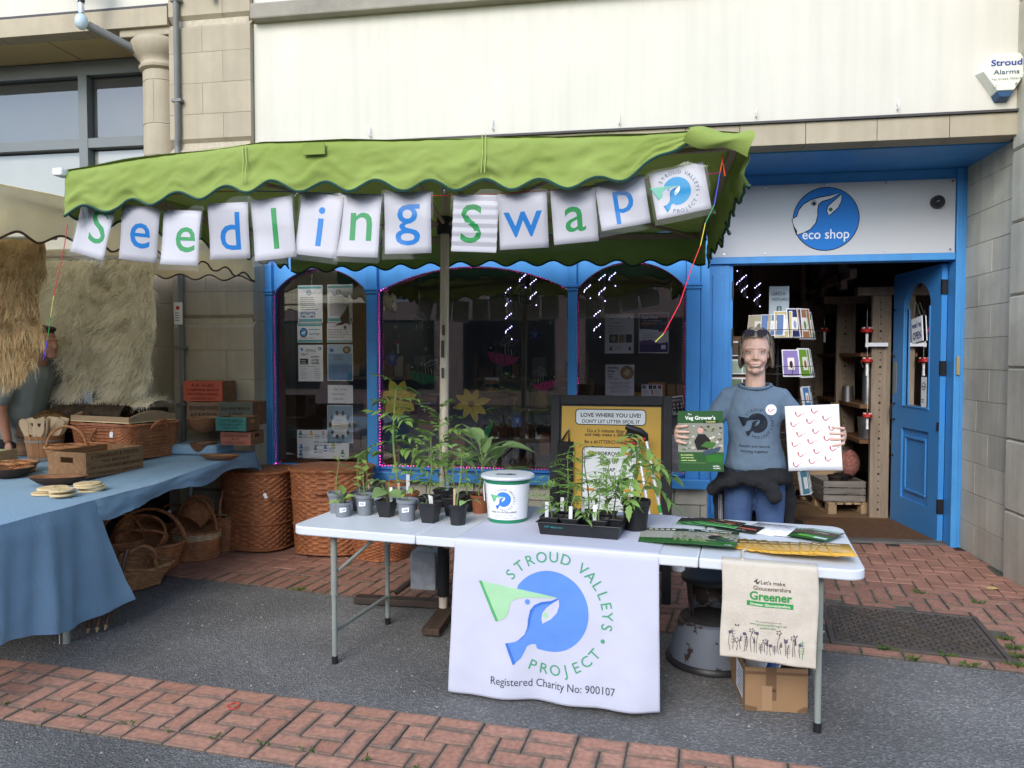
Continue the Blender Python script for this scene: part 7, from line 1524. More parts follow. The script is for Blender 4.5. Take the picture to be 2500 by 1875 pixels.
F.rect(-.088, .227, .09, .247, '#2f8a44', 0);F.text('Greener Gloucestershire', .001, .231, .011, '#d8ddc8', 1, maxw=.165, bold=.02)
F.text('Scan to find out more or visit', .0, .163, .006, '#5a504a', maxw=.1);F.text('www.gloucestershire.gov.uk/', .0, .150, .009, '#3f8a50', maxw=.155);F.text('greener-glos', .0, .137, .009, '#3f8a50', maxw=.08)
rr=random.Random(12)
F.poly([(-.062, .325), (-.045, .34), (-.05, .322)], '#4a3a34');F.poly([(-.055, .32), (-.036, .33), (-.045, .315)], '#4a3a34')
for i in range(22):
    x=-.145+i*.0133+rr.uniform(-.004, .004);hh=rr.uniform(.035, .095);g_=rr.choice(['#3f8a50', '#4a4650', '#5a6a50', '#4a4650']);y0=.035+rr.uniform(-.006, .006)
    F.line([(x, y0), (x+rr.uniform(-.006, .006), y0+hh*.5), (x+rr.uniform(-.008, .008), y0+hh)], .0022, g_)
    k=i%4
    if k==0:F.poly(circ(x, y0+hh, .0075, 7), '#5a5068', 1)
    elif k==1:
        for q in range(5):F.line([(x, y0+hh*(.3+.14*q)), (x+.008, y0+hh*(.36+.14*q))], .0018, g_);F.line([(x, y0+hh*(.3+.14*q)), (x-.008, y0+hh*(.36+.14*q))], .0018, g_)
    elif k==2:
        for q in range(5):F.poly(circ(x+.008*math.cos(q*1.25), y0+hh+.008*math.sin(q*1.25), .0035, 5), '#5a5460', 1)
    else:F.poly([(x-.004, y0+hh*.6), (x, y0+hh+.006), (x+.004, y0+hh*.6)], '#50485a', 1)
for x, y in((-.12, .135), (-.045, .115), (.07, .1), (.105, .12)):F.poly([(x, y), (x-.009, y+.008), (x-.006, y-.004)], '#4a4650');F.poly([(x, y), (x+.009, y+.008), (x+.006, y-.004)], '#4a4650')
F.done(tg, 'bag_print', kind='stuff')
MB().tube([tuple(bag_pt(.22, .19, .004)), tuple(Vector(bag_pt(.22, .05, .006))), tuple(Vector(bag_pt(.35, -.02, .006)))], .006, 6).build('handle', M_CANVB, tg, smooth=True)

# ---------------------------------------------------------------- under the table
M_CARDB=mk('brown_cardboard', (.30, .175, .085), .85, .08, 10, .1, 40);M_TAPE=mk('brown_parcel_tape', (.17, .095, .05), .4, .1, 8)
cb=thing('cardboard_box', 'open brown cardboard box with parcel tape under the tote bag', 'box', (.625, 3.33, 0), R(3))
bw, bd, bh, e=.265, .40, .195, .005
MB().bb((-bw/2, 0, .002), (bw/2, e, bh)).build('front_panel', M_CARDB, cb);MB().bb((-bw/2, bd-e, .002), (bw/2, bd, bh)).build('rear_panel', M_CARDB, cb)
for s in(-1, 1):MB().bb((s*bw/2-(e if s>0 else 0), e+.0005, .002), (s*bw/2+(0 if s>0 else e), bd-e-.0005, bh)).build('side_panel', M_CARDB, cb)
MB().bb((-bw/2+e, e, .002), (bw/2-e, bd-e, .007)).build('bottom', M_CARDB, cb)
F=Flat(lambda x, z, l:(x, -l, z));F.rect(-.045, .09, .0, .195, M_TAPE);F.rect(-.062, .008, -.018, .115, mk('clear_tape', (.36, .22, .12), .3, .05, 8), 1);F.rect(-.018, .05, .0, .1, M_TAPE, 0);F.rect(-.1325, .165, -.045, .178, M_TAPE);F.rect(0, .165, .1325, .178, M_TAPE)
F.poly([(-.1325, .004), (-.08, .004), (-.08, .018), (-.1325, .028)], M_TAPE);F.poly([(.1325, .004), (.09, .004), (.09, .012), (.115, .028), (.1325, .028)], M_TAPE);F.done(cb, 'parcel_tape', kind='stuff')
F=Flat(lambda y, z, l:(-bw/2-l, y, z));F.rect(.05, .03, .2, .16, M_PAPER, 0);F.lines(.06, .14, .12, 6, .018, .006, '#5a6a90', 1, 3);F.done(cb, 'address_label')
for i in range(3):
    o=MB().box((0, 0, .10), (.003, .28, .20), TM((.53+i*.02, 3.52, .02), R(3), 0, R(18+i*3))).build('paper_folder', M_PAPER if i!=1 else flatc('#5a80c0'));tag(o, ['white folder leaning in the open cardboard box', 'blue edged folder leaning in the open cardboard box', 'innermost white folder in the open cardboard box'][i], 'folder', 'papers in the cardboard box')
def rustpaint(name):
    m, n, l, b=_nodes(name);tc=n.new('ShaderNodeTexCoord');nz=n.new('ShaderNodeTexNoise');nz.inputs['Scale'].default_value=11;nz.inputs['Detail'].default_value=9;nz.inputs['Roughness'].default_value=.6;l.new(tc.outputs['Object'], nz.inputs[0])
    sp=n.new('ShaderNodeSeparateXYZ');l.new(tc.outputs['Object'], sp.inputs[0])
    e1=n.new('ShaderNodeMapRange');e1.inputs[1].default_value=.0;e1.inputs[2].default_value=.07;e1.inputs[3].default_value=.16;e1.inputs[4].default_value=0;l.new(sp.outputs[2], e1.inputs[0])
    e2=n.new('ShaderNodeMapRange');e2.inputs[1].default_value=.17;e2.inputs[2].default_value=.215;e2.inputs[3].default_value=0;e2.inputs[4].default_value=.15;l.new(sp.outputs[2], e2.inputs[0])
    a1=n.new('ShaderNodeMath');l.new(nz.outputs[0], a1.inputs[0]);l.new(e1.outputs[0], a1.inputs[1]);a2=n.new('ShaderNodeMath');l.new(a1.outputs[0], a2.inputs[0]);l.new(e2.outputs[0], a2.inputs[1])
    mr=n.new('ShaderNodeMapRange');mr.inputs[1].default_value=.63;mr.inputs[2].default_value=.66;l.new(a2.outputs[0], mr.inputs[0])
    mx=n.new('ShaderNodeMix');mx.data_type='RGBA';l.new(mr.outputs[0], mx.inputs[0]);mx.inputs[6].default_value=(.14, .16, .195, 1);mx.inputs[7].default_value=(.04, .022, .015, 1);l.new(mx.outputs[2], b.inputs['Base Color']);b.inputs['Roughness'].default_value=.55
    MATS[name]=m;return m
M_STOOL=rustpaint('chipped_grey_paint')
ks=thing('step_stool', 'round two-step stool with chipped grey paint and rusty edges under the table', 'step stool', (.40, 3.86, 0))
MB().lathe([(.205, .012), (.21, .03), (.165, .215), (.15, .225)], 48, capb=False).build('drum', M_STOOL, ks, smooth=True)
MB().lathe([(.218, .002), (.226, .006), (.226, .022), (.216, .034), (.205, .034)], 48).build('rubber_skirt', M_BLACK, ks, smooth=True)
MB().lathe([(.150, .2255), (.155, .23), (.15, .234)], 48).build('lower_tread', mk('worn_black_rubber', (.03, .027, .025), .8, .3, 20, .3), ks, smooth=True)
q=MB()
for a0, a1 in((-20, 215), ):q.grid(lambda u, v:((.105+.02*v)*math.cos(R(a0+(a1-a0)*u)), (.105+.02*v)*math.sin(R(a0+(a1-a0)*u))+.02, .232+.175*v), 30, 4)
q.build('upper_drum', M_STOOL, ks, smooth=True, solid=.004)
MB().lathe([(.135, .405), (.148, .412), (.15, .43), (.14, .436), (.08, .432), (.03, .430), (.0, .43)], 48, Matrix.Translation((0, .02, 0))).build('top_tread', mk('black_rubber_tread', (.02, .02, .021), .55, .2, 15, .2), ks, smooth=True)
fm=thing('floral_mug', 'small white mug with flower print on the ground under the window', 'mug', (.33, 5.42, .012))
MB().lathe([(.04, 0), (.045, .005), (.045, .12), (.042, .12), (.041, .01)], 24).build('mug', M_WHITE, fm, smooth=True)
F=Flat(lambda x, z, l:((.0455+l)*math.sin(x/.045), -(.0455+l)*math.cos(x/.045), z))
for i in range(14):F.poly(circ(rr.uniform(-.06, .06), rr.uniform(.015, .105), .007, 6), rr.choice(['#a03848', '#3a5a38', '#3c3a50']))
F.done(fm, 'flower_print')
# ---------------------------------------------------------------- black framed notice board and what leans on it
AB=TM((-.535, 4.70, .012), R(-3.5), R(-5));ab=thing('a_board', 'black framed pavement sign with yellow litter campaign poster', 'pavement sign');ab.matrix_basis=AB
AW, AH, FW=.775, 1.30, .058;M_AFR=mk('black_stained_wood', (.013, .013, .014), .6, .3, 10, .2, 40)
for a, b in(((0, 0, 0), (FW, .03, AH)), ((AW-FW, 0, 0), (AW, .03, AH)), ((FW+.0005, .001, AH-FW*1.05), (AW-FW-.0005, .03, AH)), ((FW+.0005, .001, .20), (AW-FW-.0005, .03, .26))):MB().bb(a, b).build('frame_rail', M_AFR, ab, bevel=.004)
MB().bb((FW+.001, .016, .26), (AW-FW-.001, .026, AH-FW*1.06)).build('backing', M_AFR, ab)
MB().bb((FW+.012, .012, .27), (AW-FW-.012, .0155, AH-FW*1.06-.01)).build('poster', mk('mustard_poster', (.56, .33, .04), .45, .06, 4), ab)
MB().bb((0.01, .0, 0), (FW, .028, AH-.02), Matrix.Translation((0, .36, 0))@Matrix.Rotation(R(14), 4, 'X')).bb((AW-FW, .0, 0), (AW-.01, .028, AH-.02), Matrix.Translation((0, .36, 0))@Matrix.Rotation(R(14), 4, 'X')).build('rear_legs', M_AFR, ab)
Q=lambda x, y:((x-300)/870.*AW, AH-(y-1020)/2.963*.00268)
F=Flat(lambda x, z, l:(x, .012-l, z));DK='#2a2420'
a, b=Q(478, 1232), Q(988, 1117);F.poly(rrect(a[0], a[1], b[0], b[1], .025), DK, 0);F.poly(rrect(a[0]+.006, a[1]+.006, b[0]-.006, b[1]-.006, .02), '#dfe2e0', 1)
F.text('LOVE WHERE YOU LIVE!', Q(733, 1176)[0], Q(733, 1174)[1], .026, DK, 2, maxw=.405, bold=.03);F.text("DON'T LET LITTER SPOIL IT", Q(735, 1216)[0], Q(735, 1217)[1], .022, DK, 2, maxw=.375, bold=.02)
F.text('Do a 5 minute litter pick', Q(735, 1280)[0], Q(735, 1283)[1], .022, DK, 1, maxw=.36, bold=.015);F.text('and help make a difference.', Q(735, 1307)[0], Q(735, 1310)[1], .022, DK, 1, maxw=.40, bold=.015);F.text('Be a #LITTERCHAMPION!', Q(735, 1358)[0], Q(735, 1362)[1], .022, DK, 1, maxw=.35, bold=.015)
a, b=Q(532, 1990), Q(925, 1385);F.poly(rrect(a[0], a[1], b[0], b[1], .025), DK, 0);F.poly(rrect(a[0]+.006, a[1]+.006, b[0]-.006, b[1]-.006, .02), '#dfe2e0', 1)
for i, (s, y)in enumerate((('BORROW', 1445), ('PICK UP', 1502), ('SNAP', 1558), ('POST', 1612), ('RETURN', 1700))):F.text(s, Q(727, y)[0], Q(727, y)[1], .024, DK, 2, maxw=.2, bold=.03)
F.text('to the heroes page', Q(727, 1640)[0], Q(727, 1638)[1], .012, DK, 2, maxw=.17);F.text('Take care!', Q(727, 1745)[0], Q(727, 1745)[1], .014, DK, 2, maxw=.12);F.text('No sharp items!', Q(727, 1772)[0], Q(727, 1772)[1], .014, DK, 2, maxw=.17)
def arrow(x0, x1, y, d):
    p, q=Q(x0, y), Q(x1, y);h=.012;tip=p if d<0 else q;o=q if d<0 else p;s=.022*d
    F.poly([tip, (tip[0]-s, tip[1]+.02), (tip[0]-s, tip[1]+h*.7), (o[0], o[1]+h*.7), (o[0], o[1]-h*.7), (tip[0]-s, tip[1]-h*.7), (tip[0]-s, tip[1]-.02)], '#c8892c', 2)
arrow(567, 640, 1430, -1);arrow(560, 625, 1690, -1);arrow(815, 890, 1690, 1);arrow(830, 890, 1430, 1);F.done(ab, 'poster_print')
bg_=thing('black_tote', 'black tote bag hung on the corner of the pavement sign', 'bag', (0, 0, 0));bg_.matrix_basis=AB
q=MB();q.grid(lambda u, v:(.055+.10*u, -.02-.03*math.sin(u*PI)*(.4+.6*v)-.004*math.sin(u*14), 1.0-v*.42), 12, 12);q.build('bag_body', mk('black_cotton', (.014, .013, .013), .9, .2, 20), bg_, smooth=True, solid=.01)
q=MB();p0=Q(440, 1310);q.tube([(.07, -.022, .99), (p0[0]-.004, -.012, 1.075), (.125, -.022, .99)], .008, 6);q.build('handle', MATS['black_cotton'], bg_, smooth=True)
MB().tube([(p0[0]-.004, .012, 1.07), (p0[0]-.004, -.02, 1.075), (p0[0]-.004, -.02, 1.085)], .003, 5).build('hook', M_CHROME, bg_)
def picker(label, base, top, hd, lever):
    t=thing('litter_picker', label, 'litter picker', base, 0, 'litter pickers leaning on the pavement sign');b, p=Vector(base), Vector(top)
    MB().tube([b, p], .010, 10).build('shaft', mk('silver_shaft', (.66, .67, .68), .3, .05, 8, metal=.3), t, world=True, smooth=True)
    for k in((.25, .33), (.8, .84)):MB().tube([b.lerp(p, k[0]), b.lerp(p, k[1])], .0105, 10).build('green_band', flatc('#2f9a48'), t, world=True)
    h=[p+Vector(q_)for q_ in hd];MB().tube(h, [.014, .019, .023, .021, .018, .016][:len(h)], 10).build('grip', M_BLACK, t, world=True, smooth=True)
    MB().tube([h[1]+Vector((.0, -.01, -.02)), h[2]+Vector((-.005, -.012, -.045)), h[3]+Vector((-.02, -.012, -.06))], [.010, .009, .006], 8).build('trigger', flatc('#b82818', .4), t, world=True, smooth=True)
    MB().tube([b, b+Vector((-.02, -.01, -.06))], .007, 6).tube([b, b+Vector((.02, -.01, -.06))], .007, 6).build('jaws', M_BLACK, t, world=True)
picker('silver litter picker with black pistol grip leaning on the yellow poster', ((0.1947, 4.45, 0.5373)[0], 4.45, .48), (0.0812, 4.58, 1.0451), [(0, 0, 0), (-.005, -.01, .03), (-.04, -.015, .055), (-.085, -.02, .07), (-.125, -.02, .085)], 1)
picker('second litter picker, shaft half hidden behind the drooping tomato', ((0.116, 4.47, 0.5914)[0], 4.47, .52), (0.0273, 4.6, 1.0167), [(0, 0, 0), (-.006, 0, .03), (-.03, .0, .05), (-.07, .0, .068)], 1)


# ================================================================ BASKET STALL ON THE LEFT
def lt(y):return .757+.05*min(1, max(0, (y-4.2)/1.0))  # table height along the stall
XE, XW, YN, YF, YC=-2.95, -4.70, 2.3, 5.42, 3.66
st=thing('stall_table', 'trestle table of the basket stall under a blue cloth', 'table', (-3.8, 3.9, 0))
for y0, y1 in((YN, 3.72), (3.73, YF)):MB().bb((XW, y0, lt((y0+y1)/2)-.04), (XE-.012, y1, lt(y1 if y1<4 else 4.0)-.008)).build('top_board', M_WOODP, st, world=True)
for x, y in((-3.03, 3.53), (-3.03, 2.5), (-4.6, 3.5), (-3.45, 5.33), (-4.6, 5.3), (-4.6, 2.5)):MB().tube([(x, y, 0), (x, y, .71)], .019, 10).build('leg', M_LEG, st, world=True, smooth=True)
M_BLUEC=mk('blue_baize', (.20, .31, .415), .95, .1, 4, .3, 70, stain=(.155, .25, .345), stain_amt=.4, stain_scale=2)
sc=thing('table_cloth', 'blue cloth covering the basket stall table', 'tablecloth', (-3.8, 3.9, .757))
q=MB();q.grid(lambda u, v:(XW+(XE-XW)*u, YN+(YF-YN)*v, lt(YN+(YF-YN)*v)+.002+.003*fbm(u*6, v*9)), 20, 40);q.build('cloth_top', M_BLUEC, sc, smooth=True, world=True)
def near_drop(u, v):
    y=YN+(YC-YN)*u;k=v;L=.60+.04*math.sin(u*9)
    fl=max(0, u-.80)/.20
    return(XE+.004+.012*min(1, k*8)+(.045*math.sin(u*11)+.022*math.sin(u*27)+.012*math.sin(u*61+2*k))*k**.8+.012*fbm(u*9, k*3)*k+.10*fl*k, y+.20*fl**1.5*k**1.2, lt(y)+.002-L*k-.0*fl)
q=MB();q.grid(near_drop, 60, 24);q.build('hanging_side', M_BLUEC, sc, smooth=True, world=True, angle=80)
def far_drop(u, v):
    y=YC+(YF-YC)*u;L=.10+.025*fbm(u*7, 1.5)+.02*math.sin(u*12)+(.05 if u>.8 else 0)*(u-.8)*5
    return(XE+.003+.014*min(1, v*3)+.012*fbm(u*9, v*2)+.02*v*math.sin(u*15), y, lt(y)+.002-L*v)
q=MB();q.grid(far_drop, 70, 8);q.build('short_overhang', M_BLUEC, sc, smooth=True, world=True, angle=80)
def far_end(u, v):return(XE-.7*(1-u)+.05*v*u, YF+.004+.03*v, lt(YF)+.002-(.10+.16*max(0, u-.6))*v)
q=MB();q.grid(far_end, 20, 8);q.build('end_overhang', M_BLUEC, sc, smooth=True, world=True, angle=80)
q=MB();q.grid(lambda u, v:(XW+.02+.75*u, YF-.06+.015*math.sin(u*30)*v, lt(YF)-.01-.74*v), 24, 6);q.grid(lambda u, v:(XW+.02+.015*math.sin(u*40)*v, YN+(YF-.1-YN)*u, lt(4)-.01-.72*v), 40, 6);q.build('hanging_back', M_BLUEC, sc, smooth=True, world=True)
MB().tube([(XE+.03, 3.35, .18), (XE+.03, 3.352, .10), (XE+.032, 3.35, .07)], .0015, 4).build('loose_thread', M_WHITE, sc, world=True)
for i, (a, b)in enumerate((((-3.0015, 3.6504, 0.01), (-3.02, 3.80, .42)), ((-2.9606, 3.6696, 0.01), (-2.98, 3.86, .42)), ((-2.9417, 3.7107, 0.01), (-2.93, 3.90, .42)))):
    t=thing('wooden_stake', ['dark wooden stake with pale point leaning under the blue cloth, nearest', 'dark wooden stake with pale point, middle of the three', 'dark wooden stake with pale point, furthest of the three'][i], 'stake', a, 0, 'pointed stakes under the blue cloth');a, b=Vector(a), Vector(b)
    MB().tube([a.lerp(b, .06), b], .014, 8).build('shaft', mk('dark_red_wood', (.06, .022, .012), .5, .2, 12), t, world=True, smooth=True);MB().tube([a, a.lerp(b, .062)], [.004, .0135], 8).build('point', M_WOODP, t, world=True)

# ---------------------------------------------------------------- wicker
def wickerm(name, ca, cb):
    m=mk(name, ca, .55, .3, 22, .25, 90, stain=cb, stain_amt=.75, stain_scale=7, spec=.35);return m
W_RED=wickerm('red_brown_willow', (.34, .125, .05), (.19, .06, .024));W_BRN=wickerm('brown_willow', (.38, .155, .062), (.21, .075, .03));W_LT=wickerm('golden_willow', (.42, .20, .085), (.28, .115, .05));W_WHT=wickerm('white_willow', (.52, .40, .24), (.36, .26, .14))
def sup(a, rx, ry, e):
    c, s=math.cos(a), math.sin(a);return(math.copysign(abs(c)**(2/e), c)*rx, math.copysign(abs(s)**(2/e), s)*ry)
def weave(prof, rows, stakes, e=2.0, amp=.005, M=None, band=None):
    """woven wall: prof(v) -> (rx, ry, z); each row passes before and behind alternate stakes"""
    n=stakes*3;m=MB();vs=[]
    for i in range(rows):
        for k, (f, b)in enumerate(((.08, -.0018), (.5, .0015), (.92, -.0018))):
            v=(i+f)/rows;rx, ry, z=prof(v)
            for j in range(n):
                a=2*PI*j/n;x, y=sup(a, 1, 1, e);L=math.hypot(x, y)or 1;d=b+amp*math.cos(stakes*a*.5+PI*i)
                vs.append((x*rx+x/L*d, y*ry+y/L*d, z))
    R_=rows*3;fs=[(i*n+j, i*n+(j+1)%n, (i+1)*n+(j+1)%n, (i+1)*n+j)for i in range(R_-1)for j in range(n)]
    m.add(vs, fs, M);return m
def braid(path, r=.008, tw=14, closed=True, M=None):
    m=MB();n=len(path);P=[Vector(p)for p in path]
    for s in(0, PI*2/3, PI*4/3):
        Q=[]
        for i, p in enumerate(P):
            a=tw*2*PI*i/n+s;t=(P[(i+1)%n]-P[i-1]).normalized()if closed else(P[min(i+1, n-1)]-P[max(i-1, 0)]).normalized()
            u=t.cross(Vector((0, 0, 1)));u=u.normalized()if u.length>.1 else t.orthogonal().normalized();w=t.cross(u);Q.append(p+(u*math.cos(a)+w*math.sin(a))*r*.75)
        m.tube(Q, r*.72, 5, closed=closed)
    if M is not None:m.v=[tuple(M@Vector(p))for p in m.v]
    return m
def ring(rx, ry, z, e=2.0, n=72):return[(*sup(2*PI*i/n, rx, ry, e), z)for i in range(n)]
def arch(w, h, z, n=24, y=0, flat=1.0):return[(-w*math.cos(PI*i/n), y, z+h*math.sin(PI*i/n)**flat)for i in range(n+1)]
def basket(label, M, rx, ry, h, mat, rows=18, stakes=34, flare=.82, e=2.0, handle=None, lid=False, name='wicker_basket', band=None, group=None, bulge=.0, floor=True, rim=.009, foot=False):
    t=thing(name, label, 'basket', (0, 0, 0), 0, group);t.matrix_basis=M
    pf=lambda v:((flare+(1-flare)*v+bulge*math.sin(PI*v))*rx, (flare+(1-flare)*v+bulge*math.sin(PI*v))*ry, .008+h*v)
    weave(pf, rows, stakes, e).build('woven_wall', mat, t, smooth=True, angle=80)
    weave(lambda v:(pf(v)[0]-.006, pf(v)[1]-.006, pf(v)[2]), max(6, rows//2), stakes, e).build('inner_wall', mat, t, smooth=True, angle=80)
    braid(ring(rx, ry, h+.008, e), rim, 26).build('braided_rim', mat, t, smooth=True)
    braid(ring(rx*flare, ry*flare, .010, e), rim*.8, 26).build('base_braid', mat, t, smooth=True)
    if foot:braid(ring(rx*flare, ry*flare, .03, e), rim, 26).build('foot_braid', mat, t, smooth=True)
    if floor:m=MB();P=ring(rx*flare*.98, ry*flare*.98, .008, e, 36);m.add(P, [tuple(range(36))]);m.build('base', mat, t)
    if band:
        v0, v1, bm_, =band;weave(lambda v:(pf(v0+(v1-v0)*v)[0]+.0035, pf(v0+(v1-v0)*v)[1]+.0035, pf(v0+(v1-v0)*v)[2]), max(3, int(rows*(v1-v0))), stakes, e).build('pale_band', bm_, t, smooth=True, angle=80)
    for hd in(handle or[]):braid(hd, .0085, 9, False).build('handle', mat, t, smooth=True)
    return t
def price_tag(label, p, rz=0, roll=.3):
    o=MB().bb((-.013, -.001, -.04), (.013, .001, 0)).tube([(0, 0, 0), (.004, .004, .03)], .0009, 4).build('price_tag', M_PAPER);o.matrix_basis=TM(p, rz, 0, roll);return tag(o, label, 'price tag', 'white price tags on the baskets')
def hamper(label, loc, rz, rx, ry, h, e, rows, stakes):
    t=thing('laundry_hamper', label, 'hamper', loc, rz, 'tall wicker laundry hampers')
    pf=lambda v:(rx*(.90+.10*v), ry*(.90+.10*v), .012+h*v)
    weave(pf, rows, stakes, e, .0075).build('woven_wall', W_RED, t, smooth=True, angle=80)
    for v in(.02, .36, .68):x, y, z=pf(v);braid(ring(x+.004, y+.004, z, e, 110), .007, 40).build('braided_band', W_RED, t, smooth=True)
    x, y, z=pf(1);braid(ring(x, y, z+.006, e, 110), .009, 40).build('braided_rim', W_RED, t, smooth=True)
    L=weave(lambda v:((1-v*.97)*(x+.012), (1-v*.97)*(y+.012), z+.022+.018*math.sin(v*PI/2)), 22, stakes, e, .003).build('lid', W_RED, t, smooth=True, angle=80)
    braid(ring(x+.012, y+.012, z+.020, e, 110), .009, 40).build('lid_rim', W_RED, L, smooth=True)
    braid([(-.07*math.cos(PI*i/12), -y-.012-.035*math.sin(PI*i/12), z-.12-.02*math.sin(PI*i/12))for i in range(13)], .009, 6, False).build('handle', W_RED, t, smooth=True)
    return t
p=(-2.9904, 5.6, 0.4574);hamper('tall lidded wicker hamper standing next to the blue cloth', (p[0], 5.58, .012), R(-6), .285, .24, .60, 2.7, 30, 40)
p=(-2.3576, 5.58, 0.4796);hamper('tall lidded wicker hamper below the refill price poster', (p[0], 5.55, .012), R(4), .31, .24, .635, 2.7, 31, 44)
price_tag('white price tag on the handle of the hamper next to the blue cloth', (-2.8014, 5.29, 0.5027), 0, -.5)
p=(-1.9056, 5.5, 0.0889);basket('wide round wicker basket half hidden behind the white table', TM((p[0], 5.45, .012)), .27, .24, .30, W_RED, 24, 40, .72, bulge=.06)
p=(-3.3169, 5.0989, 0);basket('round wicker basket with a white woven band and twisted foot', TM((p[0], p[1]+.1, .012)), .175, .165, .20, W_BRN, 20, 30, .92, band=(.72, .97, W_WHT), handle=[arch(.17, .26, .2)], foot=True)
basket('small wicker basket tipped over inside the white banded one', TM((p[0]-.06, p[1]+.10, .27), R(30), R(-35), R(38)), .115, .095, .13, W_BRN, 12, 24, .75, handle=[arch(.11, .12, .13)])
price_tag('white price tag on the tipped basket', (p[0]-.11, p[1]-.06, .40), 0, .6)
p=(-3.2379, 5.4378, 0);basket('narrow round basket with two lid flaps beside the first hamper', TM((p[0], p[1]+.05, .012)), .16, .15, .26, W_BRN, 22, 30, .8, handle=[arch(.0, .30, .26, y=0)if False else[(.02, -.13*math.cos(PI*i/20), .26+.26*math.sin(PI*i/20))for i in range(21)]])
for s in(-1, 1):o=MB();weave(lambda v:((1-.9*v)*.12, (1-.9*v)*.065, .02*v), 8, 20).build('basket_flap', W_WHT, smooth=True);o2=bpy.data.objects['basket_flap'+('' if s<0 else '.001')];o2.matrix_basis=TM((p[0], p[1]+.05+s*.07, .285), 0, R(18*s));tag(o2, 'pale woven lid flap of the narrow basket, %s half'%('street side' if s<0 else 'wall side'), 'basket lid')
p=(-3.4472, 4.7241, 0);basket('large oval basket with a tall arched handle under the blue cloth', TM((p[0]-.06, p[1]+.16, .012), R(25)), .25, .20, .17, W_BRN, 16, 34, .8, handle=[arch(.245, .26, .17), [(x+.012, y_, z_)for x, y_, z_ in arch(.245, .26, .17)]], rim=.012)
basket('dark basket lying on its side inside the large oval one', TM((p[0]-.10, p[1]+.22, .20), R(15), R(62)), .17, .14, .15, W_BRN, 12, 28, .8, handle=[arch(.16, .12, .15)])
p=(-3.2274, 4.3262, 0);basket('boat shaped open trug at the front of the baskets', TM((p[0]-.05, p[1]+.12, .012), R(62)), .24, .12, .12, W_LT, 14, 34, .62, e=2.2, rim=.011)
basket('small square lidded basket resting in the boat shaped trug', TM((p[0]-.06, p[1]+.10, .10), R(50), R(28), R(12)), .11, .085, .10, W_LT, 10, 24, .95, e=4, handle=[arch(.10, .14, .10)])
p=(-3.4467, 4.5305, 0);basket('dark square handled basket half hidden behind the hanging blue cloth', TM((p[0]-.22, p[1]+.28, .012), R(40)), .15, .12, .2, W_BRN, 14, 26, .85, e=3, handle=[arch(.145, .2, .2)])
p=(-3.4125, 5.346, 0);basket('low round basket at the back between the handled baskets', TM((p[0]-.22, p[1]+.05, .012)), .19, .17, .16, W_LT, 12, 30, .8, handle=[arch(.185, .2, .16)])
basket('shallow tray basket stacked on the low round one', TM((p[0]-.22, p[1]+.05, .19), R(20), R(8)), .17, .14, .07, W_RED, 6, 30, .8)
basket('small bread basket standing by the bucket of spatulas', TM((-4.12, 4.40, lt(4.4)+.004), R(15)), .12, .09, .06, W_LT, 6, 28, .8)
# ---------------------------------------------------------------- goods on the blue cloth
def wbox(name, label, M, L, W, H, face, lines, tcol, side=None, handle=True, body=None, h0=.05):
    """open wooden wine box; printed board is the face x = +L/2 ... the long side towards local -y"""
    t=thing(name, label, 'wooden box', (0, 0, 0));t.matrix_basis=M;b=body or M_WOODD;e=.012
    fr_=MB().bb((-L/2, -W/2, 0), (L/2, -W/2+e, H)).build('printed_board', face, t, bevel=.002);MB().bb((-L/2, W/2-e, 0), (L/2, W/2, H)).build('rear_board', b, t, bevel=.002)
    for s in(-1, 1):
        x0, x1=(s*L/2-(e if s>0 else 0), s*L/2+(0 if s>0 else e));q=MB();y0, y1=-W/2+e+.0005, W/2-e-.0005
        q.bb((x0, y0, 0), (x1, y1, H*.58));q.bb((x0, y0, H*.58), (x1, y0+(y1-y0)*.32, H*.80));q.bb((x0, y1-(y1-y0)*.32, H*.58), (x1, y1, H*.80));q.bb((x0, y0, H*.80), (x1, y1, H));q.build('end_board', b, t)
    MB().bb((-L/2+e, -W/2+e, .002), (L/2-e, W/2-e, .012)).build('base', b, t)
    F=Flat(lambda x, z, l:(x, -W/2-l, z))
    for i, (s, z, hh, mw)in enumerate(lines):F.text(s, 0, H*z, H*hh, tcol, 1, maxw=L*mw, bold=.015)
    F.done(fr_, 'lettering');return t
M_WCH=woodm('honey_box_wood', (.27, .15, .07), (.17, .085, .035), 3, .6, 0, .05)
wbox('wine_box', 'wooden wine box lettered J. Chandler and Co. Ltd wine merchants', TM((-3.575, 4.47, lt(4.45)+.004), R(80)), .46, .33, .165, M_WCH, [('J. CHANDLER & CO. LTD', .76, .15, .92), ('WINE  MERCHANTS', .54, .11, .62), ('FINE OLD RUBY PORT, MEDIUM RICH', .33, .11, .94), ('41/2 CHARLEWOOD ST. LONDON  S.W.1', .10, .10, .94)], '#4a2c1a', body=M_WCH)
for i, (x, y)in enumerate(((-3.56, 4.42), (-3.50, 4.5))):o=MB().lathe([(.035, 0), (.035, .012)], 16).build('wooden_disc', M_WOODP);o.matrix_basis=TM((x, y, lt(4.4)+.11), 0, R(70));tag(o, 'pale wooden disc inside the lettered wine box' if i==0 else 'second pale disc at the back of the wine box', 'disc')
def farbox(label, a, b, y, d, face, lines, tcol, rz=0, body=None):
    w, h=b[0]-a[0], a[2]-b[2];return wbox('wine_box', label, TM(((a[0]+b[0])/2, y+d/2, b[2]), R(rz)), w, d, h, face, lines, tcol, body=body)
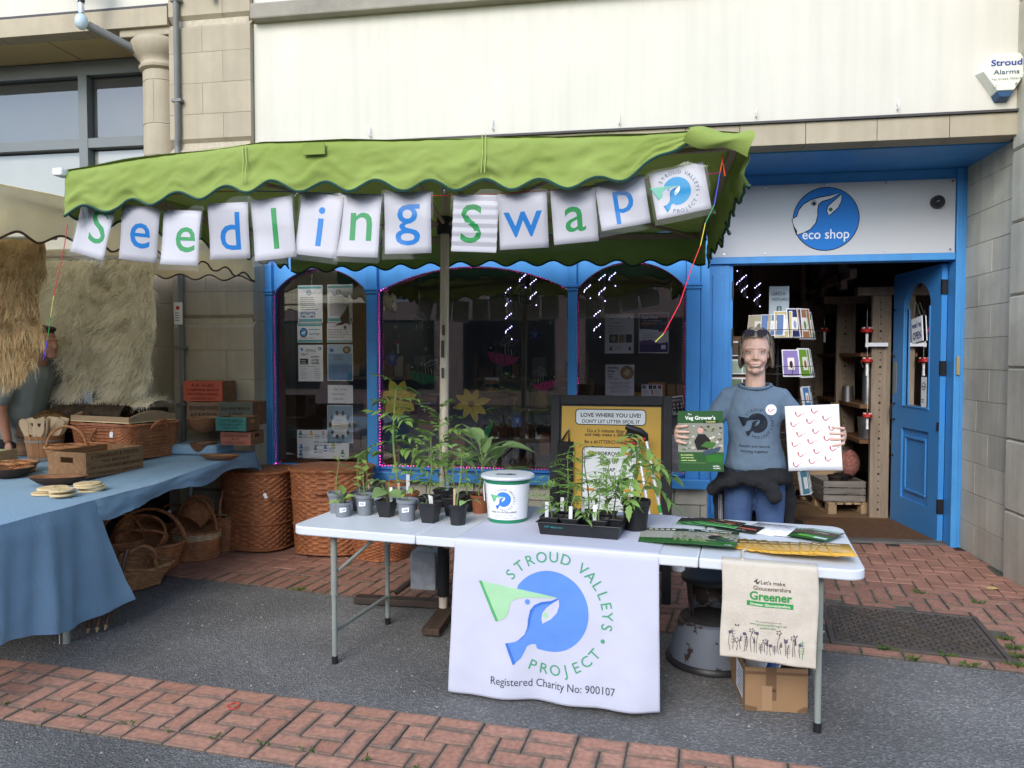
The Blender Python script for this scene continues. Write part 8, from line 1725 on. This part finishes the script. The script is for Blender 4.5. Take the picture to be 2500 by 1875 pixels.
M_RED=mk('red_painted_wood', (.34, .055, .02), .6, .12, 8, .1);M_TEAL=mk('teal_painted_wood', (.02, .12, .10), .6, .12, 8, .1);M_PNK=mk('faded_red_wood', (.24, .085, .05), .7, .15, 8, .1);M_GGW=mk('grey_green_wood', (.075, .075, .055), .7, .15, 8, .1);M_BRW=mk('brown_lettered_wood', (.16, .095, .055), .7, .15, 8, .1)
farbox('faded red wine box at the bottom of the stack by the pilaster', (-3.0585, 5.12, 0.9934), (-2.8149, 5.12, 0.8931), 5.12, .20, M_PNK, [('GEORGE DENSON', .62, .2, .85), ('& CO', .38, .18, .3), ('WINE & SPIRITS', .12, .18, .8)], '#5a2014')
farbox('teal painted wine box in the middle of the stack by the pilaster', (-3.0726, 5.08, 1.1074), (-2.8176, 5.08, 1.0043), 5.08, .18, M_TEAL, [('J. & P. THOMPSON', .64, .2, .8), ('WINE MERCHANTS', .38, .17, .75), ('DONCASTER', .14, .17, .5)], '#08382e', -4)
farbox('brown wine box lettered Edward, ale and porter, behind the bowls', (-3.4862, 5.36, 1.2001), (-3.1947, 5.36, 0.9739), 5.36, .20, M_BRW, [('EDWARD WHITE', .72, .15, .85), ('ALE & PORTER', .48, .14, .8), ('13 & 14 DOWN ST', .26, .13, .8)], '#2c1a10')
farbox('dark grey green wine box beside the brown lettered one', (-3.1797, 5.3, 1.2066), (-2.8948, 5.3, 1.0226), 5.30, .22, M_GGW, [('JOHN HENRY MORGAN', .66, .14, .85), ('& SONS', .44, .13, .4), ('BRISTOL', .2, .13, .4)], '#2c2c20')
farbox('bright red wine box lettered R.W. Allen on top of the stack', (-3.5153, 5.36, 1.3654), (-3.1808, 5.36, 1.2062), 5.36, .20, M_RED, [('R.W. ALLEN', .72, .16, .6), ('CHAMPAGNE BROKER', .50, .13, .85), ('40 PUDDING GARDENS', .29, .13, .8), ('LONDON E.C.1', .08, .14, .65)], '#5a1208')
MB_riser=tag(MB().bb((-3.50, 5.13, lt(5.2)+.003), (-3.10, 5.40, (-3.0601, 5.12, 0.8884)[2]-.001)).build('display_riser', M_BLUEC, bevel=.02), 'low blue covered riser under the stacked wine boxes', 'riser')
# big rectangular hamper with a tray on top
BH=TM((-3.80, 5.06, lt(5.1)+.004), R(-14))
bh_=basket('large rectangular wicker hamper at the middle of the stall', BH, .335, .23, .245, W_RED, 20, 56, .90, e=9, rim=.010, handle=[[(.335+.05*math.sin(PI*i/12), -.07*math.cos(PI*i/12), .21+.075*math.sin(PI*i/12))for i in range(13)]])
tyy=thing('serving_tray', 'pale wooden serving tray lying on the rectangular hamper', 'tray', (0, 0, 0));tyy.matrix_basis=BH@TM((-.02, 0, .268))@Matrix.Diagonal((1.22, 1.15, 1, 1))
MB().bb((-.25, -.18, 0), (.25, .18, .008)).build('tray_base', mk('pale_plywood', (.74, .56, .31), .5, .06, 4), tyy)
for s in(-1, 1):
    MB().bb((-.25, s*.18-(.0 if s<0 else .012), .0085), (.25, s*.18+(.012 if s<0 else 0), .045)).build('side_rail', M_WOODP, tyy, bevel=.003)
    q=MB();n=12
    P=[(-.168, .0085), (.168, .0085), (.168, .04)]+[(.168-.336*i/n, .04+.045*math.sin(PI*i/n))for i in range(1, n)]+[(-.168, .04)]
    q.prism(P, .012, Matrix.Translation((s*.25-(0 if s<0 else .012), 0, 0))@Matrix.Rotation(PI/2, 4, 'Z')@Matrix.Rotation(PI/2, 4, 'X'));q.build('end_rail', M_WOODP, tyy)
basket('round basket with an arched handle beside the lettered wine box', TM((-4.02, 4.72, lt(4.7)+.003), R(20)), .135, .115, .12, W_LT, 14, 30, .8, handle=[arch(.13, .15, .12)], rim=.010)
basket('second arched handle basket behind the lettered wine box', TM((-3.80, 4.88, lt(4.9)+.003), R(25)), .13, .11, .13, W_BRN, 12, 28, .85, handle=[arch(.125, .145, .13)])
price_tag('white price tag on the second arched handle', (-3.72, 4.80, lt(4.9)+.22), 0, .1)
basket('oval lidded picnic basket behind the wooden spoons', TM((-4.30, 5.18, lt(5.2)+.003), R(-10)), .27, .17, .20, W_RED, 16, 44, .9, e=2.6, rim=.010)
o=weave(lambda v:((1-.9*v)*.27, (1-.9*v)*.17, .02*v), 12, 36, 2.6).build('woven_cover', W_LT, smooth=True, angle=80);o.matrix_basis=TM((-4.30, 5.18, lt(5.2)+.235), R(-10), R(10));tag(o, 'golden woven lid resting on the oval picnic basket', 'basket lid')
# bucket of spatulas
M_BUCK=woodm('bucket_stave', (.36, .18, .085), (.24, .11, .05), 3, .55, 2, .08)
wb=thing('wooden_bucket', 'stave built wooden bucket with metal hoops holding spatulas', 'bucket', (-4.32, 4.86, lt(4.86)+.004))
for i in range(16):
    a0, a1=2*PI*i/16+.01, 2*PI*(i+1)/16-.01;q=MB();vs=[]
    for r_, z_ in((.105, 0), (.13, .18)):
        for a in(a0, (a0+a1)/2, a1):vs.append((r_*math.cos(a), r_*math.sin(a), z_))
        for a in(a1, (a0+a1)/2, a0):vs.append(((r_-.01)*math.cos(a), (r_-.01)*math.sin(a), z_))
    q.add(vs, [(0, 1, 7, 6), (1, 2, 8, 7), (2, 3, 9, 8), (3, 4, 10, 9), (4, 5, 11, 10), (5, 0, 6, 11), (6, 7, 8, 9, 10, 11)]);q.build('stave', M_BUCK, wb)
MB().lathe([(.1285, .135), (.1305, .15)], 36, capb=False, capt=False).build('hoop', M_STEEL, wb, smooth=True);MB().lathe([(.1065, .0), (.109, .02)], 36, capb=False, capt=False).build('hoop', M_STEEL, wb, smooth=True);MB().lathe([(.1, .06), (.1, .065)], 20).build('base', M_BUCK, wb)
M_BEECH=mk('pale_beech', (.52, .39, .25), .7, .08, 6)
for i in range(12):
    a=2*PI*i/12+.3;r_=.05+.035*(i%2);t=thing('wooden_spatula', 'pale wooden spatula in the bucket, %s round from the street side'%ORD[min(i, 12)], 'spatula', (0, 0, 0), 0, 'wooden spatulas in the stave bucket')
    t.matrix_basis=wb.matrix_basis@TM((r_*math.cos(a), r_*math.sin(a), .07), R(20*math.sin(i*3)), R(-8*math.sin(a)), R(16*math.cos(a)))
    sp_=i%4==3;P=[(-.010, 0), (.010, 0), (.012, .10)]+([(.032, .16), (.036, .24), (-.036, .24), (-.032, .16)]if not sp_ else[(.024, .16), (.03, .2), (.022, .235), (0, .245), (-.022, .235), (-.03, .2), (-.024, .16)])+[(-.012, .10)]
    MB().prism([(x, y)for x, y in P], .007, Matrix.Rotation(PI/2, 4, 'X')).build('blade', M_BEECH, t)
    if i in(8, 9, 10):F=Flat(lambda x, z, l:(x, -.007-l, z));F.poly([(0, .18), (.012, .2), (.008, .215), (0, .207), (-.008, .215), (-.012, .2)], '#3a2416');F.done(t, 'heart_cut')
# bowls, coasters, bottle, boxes
def bowl(label, loc, rz, rx, ry, h, mat, inner, name='wooden_bowl'):
    t=thing(name, label, 'bowl', loc, rz);pr=[(.45, 0), (.7, h*.25), (.92, h*.7), (1, h)]
    S=Matrix.Diagonal((rx, ry, 1, 1));MB().lathe(pr, 32, S, capt=False).build('outer', mat, t, smooth=True);MB().lathe([(1, h), (.78, h-.002), (.62, h*.5), (.3, h*.3), (.01, h*.28)], 32, S, capb=False).build('hollow', inner, t, smooth=True);return t
M_BARK=mk('dark_bark', (.045, .024, .015), .8, .3, 12, .4, 40);M_BOWL=woodm('carved_bowl_wood', (.25, .12, .055), (.15, .065, .03), 3, .5, 0, .1)
bowl('dark oval wooden bowl with bark edge near the coasters', (-3.52, 4.06, lt(4)+.004), R(12), .175, .095, .055, M_BARK, M_BOWL)
bowl('round dark wooden bowl cut by the picture edge', (-4.05, 4.25, lt(4.2)+.004), 0, .15, .13, .07, M_BARK, M_BOWL)
p=(-3.2308, 5.12, 0.9006);bowl('deep carved wooden bowl beside the rectangular hamper', (p[0], 5.2, p[2]+.085), 0, .13, .12, .11, M_BOWL, M_WCH);bowl('lower carved wooden bowl under the deep one', (p[0]-.02, 5.2, lt(5.2)+.004), 0, .10, .10, .09, M_BOWL, M_WCH)
p=(-3.0148, 5, 0.8792);bowl('flat dark wooden dish in front of the stacked wine boxes', (p[0]+.02, 5.0, lt(5.0)+.004), 0, .16, .07, .035, M_BOWL, M_BOWL)
COI=0
for(x, y, r_, n, lab)in((-3.335, 3.80, .095, 3, 'large pile'), (-3.17, 3.90, .075, 4, 'pile by the wine box'), (-3.19, 3.70, .062, 4, 'small front pile')):
    for k in range(n):
        o=thing('wooden_coaster', 'pale mosaic wood coaster, %s of the %s'%(['lowest', 'second', 'third', 'topmost'][k]if k<n-1 else 'topmost', lab), 'coaster', (x+random.uniform(-.015, .015), y+random.uniform(-.015, .015), lt(3.8)+.004+k*.0125), random.uniform(0, 3), 'pale wooden coasters');rr_=r_*random.uniform(.85, 1.05)
        MB().lathe([(rr_, 0), (rr_, .011)], 28).build('disc', mk('pale_mosaic_wood', (.62, .48, .27), .6, .12, 25), o, bevel=.002)
        F=Flat(lambda a, b, l:(a, b, .0112+l));q_=random.Random(COI);COI+=1
        for _ in range(8):a=q_.uniform(0, 6.28);c_, s_=math.cos(a), math.sin(a);F.line([(c_*rr_*.15, s_*rr_*.15), (c_*rr_*.97, s_*rr_*.97)], .002, '#7a5a30')
        F.done(o, 'joint_line')
p=(-4.1321, 5.34, 1.1159);lathe_thing('green_bottle', 'green glass bottle with white cap behind the serving tray', 'bottle', (p[0], 5.34, lt(5.3)+.004), [(.034, 0), (.036, .01), (.036, .13), (.03, .16), (.016, .19), (.014, .235)], mk('green_bottle_glass', (.01, .10, .03), .08, .1, 5, spec=.6), extra=lambda t:(MB().lathe([(.0155, .228), (.0155, .252)], 14).build('cap', M_WHITE, t, smooth=True), MB().lathe([(.0148, .2), (.0145, .222)], 14, capb=False, capt=False).build('neck_label', flatc('#b8c4b0'), t)))
gx=thing('painted_box', 'small pale green box with a wooden edge at the picture edge', 'box', (-4.42, 4.5, lt(4.5)+.004), R(8));MB().bb((-.11, -.09, 0), (.11, .09, .125)).build('carcass', mk('sage_paint', (.30, .34, .14), .6, .08, 6), gx, bevel=.004);MB().bb((.111, -.09, 0), (.118, .09, .13)).build('wooden_edge', M_WOODP, gx)
wbox('wooden_crate', 'brown open crate of wooden rings at the picture edge', TM((-4.62, 5.08, lt(5)+.15), R(-8)), .42, .3, .14, M_WOODD, [], '#000000');tag(MB().bb((-4.8, 4.95, lt(5)+.004), (-4.45, 5.22, lt(5)+.149)).build('crate_stand', M_WOODD, bevel=.004), 'dark wooden stand under the open crate', 'stand')
for i in range(3):o=MB().tube([(.035*math.cos(a), .035*math.sin(a), 0)for a in np.linspace(0, 6.28, 17)[:-1]], .006, 6, closed=True).build('wooden_ring', M_WOODP, smooth=True);o.matrix_basis=TM((-4.70+.1*i, 5.02+.03*i, lt(5)+.29), 0, R(65));tag(o, ['pale wooden ring at the near end of the open crate', 'middle pale wooden ring in the open crate', 'pale wooden ring at the far end of the open crate'][i], 'ring', 'rings in the open crate')
# ---------------------------------------------------------------- fleeces
def furm(name, ca, cb):
    if name in MATS:return MATS[name]
    m, n, l, b=_nodes(name);tc=n.new('ShaderNodeTexCoord');nz=n.new('ShaderNodeTexNoise');nz.inputs['Scale'].default_value=16;nz.inputs['Detail'].default_value=6;l.new(tc.outputs['Object'], nz.inputs[0])
    mx=n.new('ShaderNodeMix');mx.data_type='RGBA';mx.inputs[6].default_value=c4(ca);mx.inputs[7].default_value=c4(cb);mr=n.new('ShaderNodeMapRange');mr.inputs[1].default_value=.35;mr.inputs[2].default_value=.65;l.new(nz.outputs[0], mr.inputs[0]);l.new(mr.outputs[0], mx.inputs[0])
    l.new(mx.outputs[2], b.inputs['Base Color']);b.inputs['Roughness'].default_value=.7;b.inputs['Specular IOR Level'].default_value=.3
    t=n.new('ShaderNodeBsdfTranslucent');l.new(mx.outputs[2], t.inputs[0]);ms=n.new('ShaderNodeMixShader');ms.inputs[0].default_value=.3;l.new(b.outputs[0], ms.inputs[1]);l.new(t.outputs[0], ms.inputs[2]);l.new(ms.outputs[0], n['Material Output'].inputs[0]);MATS[name]=m;return m
def fur(fn, nfn, n, L, w, seed, grav=.5, curl=.3, parent=None, name='wool', mat=None):
    """wool locks as tapered ribbons growing from surface fn(u, v) with normal nfn"""
    r=np.random.default_rng(seed);vs=[];fs=[]
    for i in range(n):
        u, v=r.random(), r.random();p=Vector(fn(u, v));nn=Vector(nfn(u, v)).normalized();l_=L*r.uniform(.6, 1.25)
        cl=fbm(p.x*9, p.z*9, p.y*9+seed);cl2=fbm(p.z*9+7, p.x*9, seed+3.)
        d=(nn*(.75+.3*r.random())+Vector((cl*1.4+r.normal(0, .25), r.normal(0, .15), cl2*.8+r.normal(0, .2)))).normalized()
        s=d.cross(nn);s=s.normalized()if s.length>.05 else Vector((1, 0, 0));o=len(vs);K=4;q=p.copy();dd=d.copy();ph=r.random()*6
        for k in range(K+1):
            ww=w*(1-.8*k/K);wob=s*(curl*.25*l_*math.sin(k*1.5+ph)*(k/K));vs+=[tuple(q+wob-s*ww), tuple(q+wob+s*ww)]
            dd=(dd+Vector((0, 0, -grav))*.55).normalized();q=q+dd*(l_/K)
            if k:fs.append((o+2*k-2, o+2*k-1, o+2*k+1, o+2*k))
    m=MB();m.v=vs;m.f=fs;return m.build(name, mat, parent, smooth=True, angle=180, kind='stuff')
def hide(label, P0, ux, h, rag, mat, n, L, w, seed, nrm=(0, -1, 0), grav=.5, curl=.35, name='sheepskin', bulge=.05):
    t=thing(name, label, 'sheepskin', P0, 0, 'hanging sheepskins');U=Vector(ux);N=Vector(nrm)
    def fn(u, v):
        e=rag*fbm(u*3, seed)*v;x=.5+(u-.5)*(1-.18*v*v*(1 if rag else 0)+.06*math.sin(v*9+seed)*(1 if rag else 0));p=U*(x-.5)+N*(bulge*math.sin(PI*u)*(.4+.6*math.sin(PI*min(1, v*.9)))+.03*fbm(u*3, v*4, seed));return(p.x, p.y, -h*v*(1-.14*abs(2*u-1)**2+e))
    m=MB();m.grid(fn, 24, 30);m.build('hide', mat, t, smooth=True)
    fur(fn, lambda u, v:tuple(N+U.normalized()*(u-.5)*1.2), n, L, w, seed, grav, curl, t, 'wool', mat);return t
F_WHT=furm('white_fleece', (.93, .88, .74), (.86, .79, .61));F_BRN=furm('tawny_fleece', (.56, .42, .22), (.42, .28, .13));F_DRK=furm('dark_pelt', (.045, .03, .02), (.09, .06, .035));F_TAN=furm('tan_pelt', (.34, .22, .09), (.2, .12, .05))
hide('long white sheepskin hanging at the back of the stall beside the column', (-3.93, 5.24, 2.32), (.54, 0, 0), 1.12, .12, F_WHT, 6500, .12, .0026, 3)
hide('long white sheepskin hanging behind the stallholder', (-4.38, 5.22, 2.32), (.58, 0, 0), 1.10, .15, F_WHT, 6500, .12, .0026, 7)
hide('shaggy white sheepskin with dark patches hanging furthest back on the stall', (-4.85, 5.22, 2.28), (.5, 0, 0), .9, .15, F_WHT, 1600, .12, .003, 9)
hide('big tawny sheepskin hanging in front at the picture edge', (-3.40, 3.45, 2.17), (.66, .05, 0), .80, .15, F_BRN, 8000, .09, .0018, 13, (.25, -1, 0), .6, .2, bulge=.09)
tag(MB().tube([(-5.4, 5.2, 2.32), (-3.4, 5.2, 2.32)], .012, 8).build('hanging_rail', M_STEEL, smooth=True), 'rail at the back of the stall that the white sheepskins hang from', 'rail');tag(MB().tube([(-5.4, 3.4, 2.18), (-3.0, 3.48, 2.18)], .012, 8).build('hanging_rail', M_STEEL, smooth=True), 'front rail of the stall that the tawny sheepskin hangs from', 'rail')
ch=thing('dark_chest', 'dark polished wooden chest under the small sheepskin', 'chest', (-3.93, 5.36, .6));
MB().bb((-.21, -.12, -.58), (.21, .12, .55)).build('carcass', mk('near_black_wood', (.018, .008, .006), .35, .2, 8), ch, bevel=.02);MB().tube([(-.2, -.125, .40), (-.1, -.127, .385), (0, -.127, .38), (.2, -.125, .39)], .004, 6).build('metal_band', M_STEEL, ch, smooth=True)
t=thing('sheepskin', 'small white sheepskin draped over the dark chest', 'sheepskin', (-3.93, 5.30, 1.16));fnc=lambda u, v:((u-.5)*.50, -.16*math.sin((v-.5)*2.4), .05*math.cos((v-.5)*3.0)+.01*math.sin(u*9));m=MB();m.grid(fnc, 14, 10);m.build('hide', F_WHT, t, smooth=True);fur(fnc, lambda u, v:((u-.5)*.6, -(v-.4)*1.5, 1), 1600, .08, .0026, 17, .9, .2, t, 'wool', F_WHT)
t=thing('fur_roll', 'rolled dark pelt lying with its open end to the street', 'fur', (-4.02, 5.16, lt(5.2)+.30));fnc=lambda u, v:(-.35+.7*v-.1, .08*math.cos(u*2*PI)-.12*v, .08*math.sin(u*2*PI));m=MB();m.grid(fnc, 20, 10);m.build('hide', F_DRK, t, smooth=True);fur(fnc, lambda u, v:(0, math.cos(u*2*PI), math.sin(u*2*PI)), 1500, .035, .002, 19, .3, .1, t, 'hair', F_DRK)
t=thing('fur_pelt', 'tan and black patterned pelt lying below the rolled one', 'fur', (-4.30, 5.06, lt(5.1)+.26));fnc=lambda u, v:(-.22+.5*u, -.09+.2*v, .05*math.sin(v*3)+.02*math.sin(u*9));m=MB();m.grid(fnc, 16, 8);m.build('hide', F_TAN, t, smooth=True);fur(fnc, lambda u, v:(0, -.5, 1), 1400, .035, .002, 23, .5, .1, t, 'hair', F_TAN)
tag(MB().bb((-4.65, 5.0, lt(5.1)+.004), (-3.85, 5.40, lt(5.1)+.235)).build('pelt_chest', MATS['near_black_wood'], bevel=.01), 'dark box on which the pelts are laid', 'box')

M_SKIN=skinm('skin', (.62, .395, .305))
per=obj('person', bme, M_SKIN, None, True, angle=180);per.matrix_basis=WM
tag(per, 'smiling woman in a slate blue T-shirt behind the table, holding a booklet and a sheet', 'person')
tree=bvh(bme);FW_=proj(tree)
# face
F=Flat(lambda x, z, l:FW_(x, z, l*.5+.0004), .004);EZ=1.578
for s in(-1, 1):
    ex=.0305*s;L=lambda P:[(ex+x*s, EZ+z)for x, z in P]
    F.poly(L([(-.015, .0), (-.008, .0036), (.002, .0044), (.010, .003), (.015, -.001), (.008, -.0030), (-.003, -.0036), (-.010, -.0024)]), '#c9bdb4', 0);F.poly(circ(ex+.0005, EZ+.0006, .0040, 12), '#46525a', 1);F.poly(circ(ex+.0005, EZ+.0006, .002, 10), '#0e0c0c', 2)
    F.line(L([(-.016, .0), (-.008, .0042), (.002, .0050), (.010, .0036), (.017, -.001)]), .0019, '#4a3228', 3);F.line(L([(-.012, -.0036), (-.003, -.0052), (.009, -.0044), (.017, -.0015)]), .0012, '#966250', 3);F.line(L([(-.016, .0085), (-.004, .0115), (.010, .0095), (.019, .0045)]), .0012, '#a87058', 1);F.line(L([(-.012, -.010), (.0, -.0125), (.012, -.0095)]), .0011, '#9a6650', 1)
    F.line(L([(-.020, .0155), (-.006, .0205), (.010, .0195), (.022, .0135)]), .0032, '#8a6c58', 1);F.line([(.020*s, 1.541), (.031*s, 1.526), (.036*s, 1.509)], .0009, '#b07c66', 1);F.line([(.022*s, EZ-.002), (.024*s+.022*s, EZ-.008)], .0007, '#9a6650', 1)
F.poly([(-.031, 1.5165), (-.02, 1.5115), (0, 1.5095), (.02, 1.5115), (.031, 1.5165), (.021, 1.5045), (.01, 1.5005), (0, 1.4995), (-.01, 1.5005), (-.021, 1.5045)], '#d9cfc4', 1)
for x in(-.015, -.009, -.003, .003, .009, .015):F.line([(x, 1.510), (x, 1.503)], .0005, '#a89888', 2)
F.line([(-.034, 1.518), (-.021, 1.5135), (-.006, 1.5135), (0, 1.512), (.006, 1.5135), (.021, 1.5135), (.034, 1.518)], .0030, '#b06a5c', 3);F.line([(-.031, 1.5155), (-.021, 1.5035), (-.009, 1.4985), (.009, 1.4985), (.021, 1.5035), (.031, 1.5155)], .0034, '#b87264', 3)
for s in(-1, 1):F.poly(circ(.0075*s, 1.5385, .0028, 8, .0016), '#7a4838', 1)
F.done(per, 'face_feature', kind='stuff')
# hair
M_HAIR=furm('grey_brown_hair', (.52, .46, .38), (.34, .275, .205))
def hairf(u, v):
    a=R(-192+204*0+384*0)if False else 2*PI*u;fr=max(0, math.cos(a));lowf=1.664-.006*math.cos(a*2);low=lowf if fr>.45 else 1.522+.012*math.sin(a*7)+.11*max(0, (fr/.45))**2.2-.02*(fr<.01)
    top=1.709;z=top+(low-top)*v**1.15;k=math.sqrt(max(0, 1-((z-1.612)/.100)**2))if z>1.612 else 1+.04*((1.612-z)/.1)-.22*max(0, (1.545-z)/.05)**2*.3
    return((1-.15*min(1, fr/.45))*(.086+.004*math.sin(a*5)+.003*math.sin(a*11+z*60))*k*math.sin(a), .022-.105*k*math.cos(a)*(1 if fr<=0 else .985), z+.004*math.sin(a*9))
hm=MB();hm.grid(hairf, 64, 26, closed_u=True);hr=hm.build('hair', M_HAIR, per, smooth=True, angle=180, solid=.008)
hs=MB();r_=random.Random(2)
for i in range(1500):
    u=r_.random();vs_=[hairf((u+.012*k*math.sin(i))%1, min(1, .03+k/7*r_.uniform(.85, 1.03)))for k in range(8)];c=Vector((0, .02, 1.60));Q=[Vector(p)+(Vector(p)-c).normalized()*(.003+.007*r_.random()**2+.002*math.sin(i))for p in vs_];o=len(hs.v);w_=.0013
    for p in Q:t_=Vector((p.y-.02, -p.x, 0)).normalized()*w_;hs.v+=[tuple(p-t_), tuple(p+t_)]
    hs.f+=[(o+2*k, o+2*k+1, o+2*k+3, o+2*k+2)for k in range(7)]
hs.build('hair_strands', M_HAIR, hr, smooth=True, angle=180, kind='stuff')
# sunglasses pushed up
sgx=thing('sunglasses', 'dark sunglasses pushed up on the woman\'s hair', 'sunglasses');sgx.matrix_basis=WM@TM((0, -.072, 1.684), 0, R(-34), 0, .98)
for s in(-1, 1):
    P=[(s*(.033+x), z)for x, z in rrect(-.026, -.019, .026, .019, .014)];o=MB().prism(P, .003, Matrix.Rotation(PI/2, 4, 'X')).build('lens', mk('dark_lens', (.02, .014, .02), .3, .1, 5, spec=.25), sgx);MB().tube([(x, -.0015, z)for x, z in P], .0022, 6, closed=True).build('rim', M_BLACK, sgx, smooth=True)
    MB().tube([(s*.06, 0, .008), (s*.074, .03, .0), (s*.078, .09, -.03)], .0025, 6).build('temple', M_BLACK, sgx, smooth=True)
MB().tube([(-.008, 0, .006), (0, -.002, .009), (.008, 0, .006)], .002, 6).build('bridge', M_BLACK, sgx)
# T-shirt
M_TEE=mk('slate_blue_jersey', (.115, .165, .225), .9, .06, 6, .12, 140)
tee=obj('t_shirt', tme, M_TEE, per, True, angle=180);tt_=proj(bvh(tme))
MB().tube([(.082*math.sin(a), .03-.076*math.cos(a), 1.402-.022*max(0, math.cos(a)))for a in np.linspace(0, 2*PI, 33)[:-1]], .0085, 8, closed=True).build('neckband', M_TEE, tee, smooth=True)
F=Flat(lambda x, z, l:tt_(x, z, l+.0006), .012);NV='#141c2a'
emblem(F, .012, 1.195, .054, NV, NV, NV, NV, NV, M_TEE, th=.26, bold=.01, eye=M_TEE);F.text('People and nature,', .0, 1.062, .0155, NV, maxw=.20, bold=.01);F.text('thriving together', .0, 1.034, .0155, NV, maxw=.18, bold=.01)
F.poly(circ(.083, 1.268, .029, 20), M_PAPER, 2);F.line([(.067, 1.272), (.071, 1.262), (.082, 1.259), (.09, 1.266), (.099, 1.27)], .004, '#c04a4c', 3);F.done(tee, 'shirt_print')
# jeans, tied jacket, shoes
M_JEAN=mk('blue_denim', (.045, .085, .19), .85, .15, 12, .25, 150, stain=(.09, .14, .26), stain_amt=.5, stain_scale=4)
jo=obj('jeans', jme, M_JEAN, per, True, angle=180);jt_=proj(bvh(jme));F=Flat(lambda x, z, l:jt_(x, z, l+.001), .03);F.line([(0, .93), (.003, .80)], .004, '#1c2a44');F.line([(.018, .93), (.018, .85), (.004, .81)], .002, '#8a9ab8', 1);F.done(jo, 'fly_seam')
M_JKT=mk('black_fleece_jacket', (.013, .013, .015), .95, .25, 20, .3, 90)
kt=obj('tied_jacket', kme, M_JKT, per, True, angle=180)
MB().tube([(.1, -.171, .812), (.101, -.172, .806)], [.036, .035], 16).build('cuff_opening', M_BLACK, kt);kt_=proj(bvh(kme));F=Flat(lambda x, z, l:kt_(x, z, l+.001), .03)
for d in(0, .008, .016):F.line([(-.188+d, .78), (-.186+d, .60)], .0028, '#b8b8bc')
F.done(kt, 'stripe')
for s in(-1, 1):MB().ball((s*.112, -.03, .036), (.048, .13, .036), 14).build('shoe', M_BLACK, per, smooth=True)
# what she holds
hb_=thing('planner_booklet', 'green vegetable grower\'s planner held up in the woman\'s hand', 'booklet');hb_.matrix_basis=WM@TM((-.388, -.246, .938), R(4), R(2), R(-1.5));w, h=.235, .325
MB().bb((0, 0, 0), (w, .004, h)).build('cover', M_GRNP, hb_);F=Flat(lambda a, b, l:(a*w, -l, b*h));d_veg(F, w, h);F.done(hb_, 'print')
hp=thing('sticker_sheet', 'white sheet of small red worm prints held up in the woman\'s hand', 'sheet');hp.matrix_basis=WM@TM((.168, -.246, .965), R(-4), R(1), R(-4));w2, h2=.255, .335
pfn=lambda a, b, l=0:(a*w2, -.0+.012*(1-b)*math.sin(a*PI)-l, b*h2);MB().grid(lambda a, b:pfn(a, b), 10, 10).build('sheet', M_PAPER, hp, smooth=True, solid=.0008);F=Flat(lambda a, b, l:pfn(a, b, l+.0004), .06);worms(F, w2, h2, 14, .16);F.done(hp, 'worm_print', kind='stuff')
# stallholder bending behind the stall
M_SKIN2=skinm('tanned_skin', (.34, .16, .10))
mp_=obj('person', mm_, M_SKIN2, None, True, angle=180);mp_.matrix_basis=mo_;tag(mp_, 'dark haired person in a grey shirt bending forward behind the fleeces', 'person')
obj('hair', hh_, mk('dark_brown_hair', (.025, .015, .01), .6, .3, 40, .4, 90), mp_, True, angle=180)
obj('shirt', sm_, mk('grey_shirt', (.17, .19, .18), .9, .08, 8), mp_, True, angle=180)
obj('trousers', trm_, M_JKT, mp_, True, angle=180)
